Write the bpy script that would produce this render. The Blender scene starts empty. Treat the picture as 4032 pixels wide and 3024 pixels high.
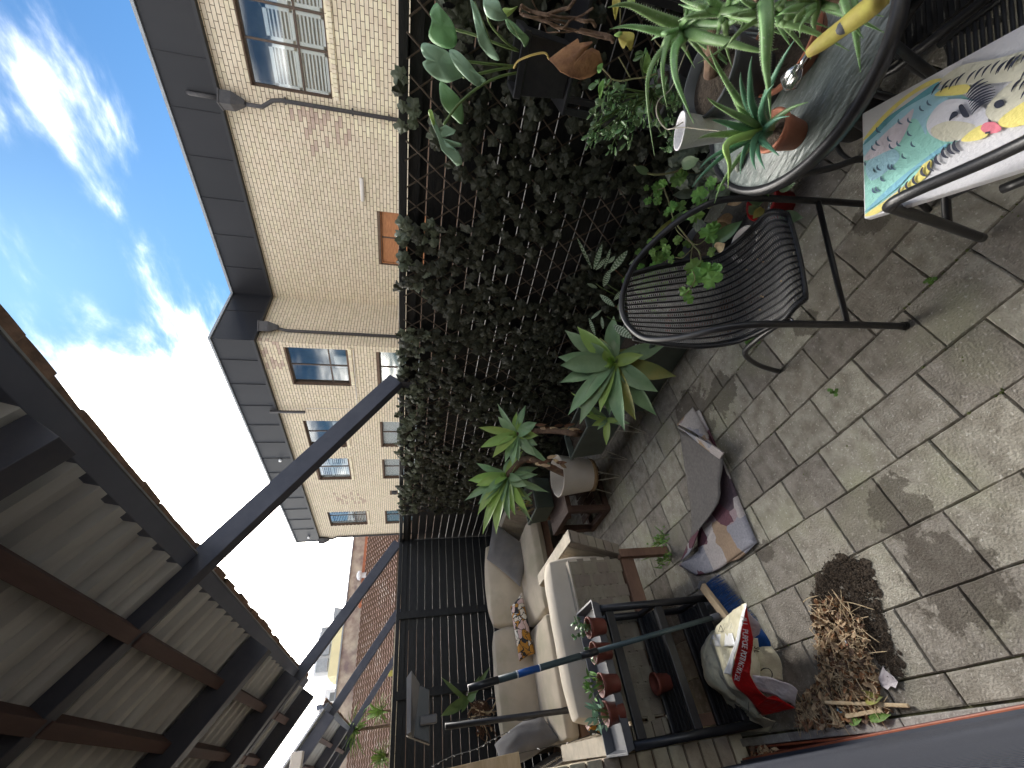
import bpy, math, random
from mathutils import Vector as V, Matrix, noise
rnd = random.Random(7)
sc = bpy.context.scene
col = sc.collection
RAD = math.radians
# ------------------------------------------------------------------ camera (a phone held sideways, so the world lies on its side)
FPX, H = 1666.7, 1.7
def _rows():
    p, r, y = RAD(13.2648), RAD(1.7713), RAD(-42.8373)
    Rz = Matrix(((math.cos(y), math.sin(y), 0), (-math.sin(y), math.cos(y), 0), (0, 0, 1)))
    B = Matrix(((1, 0, 0), (0, -math.sin(p), -math.cos(p)), (0, math.cos(p), -math.sin(p))))
    C = Matrix(((math.cos(r), -math.sin(r), 0), (math.sin(r), math.cos(r), 0), (0, 0, 1)))
    return C @ B @ Rz
RR = _rows()
RT = RR.transposed()
EYE = V((0, 0, H))
cam = bpy.data.cameras.new("camera"); cam_o = bpy.data.objects.new("camera", cam); col.objects.link(cam_o)
right, up, back = V(RR[1]), V(RR[0]), -V(RR[2])
cam_o.matrix_world = Matrix(((right.x, up.x, back.x, 0), (right.y, up.y, back.y, 0), (right.z, up.z, back.z, H), (0, 0, 0, 1)))
cam.sensor_width = 36; cam.lens = FPX / 4032 * 36; cam.clip_start = 0.02; cam.clip_end = 2000
sc.camera = cam_o
# survey helpers: a sight line meets a known plane of the place
def sight(X, Y): return RT @ V(((3024 - Y - 1512) / FPX, (X - 2016) / FPX, 1.0))
def gz(X, Y, z=0.0): d = sight(X, Y); return EYE + d * ((z - H) / d.z)
def gx(X, Y, x): d = sight(X, Y); return EYE + d * (x / d.x)
def gy(X, Y, y): d = sight(X, Y); return EYE + d * (y / d.y)
def gd(X, Y, t): return EYE + sight(X, Y).normalized() * t
def Z(x0, y0, s): return lambda x, y: (x0 + s * x, y0 + s * y)
D = Z(0, 0, 1.8228)
# ------------------------------------------------------------------ sky, sun, exposure
SUN = V((0.60, 0.50, 0.66)).normalized()
sun_el = math.asin(SUN.z); sun_az = math.atan2(SUN.x, SUN.y)
w = bpy.data.worlds.new("World"); sc.world = w; w.use_nodes = True
nt = w.node_tree; N = nt.nodes; L = nt.links; N.clear()
out = N.new("ShaderNodeOutputWorld"); bg = N.new("ShaderNodeBackground"); bg.inputs[1].default_value = 0.05
sky = N.new("ShaderNodeTexSky"); sky.sky_type = 'NISHITA'; sky.sun_disc = False
sky.sun_elevation = sun_el; sky.sun_rotation = sun_az; sky.air_density = 1.0; sky.dust_density = 0.4; sky.ozone_density = 2.0
tc = N.new("ShaderNodeTexCoord")
def math_n(op, a, b=None, clamp=False):
    n = N.new("ShaderNodeMath"); n.operation = op; n.use_clamp = clamp
    for i, q in enumerate((a, b)):
        if q is None: continue
        if isinstance(q, (int, float)): n.inputs[i].default_value = q
        else: L.new(q, n.inputs[i])
    return n.outputs[0]
sep = N.new("ShaderNodeSeparateXYZ"); L.new(tc.outputs['Generated'], sep.inputs[0])
zc = math_n('ADD', math_n('MAXIMUM', sep.outputs[2], 0.0), 0.18)
cmb = N.new("ShaderNodeCombineXYZ")
L.new(math_n('DIVIDE', sep.outputs[0], zc), cmb.inputs[0]); L.new(math_n('DIVIDE', sep.outputs[1], zc), cmb.inputs[1])
def cloud_noise(scale, detail, off, rough=.6, dist=0.0):
    mp = N.new("ShaderNodeMapping"); mp.inputs['Location'].default_value = off; mp.inputs['Scale'].default_value = (1, .55, 1)
    mp.inputs['Rotation'].default_value = (0, 0, 0.5)
    L.new(cmb.outputs[0], mp.inputs[0])
    n = N.new("ShaderNodeTexNoise"); n.inputs['Scale'].default_value = scale; n.inputs['Detail'].default_value = detail
    n.inputs['Roughness'].default_value = rough; n.inputs['Distortion'].default_value = dist
    L.new(mp.outputs[0], n.inputs['Vector']); return n.outputs[0]
big = cloud_noise(1.15, 3, (5.3, 1.2, 0), .5); fine = cloud_noise(5.5, 9, (0.4, 2.1, 3), .58, .2)
def near_dir(d, inner, outer):
    dn = N.new("ShaderNodeVectorMath"); dn.operation = 'DOT_PRODUCT'; L.new(tc.outputs['Generated'], dn.inputs[0]); dn.inputs[1].default_value = d.normalized()
    mr = N.new("ShaderNodeMapRange"); mr.interpolation_type = 'SMOOTHSTEP'
    mr.inputs[1].default_value = math.cos(RAD(outer)); mr.inputs[2].default_value = math.cos(RAD(inner)); L.new(dn.outputs['Value'], mr.inputs[0]); return mr.outputs[0]
bank = math_n('ADD', near_dir(sight(1150, 2350), 12, 36), math_n('MULTIPLY', near_dir(sight(40, 1350), 6, 32), .60))
bank = math_n('ADD', bank, math_n('MULTIPLY', near_dir(sight(40, 40), 2, 12), .36))
clear = near_dir(sight(620, 700), 6, 36)
dens = math_n('ADD', math_n('MULTIPLY', big, .9), math_n('MULTIPLY', fine, .75))
dens = math_n('ADD', dens, math_n('MULTIPLY', bank, .55))
dens = math_n('ADD', math_n('SUBTRACT', dens, math_n('MULTIPLY', clear, .55)), .11)
cr = N.new("ShaderNodeMapRange"); cr.interpolation_type = 'SMOOTHSTEP'; cr.inputs[1].default_value = 0.77; cr.inputs[2].default_value = 1.26; L.new(dens, cr.inputs[0])
cloudc = N.new("ShaderNodeMix"); cloudc.data_type = 'RGBA'; L.new(math_n('POWER', cr.outputs[0], 2.4), cloudc.inputs[0])
tint = N.new('ShaderNodeMix'); tint.data_type = 'RGBA'; tint.blend_type = 'MULTIPLY'; tint.inputs[0].default_value = 1; L.new(sky.outputs[0], tint.inputs[6]); tint.inputs[7].default_value = (.50, .90, 1.22, 1); L.new(tint.outputs[2], cloudc.inputs[6]); cloudc.inputs[7].default_value = (126, 119, 108, 1)
L.new(cloudc.outputs[2], bg.inputs[0]); L.new(bg.outputs[0], out.inputs[0])
sl = bpy.data.lights.new("sun", 'SUN'); sl.energy = 1.5; sl.angle = RAD(11); sl.color = (1, .95, .88)
so = bpy.data.objects.new("sun", sl); col.objects.link(so); so.rotation_euler = SUN.to_track_quat('Z', 'Y').to_euler(); so.location = (4, 6, 20)
vs = sc.view_settings; vs.view_transform = 'Standard'; vs.look = 'None'; vs.exposure = 1.12; vs.gamma = 1; vs.use_curve_mapping = False

# ------------------------------------------------------------------ materials
def mat(name, c1, c2=None, scale=8.0, rough=.7, bump=0.0, bscale=None, spec=.4, vary=0.0, metal=0.0, speck=None, trans=0.0, world=True, stretch=(1, 1, 1), c3=None, s3=1.5, sheen=0, emit=None, wet=None):
    m = bpy.data.materials.new(name); m.use_nodes = True; t = m.node_tree; n = t.nodes; l = t.links
    b = n['Principled BSDF']; b.inputs['Roughness'].default_value = rough; b.inputs['Metallic'].default_value = metal
    b.inputs['Specular IOR Level'].default_value = spec
    c2 = c2 or tuple(x * .75 for x in c1)
    if world: g = n.new("ShaderNodeNewGeometry").outputs['Position']
    else: g = n.new("ShaderNodeTexCoord").outputs['Object']
    mp = n.new("ShaderNodeMapping"); mp.inputs['Scale'].default_value = stretch; l.new(g, mp.inputs[0])
    nz = n.new("ShaderNodeTexNoise"); nz.inputs['Scale'].default_value = scale; nz.inputs['Detail'].default_value = 5; nz.inputs['Roughness'].default_value = .6
    l.new(mp.outputs[0], nz.inputs['Vector'])
    r = n.new("ShaderNodeMapRange"); r.inputs[1].default_value = .35; r.inputs[2].default_value = .65; l.new(nz.outputs[0], r.inputs[0])
    mx = n.new("ShaderNodeMix"); mx.data_type = 'RGBA'; l.new(r.outputs[0], mx.inputs[0]); mx.inputs[6].default_value = (*c1, 1); mx.inputs[7].default_value = (*c2, 1)
    cur = mx.outputs[2]
    if c3:
        n3 = n.new("ShaderNodeTexNoise"); n3.inputs['Scale'].default_value = s3; n3.inputs['Detail'].default_value = 6; l.new(g, n3.inputs['Vector'])
        r3 = n.new("ShaderNodeMapRange"); r3.inputs[1].default_value = .52; r3.inputs[2].default_value = .66; l.new(n3.outputs[0], r3.inputs[0])
        m3 = n.new("ShaderNodeMix"); m3.data_type = 'RGBA'; l.new(r3.outputs[0], m3.inputs[0]); l.new(cur, m3.inputs[6]); m3.inputs[7].default_value = (*c3, 1); cur = m3.outputs[2]
    if speck:
        sc_, amt, cc = speck
        n4 = n.new("ShaderNodeTexNoise"); n4.inputs['Scale'].default_value = sc_; n4.inputs['Detail'].default_value = 2; l.new(g, n4.inputs['Vector'])
        r4 = n.new("ShaderNodeMapRange"); r4.inputs[1].default_value = .62; r4.inputs[2].default_value = .70; r4.inputs[4].default_value = amt; l.new(n4.outputs[0], r4.inputs[0])
        m4 = n.new("ShaderNodeMix"); m4.data_type = 'RGBA'; l.new(r4.outputs[0], m4.inputs[0]); l.new(cur, m4.inputs[6]); m4.inputs[7].default_value = (*cc, 1); cur = m4.outputs[2]
    if vary:
        oi = n.new("ShaderNodeObjectInfo"); hv = n.new("ShaderNodeHueSaturation")
        rv = n.new("ShaderNodeMapRange"); rv.inputs[3].default_value = 1 - vary; rv.inputs[4].default_value = 1 + vary; l.new(oi.outputs['Random'], rv.inputs[0])
        l.new(rv.outputs[0], hv.inputs['Value']); l.new(cur, hv.inputs['Color'])
        rh = n.new("ShaderNodeMath"); rh.operation = 'MULTIPLY_ADD'; rh.inputs[1].default_value = .03; rh.inputs[2].default_value = .485; l.new(oi.outputs['Random'], rh.inputs[0]); l.new(rh.outputs[0], hv.inputs['Hue'])
        cur = hv.outputs[0]
    if wet:
        acc = None
        nw = n.new("ShaderNodeTexNoise"); nw.inputs['Scale'].default_value = 16; nw.inputs['Detail'].default_value = 7; nw.inputs['Roughness'].default_value = .65; l.new(g, nw.inputs['Vector'])
        for (p, rad) in wet:
            ds_ = n.new("ShaderNodeVectorMath"); ds_.operation = 'DISTANCE'; l.new(g, ds_.inputs[0]); ds_.inputs[1].default_value = (p[0], p[1], 0)
            q = n.new("ShaderNodeMath"); q.operation = 'MULTIPLY_ADD'; q.inputs[1].default_value = -1 / rad; q.inputs[2].default_value = 1.0; l.new(ds_.outputs['Value'], q.inputs[0])
            if acc is None: acc = q.outputs[0]
            else: mxx = n.new("ShaderNodeMath"); mxx.operation = 'MAXIMUM'; l.new(acc, mxx.inputs[0]); l.new(q.outputs[0], mxx.inputs[1]); acc = mxx.outputs[0]
        ad = n.new("ShaderNodeMath"); ad.operation = 'MULTIPLY_ADD'; l.new(nw.outputs[0], ad.inputs[0]); ad.inputs[1].default_value = 1.5; l.new(acc, ad.inputs[2])
        rr_ = n.new("ShaderNodeMapRange"); rr_.inputs[1].default_value = 1.02; rr_.inputs[2].default_value = 1.09; rr_.inputs[4].default_value = .62; l.new(ad.outputs[0], rr_.inputs[0])
        mw = n.new("ShaderNodeMix"); mw.data_type = 'RGBA'; l.new(rr_.outputs[0], mw.inputs[0]); l.new(cur, mw.inputs[6]); mw.inputs[7].default_value = (.075, .062, .048, 1); cur = mw.outputs[2]
    l.new(cur, b.inputs['Base Color'])
    if trans:
        b.inputs['Transmission Weight'].default_value = trans
    if sheen: b.inputs['Sheen Weight'].default_value = sheen
    if bump:
        nb = n.new("ShaderNodeTexNoise"); nb.inputs['Scale'].default_value = bscale or scale * 6; nb.inputs['Detail'].default_value = 6; l.new(mp.outputs[0], nb.inputs['Vector'])
        bn = n.new("ShaderNodeBump"); bn.inputs['Strength'].default_value = bump; bn.inputs['Distance'].default_value = .01; l.new(nb.outputs[0], bn.inputs['Height']); l.new(bn.outputs[0], b.inputs['Normal'])
    m['_c'] = cur is not None
    return m
M = {}
M['paver'] = mat('paver', (.365, .34, .29), (.215, .195, .16), 16, .9, .7, 130, vary=.24, speck=(85, .6, (.56, .53, .48)), c3=(.30, .29, .215), s3=2.6, wet=[(gz(*D(x_, y_)), r_) for x_, y_, r_ in ((1935, 1095, .15), (1560, 850, .16), (1650, 1190, .08), (1740, 700, .09), (2060, 1250, .20), (1600, 640, .2), (1880, 470, .10), (1500, 900, .25))])
M['paver_wet'] = mat('paver_wet', (.19, .17, .145), (.115, .10, .082), 9, .62, .5, 130, vary=.1, speck=(95, .4, (.25, .24, .2)), c3=(.16, .155, .12), s3=5)
M['joint'] = mat('joint', (.04, .035, .028), (.12, .12, .06), 14, 1, .8, 60)
M['moss'] = mat('moss', (.17, .20, .07), (.10, .12, .04), 40, 1, .8, 150)
M['kerb'] = mat('kerb', (.42, .40, .37), (.28, .265, .24), 20, .9, .5, 120, vary=.1, speck=(140, .5, (.55, .53, .5)))
M['lane'] = mat('lane', (.34, .33, .31), (.28, .27, .25), 2, .95)
M['brick'] = mat('brick', (.83, .74, .56), (.73, .63, .46), 5, .85, .25, 60, vary=.08)
M['brick_old'] = mat('brick_old', (.62, .54, .40), (.46, .38, .28), 12, .9, .5, 90, vary=.16)
M['mortar'] = mat('mortar', (.13, .085, .06), (.18, .125, .09), 9, 1)
M['stain'] = mat('stain', (.16, .10, .09), (.30, .22, .17), 7, 1)
M['clad'] = mat('clad', (.017, .017, .020), (.013, .013, .016), 1.3, .5, vary=.06, stretch=(1, 1, .3))
M['clad_dark'] = mat('clad_dark', (.025, .025, .028), None, 3, .5)
M['pipe'] = mat('pipe', (.052, .050, .054), (.075, .07, .07), 12, .55)
M['bronze'] = mat('bronze', (.11, .075, .055), (.08, .055, .04), 10, .45)
M['shutter'] = mat('shutter', (.86, .87, .88), (.82, .83, .85), 6, .55)
M['room'] = mat('room', (.26, .27, .27), (.16, .17, .17), 1.5, .9)
M['cedar'] = mat('cedar', (.52, .23, .10), (.38, .16, .07), 5, .6, .2, stretch=(1, 1, 8))
M['black_paint'] = mat('black_paint', (.012, .0125, .014), (.02, .021, .023), 14, .6, .3, 40, stretch=(1, 1, 4))
M['black_metal'] = mat('black_metal', (.018, .0185, .021), (.028, .028, .031), 30, .38, .06, 200, spec=.5)
M['wicker'] = mat('wicker', (.20, .20, .205), (.12, .12, .125), 60, .33, spec=.6)
M['fascia'] = mat('fascia', (.17, .195, .27), (.135, .155, .22), 3, .5)  # bluish lift puts the veiling lens flare into the fascia colour
M['rafter'] = mat('rafter', (.060, .066, .095), (.085, .09, .12), 6, .5, .2, 30)
M['purlin'] = mat('purlin', (.13, .08, .078), (.09, .06, .06), 9, .7, .3, 30, stretch=(1, .2, 1))
M['sheet'] = mat('sheet', (.62, .64, .66), (.45, .46, .48), 4, .8, .3, 40, stretch=(.35, 1, .35))
M['gutter_tile'] = mat('gutter_tile', (.34, .22, .16), (.20, .14, .11), 16, .9, .5, 60)
M['lath'] = mat('lath', (.065, .048, .036), (.11, .085, .065), 20, .8, .3, 60)
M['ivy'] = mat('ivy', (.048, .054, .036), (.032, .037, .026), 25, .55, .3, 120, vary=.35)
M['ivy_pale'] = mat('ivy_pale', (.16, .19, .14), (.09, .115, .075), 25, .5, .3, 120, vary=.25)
M['terracotta'] = mat('terracotta', (.42, .165, .095), (.33, .125, .075), 12, .75, .3, 60)
M['nursery_pot'] = mat('nursery_pot', (.20, .055, .038), (.15, .042, .030), 14, .5)
M['red_pot'] = mat('red_pot', (.36, .018, .018), (.25, .012, .012), 9, .4)
M['grey_pot'] = mat('grey_pot', (.085, .092, .10), (.065, .07, .078), 8, .5)
M['green_planter'] = mat('green_planter', (.11, .135, .12), (.085, .105, .09), 7, .55, .15, 40)
M['white_pot'] = mat('white_pot', (.78, .73, .68), (.70, .65, .60), 6, .55, .2, 50)
M['wood_ring'] = mat('wood_ring', (.36, .25, .14), (.26, .17, .09), 14, .6)
M['cream_wire'] = mat('cream_wire', (.50, .46, .38), None, 10, .5)
M['soil'] = mat('soil', (.042, .032, .024), (.07, .054, .04), 60, 1, 1, 120)
M['soil_brown'] = mat('soil_brown', (.11, .078, .052), (.06, .045, .033), 60, 1)
M['agave'] = mat('agave', (.28, .41, .22), (.19, .31, .16), 7, .42, .12, 90, vary=.14, world=False)
M['agave_new'] = mat('agave_new', (.37, .53, .14), (.28, .43, .12), 7, .4, vary=.1, world=False)
M['agave_old'] = mat('agave_old', (.38, .34, .09), (.22, .27, .09), 5, .5, vary=.1, world=False)
M['aloe'] = mat('aloe', (.17, .31, .11), (.24, .39, .17), 30, .4, vary=.14, world=False, speck=(160, .55, (.42, .50, .38)))
M['aloe_tooth'] = mat('aloe_tooth', (.36, .45, .30), None, 30, .5)
M['aloe_blue'] = mat('aloe_blue', (.11, .27, .17), (.08, .21, .13), 30, .4, vary=.15, world=False)
M['jade'] = mat('jade', (.08, .16, .06), (.14, .24, .10), 9, .25, vary=.3, spec=.6)
M['monstera'] = mat('monstera', (.19, .36, .17), (.13, .27, .12), 9, .38, .15, 50, vary=.08)
M['monstera_pale'] = mat('monstera_pale', (.33, .50, .34), (.24, .40, .26), 9, .42, .15, 50)
M['stalk'] = mat('stalk', (.13, .20, .065), (.10, .15, .05), 20, .5)
M['stalk_yellow'] = mat('stalk_yellow', (.50, .36, .10), None, 20, .5)
M['dead_leaf'] = mat('dead_leaf', (.36, .185, .085), (.20, .095, .05), 22, .75, .6, 60)
M['dead_pale'] = mat('dead_pale', (.66, .51, .32), (.44, .30, .18), 40, .85, .4, 90, vary=.3)
M['geranium'] = mat('geranium', (.17, .33, .06), (.10, .22, .045), 30, .55, .4, 120, vary=.25)
M['vine_stem'] = mat('vine_stem', (.19, .22, .09), (.15, .12, .06), 20, .6)
M['calathea'] = mat('calathea', (.20, .29, .17), (.075, .13, .065), 60, .45, vary=.15)
M['calathea_mark'] = mat('calathea_mark', (.52, .60, .44), None, 30, .5)
M['yellow_leaf'] = mat('yellow_leaf', (.50, .47, .10), (.38, .30, .08), 25, .6)
M['root'] = mat('root', (.17, .085, .045), (.10, .05, .03), 30, .85, .5, 90)
M['bark'] = mat('bark', (.20, .13, .085), (.11, .07, .05), 25, .9, .8, 60)
M['glass_top'] = mat('glass_top', (.13, .155, .15), (.25, .29, .28), 45, .28, .8, 60, spec=.6, stretch=(1, .35, 1), speck=(120, .35, (.40, .46, .45)))
M['canvas'] = mat('canvas', (.66, .655, .68), (.60, .60, .63), 18, .8, .25, 160)
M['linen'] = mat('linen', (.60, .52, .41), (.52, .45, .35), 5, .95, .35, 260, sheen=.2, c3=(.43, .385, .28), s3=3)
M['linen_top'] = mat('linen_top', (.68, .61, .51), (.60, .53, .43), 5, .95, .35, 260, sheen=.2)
M['mildew'] = mat('mildew', (.40, .37, .235), (.34, .31, .19), 7, .95, .3, 200)
M['grey_fabric'] = mat('grey_fabric', (.185, .175, .172), (.145, .14, .14), 9, .95, .3, 200, sheen=.3)
M['strap'] = mat('strap', (.31, .265, .205), (.25, .21, .16), 14, .9, .4, 250, vary=.09)
M['strap_top'] = mat('strap_top', (.50, .45, .37), None, 14, .9, .3, 200)  # lighter strap copy: light from above painted into arm and back tops
M['brown_wood'] = mat('brown_wood', (.28, .165, .11), (.17, .095, .065), 10, .7, .4, 60, stretch=(.3, 1, 1))
M['dark_wood'] = mat('dark_wood', (.058, .030, .022), (.095, .055, .04), 12, .6, .4, 60, stretch=(1, 1, .3))
M['pine'] = mat('pine', (.60, .46, .30), (.48, .35, .21), 9, .7, .3, 60, stretch=(1, 1, 5))
M['rust_frame'] = mat('rust_frame', (.40, .115, .05), (.28, .07, .038), 16, .45, .2, 50)
M['maroon'] = mat('maroon', (.10, .02, .018), None, 16, .5)
M['mesh_black'] = mat('mesh_black', (.06, .066, .085), (.075, .082, .105), 2, .5)
M['rug_back'] = mat('rug_back', (.22, .205, .195), (.165, .155, .15), 60, .98, .6, 300)
M['blue_bristle'] = mat('blue_bristle', (.015, .060, .20), (.02, .085, .28), 60, .6)
M['broom_pole'] = mat('broom_pole', (.055, .085, .09), (.07, .10, .105), 10, .4)
M['label_blue'] = mat('label_blue', (.02, .10, .36), None, 10, .4)
M['white_print'] = mat('white_print', (.75, .77, .78), None, 10, .5)
M['ink'] = mat('ink', (.03, .028, .025), None, 10, .6)
M['bag_cream'] = mat('bag_cream', (.76, .71, .52), (.68, .64, .47), 12, .28, 1.0, 22, spec=.6)
M['bag_white'] = mat('bag_white', (.88, .88, .87), (.80, .81, .82), 14, .3, .6, 40, spec=.5)
M['bag_red'] = mat('bag_red', (.62, .022, .02), (.48, .012, .014), 14, .28, .6, 40, spec=.5)
M['bag_inner'] = mat('bag_inner', (.82, .75, .76), (.7, .62, .64), 20, .55, .6, 60)
M['twig'] = mat('twig', (.66, .53, .35), (.50, .37, .22), 40, .85, .3, 90)
M['shell'] = mat('shell', (.40, .42, .36), (.12, .14, .12), 90, .25, stretch=(6, 1, 1))
M['silver'] = mat('silver', (.6, .6, .6), (.35, .35, .36), 30, .15, metal=.9)
M['solar'] = mat('solar', (.03, .033, .042), (.045, .048, .06), 4, .25)
M['lamp_grey'] = mat('lamp_grey', (.12, .125, .14), (.09, .095, .11), 8, .4)
M['far_tile'] = mat('far_tile', (.40, .25, .20), (.27, .17, .14), 3, .85, c3=(.52, .42, .36), s3=1.2)
M['ridge'] = mat('ridge', (.55, .20, .10), (.42, .15, .08), 3, .8)
M['render_yellow'] = mat('render_yellow', (.74, .68, .42), (.66, .6, .38), 1, .9)
M['render_white'] = mat('render_white', (.85, .85, .85), (.78, .78, .78), 1, .9)
M['dirty_brick'] = mat('dirty_brick', (.62, .52, .40), (.34, .24, .2), 1.6, .9, c3=(.25, .18, .17), s3=1.1)
M['far_leaf'] = mat('far_leaf', (.16, .28, .06), (.28, .40, .10), 12, .55, vary=.2)
M['grey_metal'] = mat('grey_metal', (.36, .38, .40), (.28, .3, .32), 6, .45)
def glass(name, tint, rough=.03):
    m = bpy.data.materials.new(name); m.use_nodes = True; t = m.node_tree; n = t.nodes; l = t.links; n.remove(n['Principled BSDF'])
    a = n.new("ShaderNodeBsdfTransparent"); a.inputs[0].default_value = (*tint, 1)
    b = n.new("ShaderNodeBsdfGlossy"); b.inputs['Roughness'].default_value = rough
    lw = n.new("ShaderNodeLayerWeight"); pw_r = n.new("ShaderNodeMath"); pw_r.operation = 'POWER'; l.new(lw.outputs['Facing'], pw_r.inputs[0]); pw_r.inputs[1].default_value = 2.6
    f = n.new("ShaderNodeMath"); f.operation = 'MULTIPLY_ADD'; l.new(pw_r.outputs[0], f.inputs[0]); f.inputs[1].default_value = .75; f.inputs[2].default_value = .10
    x = n.new("ShaderNodeMixShader"); l.new(f.outputs[0], x.inputs[0]); l.new(a.outputs[0], x.inputs[1]); l.new(b.outputs[0], x.inputs[2]); l.new(x.outputs[0], n['Material Output'].inputs[0]); return m
M['pane'] = glass('pane', (.90, .93, .93))
def patch_material(name, cols, scale, dist=.0, rough=.95, edge=None, seed=0):
    m = bpy.data.materials.new(name); m.use_nodes = True; t = m.node_tree; n = t.nodes; l = t.links; b = n['Principled BSDF']; b.inputs['Roughness'].default_value = rough
    g = n.new("ShaderNodeNewGeometry").outputs['Position']
    nz = n.new("ShaderNodeTexNoise"); nz.inputs['Scale'].default_value = scale * .6; l.new(g, nz.inputs['Vector'])
    mv = n.new("ShaderNodeVectorMath"); mv.operation = 'MULTIPLY_ADD'; l.new(nz.outputs['Color'], mv.inputs[0]); mv.inputs[1].default_value = (dist,) * 3; l.new(g, mv.inputs[2])
    vo = n.new("ShaderNodeTexVoronoi"); vo.inputs['Scale'].default_value = scale; vo.distance = 'CHEBYCHEV' if not edge else 'EUCLIDEAN'; l.new(mv.outputs[0], vo.inputs['Vector'])
    sp = n.new("ShaderNodeSeparateColor"); l.new(vo.outputs['Color'], sp.inputs[0])
    ra = n.new("ShaderNodeValToRGB"); ra.color_ramp.interpolation = 'CONSTANT'; e = ra.color_ramp.elements
    for i, c in enumerate(cols):
        el = e[i] if i < 2 else e.new(i / len(cols)); el.position = i / len(cols); el.color = (*c, 1)
    l.new(sp.outputs[0], ra.inputs[0]); cur = ra.outputs[0]
    n2 = n.new("ShaderNodeTexNoise"); n2.inputs['Scale'].default_value = 90; n2.inputs['Detail'].default_value = 4; l.new(g, n2.inputs['Vector'])
    hv = n.new("ShaderNodeHueSaturation"); r2 = n.new("ShaderNodeMapRange"); r2.inputs[3].default_value = .65; r2.inputs[4].default_value = 1.3; l.new(n2.outputs[0], r2.inputs[0]); l.new(r2.outputs[0], hv.inputs['Value']); l.new(cur, hv.inputs['Color']); cur = hv.outputs[0]
    if edge:
        v2 = n.new("ShaderNodeTexVoronoi"); v2.feature = 'DISTANCE_TO_EDGE'; v2.inputs['Scale'].default_value = scale; l.new(mv.outputs[0], v2.inputs['Vector'])
        c = n.new("ShaderNodeMath"); c.operation = 'LESS_THAN'; c.inputs[1].default_value = edge[0]; l.new(v2.outputs[0], c.inputs[0])
        mm = n.new("ShaderNodeMix"); mm.data_type = 'RGBA'; l.new(c.outputs[0], mm.inputs[0]); l.new(cur, mm.inputs[6]); mm.inputs[7].default_value = (*edge[1], 1); cur = mm.outputs[2]
    l.new(cur, b.inputs['Base Color'])
    bn = n.new("ShaderNodeBump"); bn.inputs['Strength'].default_value = .4; bn.inputs['Distance'].default_value = .005; l.new(n2.outputs[0], bn.inputs['Height']); l.new(bn.outputs[0], b.inputs['Normal'])
    return m
M['rug'] = patch_material('rug', [(.46, .43, .42), (.10, .07, .085), (.36, .26, .18), (.46, .42, .41), (.30, .30, .34), (.14, .06, .08), (.42, .39, .39), (.34, .26, .28)], 8.5, .08)
M['pattern'] = patch_material('pattern', [(.42, .20, .03), (.03, .035, .045), (.66, .60, .52), (.60, .44, .42), (.46, .22, .04), (.68, .66, .60)], 17, .16, edge=(.05, (.03, .03, .03)))

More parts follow.
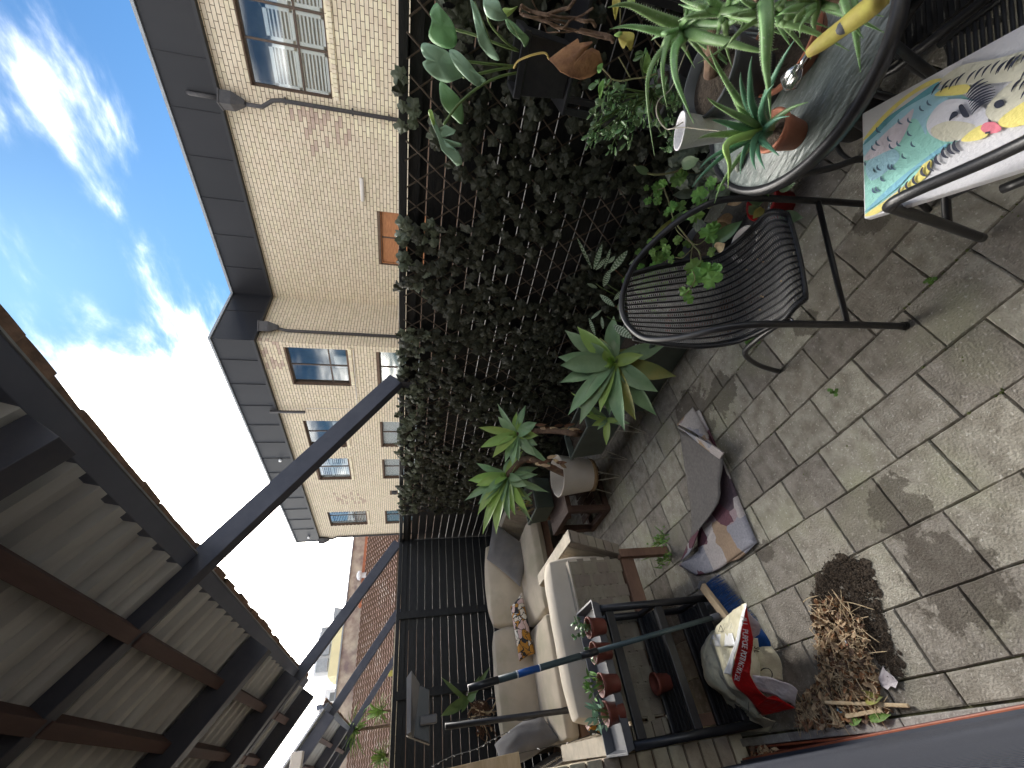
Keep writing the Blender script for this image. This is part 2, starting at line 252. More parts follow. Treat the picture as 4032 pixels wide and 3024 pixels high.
# ------------------------------------------------------------------ mesh building
class MB:
    def __init__(s): s.v = []; s.f = []; s.m = []
    def add(s, vs, fs, mi=0):
        o = len(s.v); s.v += [tuple(q) for q in vs]; s.f += [tuple(i + o for i in q) for q in fs]; s.m += [mi] * len(fs); return s
    def box(s, lo, hi, mi=0):
        x0, y0, z0 = lo; x1, y1, z1 = hi
        return s.add([(x0, y0, z0), (x1, y0, z0), (x1, y1, z0), (x0, y1, z0), (x0, y0, z1), (x1, y0, z1), (x1, y1, z1), (x0, y1, z1)],
                     [(0, 3, 2, 1), (4, 5, 6, 7), (0, 1, 5, 4), (1, 2, 6, 5), (2, 3, 7, 6), (3, 0, 4, 7)], mi)
    def bar(s, a, b, w, h, upv=(0, 0, 1), mi=0):
        a, b, upv = V(a), V(b), V(upv); t = (b - a).normalized(); sd = t.cross(upv).normalized(); u = sd.cross(t)
        vs = [p + sd * (i * w / 2) + u * (j * h / 2) for p in (a, b) for i, j in ((-1, -1), (1, -1), (1, 1), (-1, 1))]
        return s.add(vs, [(0, 1, 2, 3), (7, 6, 5, 4), (0, 4, 5, 1), (1, 5, 6, 2), (2, 6, 7, 3), (3, 7, 4, 0)], mi)
    def tube(s, pts, r, n=8, mi=0, cap=True, flat=1.0):
        pts = [V(p) for p in pts]; k = len(pts); rs = r if isinstance(r, (list, tuple)) else [r] * k
        t0 = (pts[1] - pts[0]).normalized(); a = t0.orthogonal().normalized(); vs = []
        for i, p in enumerate(pts):
            t = (pts[min(i + 1, k - 1)] - pts[max(i - 1, 0)]).normalized()
            a = (a - t * a.dot(t)); a = a.normalized() if a.length > 1e-6 else t.orthogonal().normalized(); b = t.cross(a)
            for j in range(n):
                q = 2 * math.pi * j / n; vs.append(p + a * math.cos(q) * rs[i] + b * math.sin(q) * rs[i] * flat)
        fs = [(i * n + j, i * n + (j + 1) % n, (i + 1) * n + (j + 1) % n, (i + 1) * n + j) for i in range(k - 1) for j in range(n)]
        if cap: fs += [tuple(range(n))[::-1], tuple(range((k - 1) * n, k * n))]
        return s.add(vs, fs, mi)
    def lathe(s, prof, c=(0, 0, 0), n=28, mi=0, axis=None):
        c = V(c); vs = []; q = (V(axis).to_track_quat('Z', 'Y') if axis is not None else None)
        for r, z in prof:
            for j in range(n):
                a = 2 * math.pi * j / n; p = V((r * math.cos(a), r * math.sin(a), z)); vs.append(c + (q @ p if q else p))
        fs = [(i * n + j, i * n + (j + 1) % n, (i + 1) * n + (j + 1) % n, (i + 1) * n + j) for i in range(len(prof) - 1) for j in range(n)]
        return s.add(vs, fs, mi)
    def grid(s, fn, nu, nv, mi=0, cu=False):
        vs = [fn(i / nu, j / nv) for i in range(nu + 1) for j in range(nv + 1)]
        return s.add(vs, [(i * (nv + 1) + j, (i + 1) * (nv + 1) + j, (i + 1) * (nv + 1) + j + 1, i * (nv + 1) + j + 1) for i in range(nu) for j in range(nv)], mi)
    def mesh(s, name, mats, smooth=False):
        me = bpy.data.meshes.new(name); me.from_pydata(s.v, [], s.f)
        for m in (mats if isinstance(mats, (list, tuple)) else [mats]): me.materials.append(M[m] if isinstance(m, str) else m)
        if any(s.m): me.polygons.foreach_set('material_index', s.m)
        if smooth: me.polygons.foreach_set('use_smooth', [True] * len(me.polygons))
        me.update(); return me
    def build(s, name, mats, parent=None, smooth=False, bevel=0, solid=0, subsurf=0):
        return put(name, s.mesh(name, mats, smooth), parent, bevel=bevel, solid=solid, subsurf=subsurf)
def put(name, me, parent=None, loc=None, rot=None, scl=None, bevel=0, solid=0, subsurf=0):
    o = bpy.data.objects.new(name, me); col.objects.link(o)
    if parent is not None: o.parent = parent
    if loc is not None: o.location = loc
    if rot is not None: o.rotation_euler = rot
    if scl is not None: o.scale = scl
    if subsurf: md = o.modifiers.new('s', 'SUBSURF'); md.levels = md.render_levels = subsurf
    if solid: md = o.modifiers.new('t', 'SOLIDIFY'); md.thickness = solid; md.offset = 0
    if bevel: md = o.modifiers.new('b', 'BEVEL'); md.width = bevel; md.segments = 2; md.limit_method = 'ANGLE'
    return o
def tag(o, label=None, cat=None, group=None, kind=None):
    if label: o['label'] = label
    if cat: o['category'] = cat
    if group: o['group'] = group
    if kind: o['kind'] = kind
    return o
def thing(name, label, cat, group=None, loc=(0, 0, 0)):
    o = bpy.data.objects.new(name, None); col.objects.link(o); o.location = loc; o.empty_display_size = .1
    # parts are modelled in place, so the Empty stays at the origin unless the thing is copied
    return tag(o, label, cat, group)
def wob(p, s, a, off=0): return a * noise.noise(V(p) * s + V((off, off * 1.7, off * .3)))
def bez(a, c, b, n): return [a * (1 - t) ** 2 + c * 2 * t * (1 - t) + b * t * t for t in [i / n for i in range(n + 1)]]
def spline(pts, n=6):
    pts = [V(p) for p in pts]; o = []
    for i in range(len(pts) - 1):
        p0, p1, p2, p3 = pts[max(i - 1, 0)], pts[i], pts[i + 1], pts[min(i + 2, len(pts) - 1)]
        for k in range(n):
            t = k / n; o.append(.5 * ((2 * p1) + (p2 - p0) * t + (2 * p0 - 5 * p1 + 4 * p2 - p3) * t * t + (3 * p1 - p0 - 3 * p2 + p3) * t ** 3))
    o.append(pts[-1]); return o

# ------------------------------------------------------------------ ground and paving
g = MB(); g.box((-60, -60, -.30), (80, 90, -.05)); tag(g.build('ground', 'lane'), kind='structure')
g = MB(); g.box((-.062, -1.5, -.049), (2.42, 5.6, -.012)); pav = tag(g.build('courtyard_floor', 'joint'), kind='structure')
def paver_mesh(seed, w=.1934, l=.2414):
    r = random.Random(seed); b = MB(); c = .004; pts = []
    n = 5
    edge = []
    for (ax, ay, bx, by) in ((-w/2, -l/2, w/2, -l/2), (w/2, -l/2, w/2, l/2), (w/2, l/2, -w/2, l/2), (-w/2, l/2, -w/2, -l/2)):
        for i in range(n):
            t = i / n; edge.append((ax + (bx - ax) * t + (r.uniform(-.0016, .0016) if i else 0), ay + (by - ay) * t + (r.uniform(-.0016, .0016) if i else 0)))
    k = len(edge)
    vs = [(x, y, -.035) for x, y in edge] + [(x, y, -.007) for x, y in edge] + [(x * (1 - 2 * c / w), y * (1 - 2 * c / l), r.uniform(-.0012, 0)) for x, y in edge]
    fs = [(i, (i + 1) % k, k + (i + 1) % k, k + i) for i in range(k)] + [(k + i, k + (i + 1) % k, 2 * k + (i + 1) % k, 2 * k + i) for i in range(k)] + [tuple(range(2 * k, 3 * k))]
    b.add(vs, fs); return b
pm = [paver_mesh(i).mesh('paver', 'paver') for i in range(6)]
pw = [paver_mesh(i + 9).mesh('paver', 'paver_wet') for i in range(2)]
wet = [gz(*D(1930, 1095)), gz(*D(1560, 840)), gz(*D(1640, 1180)), gz(*D(1740, 700)), gz(*D(2000, 1240))]
for k in range(12):
    for j in range(-2, 24):
        x = .033 + .1955 * k + .0978; y = 1.002 + .2435 * (j - 4) + (.122 if k % 2 else 0)
        if y < -.25 or y > 5.6 or x > 2.36: continue
        isw = False
        o = put('paver', rnd.choice(pw if isw else pm), pav, (x, y, rnd.uniform(-.002, .0018)), (rnd.uniform(-.004, .004), rnd.uniform(-.004, .004), rnd.choice((0, math.pi)) + rnd.uniform(-.006, .006)))
cm = MB().add(*(lambda w, l: ([(-w, -l, -.03), (w, -l, -.03), (w, l, -.03), (-w, l, -.03), (-w, -l, -.004), (w, -l, -.004), (w, l, -.004), (-w, l, -.004), (-w + .005, -l + .005, 0), (w - .005, -l + .005, 0), (w - .005, l - .005, 0), (-w + .005, l - .005, 0)],
    [(0, 1, 5, 4), (1, 2, 6, 5), (2, 3, 7, 6), (3, 0, 4, 7), (4, 5, 9, 8), (5, 6, 10, 9), (6, 7, 11, 10), (7, 4, 8, 11), (8, 9, 10, 11)]))(.0425, .1175)).mesh('paver', 'paver')
for j in range(-5, 8): put('paver', cm, pav, (-.0125, 1.342 + .2435 * j - .121, rnd.uniform(-.002, .001)), (0, 0, rnd.uniform(-.006, .006)))
# moss lines in the joints
mb = MB()
for i in range(900):
    k = rnd.randrange(0, 12)
    if rnd.random() < .6: x = .033 + .1955 * k + rnd.gauss(0, .003); y = rnd.uniform(.2, 5)
    else: x = .033 + .1955 * (k + rnd.random()); y = 1.002 + .2435 * rnd.randrange(-3, 14) + (.122 if k % 2 else 0) + rnd.gauss(0, .003)
    if wob((x, y, 0), 1.6, 1, 4) < -.05: continue
    r = rnd.uniform(.003, .008); a = rnd.random() * 6
    mb.add([(x + r * math.cos(a + q), y + r * math.sin(a + q), -.005) for q in (0, 1.57, 3.14, 4.71)] + [(x, y, .002)], [(0, 1, 4), (1, 2, 4), (2, 3, 4), (3, 0, 4)])
tag(mb.build('moss', 'moss', None), kind='stuff')
# kerb stones along the door
kerb = MB().box((-.094, -1.5, -.06), (-.062, 2.5, -.012)).build('kerb', 'joint'); tag(kerb, kind='structure')
ks = MB().box((-.015, -.148, -.05), (.0148, .148, .018)).mesh('kerb_stone', 'kerb')
for j in range(-4, 10): put('kerb_stone', ks, kerb, (-.0775, 2.33 - .30 * j, rnd.uniform(-.002, .002)), bevel=.003)

# ------------------------------------------------------------------ the house side: brick pier, door with screen
bk = MB().box((-.115, -.038, -.038), (.115, .038, .038)).mesh('brick', 'brick_old')
bh = MB().box((-.055, -.115, -.038), (.055, .115, .038)).mesh('brick', 'brick_old')
pier = thing('brick_pier', 'cream brick pier beside the door, seen edge on behind the shelf rack', 'wall')
MB().box((-.46, 2.56, -.05), (-.046, 2.80, 2.9)).build('mortar_core', 'mortar', pier)
z = .038
i = 0
while z < 2.6:
    if i % 2: 
        put('brick', bk, pier, (-.155, 2.584, z), bevel=.004); put('brick', bk, pier, (-.395, 2.584, z), bevel=.004)
        put('brick', bh, pier, (-.095, 2.745, z), bevel=.004)
    else:
        put('brick', bh, pier, (-.095, 2.661, z), bevel=.004); put('brick', bk, pier, (-.27, 2.584, z), bevel=.004)
    z += .086; i += 1
wall = MB()
wall.box((-.50, 2.80, -.05), (-.30, 6.3, 3.9)); wall.box((-.40, -3.5, 2.35), (-.12, 2.56, 3.7)); wall.box((-.40, -3.5, -.05), (-.12, -1.6, 2.35)); wall.box((-2.4, -3.5, -.05), (-.40, -3.3, 3.7)); wall.box((-7, -9, 3.95), (-1.3, 16, 7.6)); wall.box((-2.4, -3.3, -.05), (-2.2, 6.3, 3.9)); wall.box((-2.2, 6.1, -.05), (-.5, 6.3, 3.9))  # house walls, plus an unseen upper storey added to shade the courtyard
tag(wall.build('house_wall', 'brick_old'), kind='structure')
tag(MB().box((-2.2, -3.3, -.05), (-.40, 2.55, -.02)).build('room_floor', 'room'), kind='structure')
door = thing('screen_door', 'rust red framed fly screen door standing slightly open at the kerb', 'door')
A, B = V((-.150, 2.60, 0)), V((-.0242, -.05, 0))
for dz, h, m_, sh in ((.012, .022, 'maroon', .0), (.036, .022, 'rust_frame', -.002)):
    MB().bar(A + V((sh, 0, dz)), B + V((sh, 0, dz)), .032, h, mi=0).build('bottom_rail', m_, door, bevel=.003)
MB().bar(A + V((-.001, 0, .054)), B + V((-.001, 0, .054)), .016, .010).build('glazing_bead', 'mesh_black', door)
MB().bar(A + V((0, 0, .05)), A + V((0, 0, 2.1)), .03, .045, (1, 0, 0)).build('stile', 'rust_frame', door, bevel=.003)
MB().bar(B + V((0, 0, .05)), B + V((0, 0, 2.1)), .03, .02, (1, 0, 0)).build('stile', 'rust_frame', door, bevel=.003)
MB().bar(A + V((0, 0, 2.1)), B + V((0, 0, 2.1)), .03, .045).build('top_rail', 'rust_frame', door, bevel=.003)
scr = MB(); n_ = 150
for i in range(n_):
    t = i / n_; z0 = .06 + 2.0 * t
    scr.bar(A + V((-.004, 0, z0)), B + V((-.004, 0, z0)), .0030, .0050)
scr.bar(A + V((-.010, 0, 1.07)), B + V((-.010, 0, 1.07)), .002, 2.0)
s_ = scr.build('screen_mesh', 'mesh_black', door)
tr = thing('door_track', 'rust red double sliding track lying along the kerb stones', 'track')
for i, x in enumerate((-.100, -.121)): MB().box((x - .004, -1.5, -.03), (x + .004, 2.50, .016)).build('rail', 'rust_frame', tr, bevel=.002)
MB().box((-.135, -1.5, -.045), (-.095, 2.50, -.008)).build('sill', 'maroon', tr)

# ------------------------------------------------------------------ fences
FX, FY, FT = 2.30, 5.46, 1.80
def slat_fence(name, label, p0, p1, nrm, post_at, z1=1.70):
    t = thing(name, label, 'fence')
    p0, p1, nrm = V(p0), V(p1), V(nrm); d = (p1 - p0)
    z = .0; 
    while z < z1:
        o = MB().bar(V((0, 0, 0)), d, .018, .0812).build('slat', 'black_paint', t); o.location = p0 + V((0, 0, z + .0375)); z += .0875
    for q in post_at: MB().bar(p0 + d.normalized() * q + nrm * -.035, p0 + d.normalized() * q + nrm * -.035 + V((0, 0, FT - .03)), .05, .075, d).build('post', 'black_paint', t, bevel=.003)
    MB().bar(p0 + V((0, 0, FT - .022)) + nrm * -.0, p1 + V((0, 0, FT - .022)), .085, .040).build('top_rail', 'black_paint', t, bevel=.003)
    MB().bar(p0 + V((0, 0, FT - .078)) + nrm * .002, p1 + V((0, 0, FT - .078)) + nrm * .002, .045, .060).build('upper_rail', 'black_paint', t, bevel=.003)
    return t
slat_fence('slat_fence', 'long black slatted fence carrying the ivy lattice and the plants', (FX, -2.2, 0), (FX, FY + .04, 0), (-1, 0, 0), (.6, 2.6, 4.7, 7.0))
slat_fence('slat_fence', 'black slatted fence across the end behind the sofa', (FX - .02, FY, 0), (-.3, FY, 0), (0, 1, 0), (.88, 1.62, 2.5))
for o in list(col.objects):
    pass
fr = thing('slat_fence', 'neighbour stretch of black fence running on beyond the end fence', 'fence')
MB().box((FX, FY + .1, 0), (FX + .04, 24, FT - .02)).build('panel', 'black_paint', fr)

# lattice with artificial ivy
lat = thing('ivy_lattice', 'brown willow lattice woven with dark artificial ivy leaves on the long fence', 'lattice')
LX = FX - .055; y0, y1, z0, z1 = -1.2, 4.62, .28, 1.745
ang = RAD(52); pitch = .135
def lath(sgn):
    q = (z1 - z0) / math.tan(ang); y = y0 - q; 
    while y < y1:
        a = [y, z0]; b = [y + q, z1]
        if a[0] < y0: a[1] += (y0 - a[0]) * math.tan(ang); a[0] = y0
        if b[0] > y1: b[1] -= (b[0] - y1) * math.tan(ang); b[0] = y1
        if b[0] - a[0] > .03:
            aa, bb = (a, b) if sgn > 0 else ([a[0], z0 + z1 - a[1]], [b[0], z0 + z1 - b[1]])
            x = LX + (.006 if sgn > 0 else -.006); e = rnd.uniform(0, .05)
            P = [V((x, aa[0], aa[1])), V((x, bb[0], bb[1]))]; dd = (P[1] - P[0]).normalized()
            P[0] -= dd * rnd.uniform(0, .03); P[1] += dd * rnd.uniform(0, .03)
            mid = (P[0] + P[1]) / 2 + V((rnd.uniform(-.008, .008), rnd.uniform(-.01, .01), rnd.uniform(-.01, .01)))
            MB().tube([P[0], mid, P[1]], rnd.uniform(.0042, .006), 6, flat=.7).build('lath', 'lath', lat)
        y += pitch
lath(1); lath(-1)
def ivy_leaf(seed):
    r = random.Random(seed); b = MB(); lob = r.choice((5, 5, 7)); s = 1; out = []
    n = 20
    for i in range(n):
        a = 2 * math.pi * i / n; rr = .034 * (.86 + .14 * math.cos(lob * a)) * (1.0 - .18 * math.cos(a)) * r.uniform(.93, 1.05)
        if i == 0: rr *= .55
        out.append((rr * math.cos(a), rr * math.sin(a), -.012 * (rr / .034) ** 2 * r.uniform(.3, 1.4) * (1 if i % 3 else .2)))
    vs = [(0, 0, .004)] + [(x * .5, y * .5, zz * .2 + (.0035 if i % 4 == 0 else -.001)) for i, (x, y, zz) in enumerate(out)] + out
    fs = [(0, 1 + i, 1 + (i + 1) % n) for i in range(n)] + [(1 + i, 1 + n + i, 1 + n + (i + 1) % n, 1 + (i + 1) % n) for i in range(n)]
    b.add(vs, fs); return b
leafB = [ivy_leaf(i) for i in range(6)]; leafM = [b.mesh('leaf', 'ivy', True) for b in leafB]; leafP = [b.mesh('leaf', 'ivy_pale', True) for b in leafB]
pos = []
for i in range(4300):
    y = rnd.uniform(y0, y1); zz = rnd.uniform(z0 - .02, z1 + .05)
    if wob((0, y, zz), 2.2, 1, 9) < -.26 + (.12 if y > 4.2 else 0): continue
    pos.append((y, zz))
pos.sort(key=lambda p: (p[0] - .3) ** 2 + .5 * (p[1] - 1.4) ** 2)
st = MB()
for i, (y, zz) in enumerate(pos):
    R_ = Matrix.Rotation(-math.pi / 2 + rnd.gauss(0, .32), 4, 'Y') @ Matrix.Rotation(rnd.gauss(0, .34), 4, 'X') @ Matrix.Rotation(rnd.uniform(-.9, .9) + math.pi, 4, 'Z')
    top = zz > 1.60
    T = Matrix.Translation((LX - rnd.uniform(.010, .035), y, zz)) @ R_ @ Matrix.Scale(rnd.uniform(.85, 1.3), 4)
    if i < 298:
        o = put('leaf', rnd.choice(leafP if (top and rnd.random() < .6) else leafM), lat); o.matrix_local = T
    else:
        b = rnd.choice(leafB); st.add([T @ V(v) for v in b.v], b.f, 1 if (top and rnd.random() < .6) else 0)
tag(st.build('ivy_foliage', ['ivy', 'ivy_pale'], lat, True), kind='stuff')

# ------------------------------------------------------------------ verandah roof
S = .7
def roofz(x, off=0): return 2.74 - S * (x - 1.0) + off
def verandah(name, label, ya, yb, fas, rafters, long_rafters, near=True):
    t = thing(name, label, 'roof')
    MB().add([(.938, ya, 2.785), (1.0, ya, 2.742), (1.0, ya, 2.90), (.938, ya, 2.90), (.938, yb, 2.785), (1.0, yb, 2.742), (1.0, yb, 2.90), (.938, yb, 2.90)],
             [(0, 1, 2, 3), (7, 6, 5, 4), (0, 4, 5, 1), (1, 5, 6, 2), (2, 6, 7, 3), (3, 7, 4, 0)]).build('fascia', 'fascia', t, bevel=.003)
    MB().box((1.002, ya, 2.738), (1.010, yb, 2.80)).build('flashing', 'grey_metal', t)
    up = V((-1, 0, S)).normalized(); nn = V((S, 0, 1)).normalized()
    for y, wd, dp in rafters:
        a = V((.935, y, roofz(.935))) - nn * (dp / 2 + .018); b = V((-.9, y, roofz(-.9))) - nn * (dp / 2 + .018)
        MB().bar(a, b, wd, dp, nn).build('rafter', 'rafter', t, bevel=.003)
    for y, wd, dp in long_rafters:
        a = V((FX - .02, y, FT + .02)); b = V((1.0, y, roofz(1.0) - .03))
        d = (b - a); b2 = b + d * 1.5
        MB().bar(a, b2, wd, dp, nn).build('rafter', 'rafter', t, bevel=.004)
        MB().bar(a + V((0, 0, -.01)), a + V((0, 0, -.2)), .07, .07, (1, 0, 0)).build('bracket', 'rafter', t)
    for x in (.667, .372):
        ys = sorted([ya] + [q[0] for q in rafters] + [q[0] for q in long_rafters] + [yb])
        for q0, q1 in zip(ys, ys[1:]):
            if q1 - q0 < .25: continue
            MB().bar(V((x, q0 + .02, roofz(x) - .06)), V((x, q1 - .02, roofz(x) - .06)), .06, .09, nn).build('purlin', 'purlin', t, bevel=.003)
    # ribbed sheets
    wS = .75; y = ya - .05
    while y < yb:
        b = MB(); y2 = min(y + wS, yb + .05); n = int((y2 - y) / .025); prof = []
        for i in range(n + 1):
            ph = (i * .025) % .15; prof.append((y + (y2 - y) * i / n, .034 if .045 < ph < .105 else 0))
        vs = []; 
        for (xx) in (.936, .5, 0, -1.0):
            for yy, h in prof: vs.append(V((xx, yy, roofz(xx))) + nn * (h + .002 * (int(y * 10) % 2)))
        k = len(prof); b.add(vs, [(i * k + j, i * k + j + 1, (i + 1) * k + j + 1, (i + 1) * k + j) for i in range(3) for j in range(k - 1)])
        b.build('roof_sheet', 'sheet', t, solid=.005); y = y2
    # worn tile edge seen over the fascia
    e = .165; y = ya - .02; tm = MB()
    for i in range(7):
        q = i / 6; tm_ = None
    prof = [(-.5 + i / 8, math.cos(math.pi * (-.5 + i / 8) * 1.0)) for i in range(9)]
    k = 9
    vs = [(-.05, p * e, .02 + .02 * h) for p, h in prof] + [(.045 + .022 * h, p * e, -.015 + .022 * h) for p, h in prof] + [(.043 + .022 * h, p * e, -.032 + .022 * h) for p, h in prof] + [(-.05, p * e, .0 + .015 * h) for p, h in prof]
    fs = [(q * k + j, q * k + j + 1, (q + 1) * k + j + 1, (q + 1) * k + j) for q in range(3) for j in range(k - 1)]
    tm = MB().add(vs, fs).mesh('roof_tile', 'gutter_tile')
    while y < yb:
        put('roof_tile', tm, t, (1.022 + rnd.uniform(-.010, .016), y + e / 2, 2.795 + rnd.uniform(-.006, .006)), (0, rnd.uniform(-.05, .05), rnd.uniform(-.05, .05)), (1, 1, rnd.uniform(.8, 1.2))); y += e * .98
    return t
verandah('verandah_roof', 'dark verandah roof with ribbed sheets, purlins and rafters overhead', -2.2, 6.15, None,
         [(-1.6, .09, .15), (-.4, .09, .15), (1.23, .09, .14), (3.78, .10, .17), (5.05, .09, .15), (6.08, .06, .15)], [(2.47, .082, .115), (5.52, .070, .11)])
nv = verandah('verandah_roof', 'neighbour dark verandah roof beyond the end fence', 8.0, 12.6, None, [(8.06, .08, .16), (10.2, .09, .15), (12.4, .09, .15)], [(8.55, .09, .12), (11.8, .08, .12)])
bx = thing('wall_box', 'beige box fixed at the gable of the neighbour verandah', 'box')
q = gy(*Z(1000, 2500, .3165)(590, 1570), 7.9); MB().box(tuple(q - V((.16, .12, .02))), tuple(q + V((.10, .02, .12)))).build('cabinet', 'white_pot', bx, bevel=.01)

# ------------------------------------------------------------------ the brick apartment building
bl = thing('apartment_building', 'cream brick apartment building with dark metal parapet beyond the fence', 'building')
X1, X2, YJ, YE, ZT = 11.5, 9.5, 8.82, 21.95, 5.96
def rect(y0, y1, z0, z1): return (y0, y1, z0, z1)
W1 = [dict(r=rect(1.15, 3.22, 3.63, 5.24), my=(1.78, 2.40), mz=4.21, sh=4.85, sill=1), dict(r=rect(5.69, 7.34, 1.2, 2.70), my=(6.5,), mz=None, cedar=1)]
W2 = [dict(r=rect(9.00, 10.57, 3.60, 5.22), my=(9.78,), mz=4.11, room=1, sill=1), dict(r=rect(12.38, 13.95, 4.00, 5.24), my=(13.12,), room=1, sill=1),
      dict(r=rect(14.73, 16.30, 4.03, 5.20), my=(15.46,), sh=5.2, sill=1), dict(r=rect(19.16, 20.55, 3.62, 5.26), my=(19.71,), mz=4.14, sh=5.26, sill=1),
      dict(r=rect(9.03, 10.63, 1.3, 2.69), my=(9.75,), room=1), dict(r=rect(12.40, 13.95, 1.3, 2.71), my=(13.15,), blind=1),
      dict(r=rect(14.82, 16.30, 1.3, 2.71), my=(15.5,), blind=1), dict(r=rect(19.2, 20.62, 1.3, 2.72), my=(19.8,), blue=1), dict(r=rect(17.3, 17.68, 2.2, 2.44), vent=1, my=())]
def wallcore(x, ya, yb, wins):
    cuts = sorted([w_['r'] for w_ in wins]); b = MB()
    ys = sorted({ya, yb} | {c for w_ in wins for c in w_['r'][:2]}); 
    for a, c in zip(ys, ys[1:]):
        m_ = (a + c) / 2; zz = 0; 
        for r in sorted([w_['r'] for w_ in wins if w_['r'][0] < m_ < w_['r'][1]], key=lambda r: r[2]):
            b.box((x, a, zz), (x + .22, c, r[2])); zz = r[3]
        b.box((x, a, zz), (x + .22, c, ZT + .1))
    return b
wc = wallcore(X1, -6, YJ + .2, W1); 
w2 = wallcore(X2, YJ, YE, W2); o_ = len(wc.v); wc.v += w2.v; wc.f += [tuple(i + o_ for i in f) for f in w2.f]; wc.m += w2.m
wc.box((X2 + .22, YJ, 0), (X1 + 6, YJ + .2, ZT + .1)); wc.box((X2, YE - .22, 0), (X1 + 9, YE, ZT + .1)); wc.box((X1 + 8.8, -6, 0), (X1 + 9, YE, ZT + .1)); wc.box((X1, -6.2, 0), (X1 + 9, -6, ZT + .1))
wc.build('wall', 'mortar', bl)
MB().box((X1 + .01, -6, ZT + .1), (X1 + 9, YE, ZT + .2)).build('roof', 'clad_dark', bl)
bricks = []   # (dist, centre, halfsize, axis)
def lay(face, ya, yb, wins, za=1.95):
    i = 0; z = za
    while z < ZT - .04:
        iv = [(ya, yb)]
        for w_ in wins:
            r = w_['r']
            if r[2] - .004 < z + .038 and z - .038 < r[3] + .004:
                iv = [q for (a, c) in iv for q in ((a, min(c, r[0])), (max(a, r[1]), c)) if q[1] - q[0] > .03]
        y = ya + (.12 if i % 2 else 0)
        ycur = y - .24
        while ycur < yb:
            a0, b0 = ycur + .0065, ycur + .2335
            for a, c in iv:
                p, q = max(a0, a), min(b0, c)
                if q - p > .03: bricks.append((face, (p + q) / 2, z, (q - p) / 2))
            ycur += .24
        z += .086; i += 1
lay('1', .9, YJ, W1); lay('2', YJ, YE, W2); 
n1 = len(bricks); lay('J', X2 + .0, X1, [])
def bgeo(f, c, z):
    if f == '1': return V((X1, c, z))
    if f == '2': return V((X2, c, z))
    return V((c, YJ, z))
bricks.sort(key=lambda q: (bgeo(*q[:3]) - EYE).length)
def bverts(f, hl):
    hz, pr = .0360, rnd.uniform(.007, .012)
    pts = [(-pr, -hl, -hz), (-pr, hl, -hz), (-pr, hl, hz), (-pr, -hl, hz), (.02, -hl, -hz), (.02, hl, -hz), (.02, hl, hz), (.02, -hl, hz)]
    fs = [(0, 3, 2, 1), (0, 1, 5, 4), (1, 2, 6, 5), (2, 3, 7, 6), (3, 0, 4, 7)]
    if f == 'J': pts = [(y, x, z) for x, y, z in pts]; fs = [q[::-1] for q in fs]
    return pts, fs
full = MB().add(*bverts('1', .1135)).mesh('brick', 'brick'); full.materials.append(M['stain'])
tone = [M['brick'], mat('brick_grey', (.77, .68, .50), (.65, .56, .41), 7, .85), mat('brick_dirty', (.62, .49, .38), (.48, .36, .30), 6, .95)]
bs = MB()
def stained(c): return ((c.y - 3.9) ** 2 * 2 + (c.z - 3.95) ** 2) ** .5 < .75 and c.y > 3.45 and rnd.random() < .75 - .7 * ((c.y - 3.8) ** 2 * 2 + (c.z - 4.0) ** 2) ** .5 or (c.x < X2 + .1 and abs(c.y - 9.3) < .8 and c.z > 5.35 and rnd.random() < .35) or (abs(c.y - 17.9) < .5 and 3.5 < c.z < 5 and rnd.random() < .25)
for i, (f, c, z, hl) in enumerate(bricks):
    p = bgeo(f, c, z)
    if i < 298 and abs(hl - .1135) < .002 and f == '1':
        put('brick', full, bl, p)
    else:
        vs_, fs_ = bverts(f, hl); bs.add([V(v) + p for v in vs_], fs_, 2 if stained(p) else (1 if rnd.random() < .35 else 0))
tag(bs.build('brickwork', tone, bl), kind='stuff')
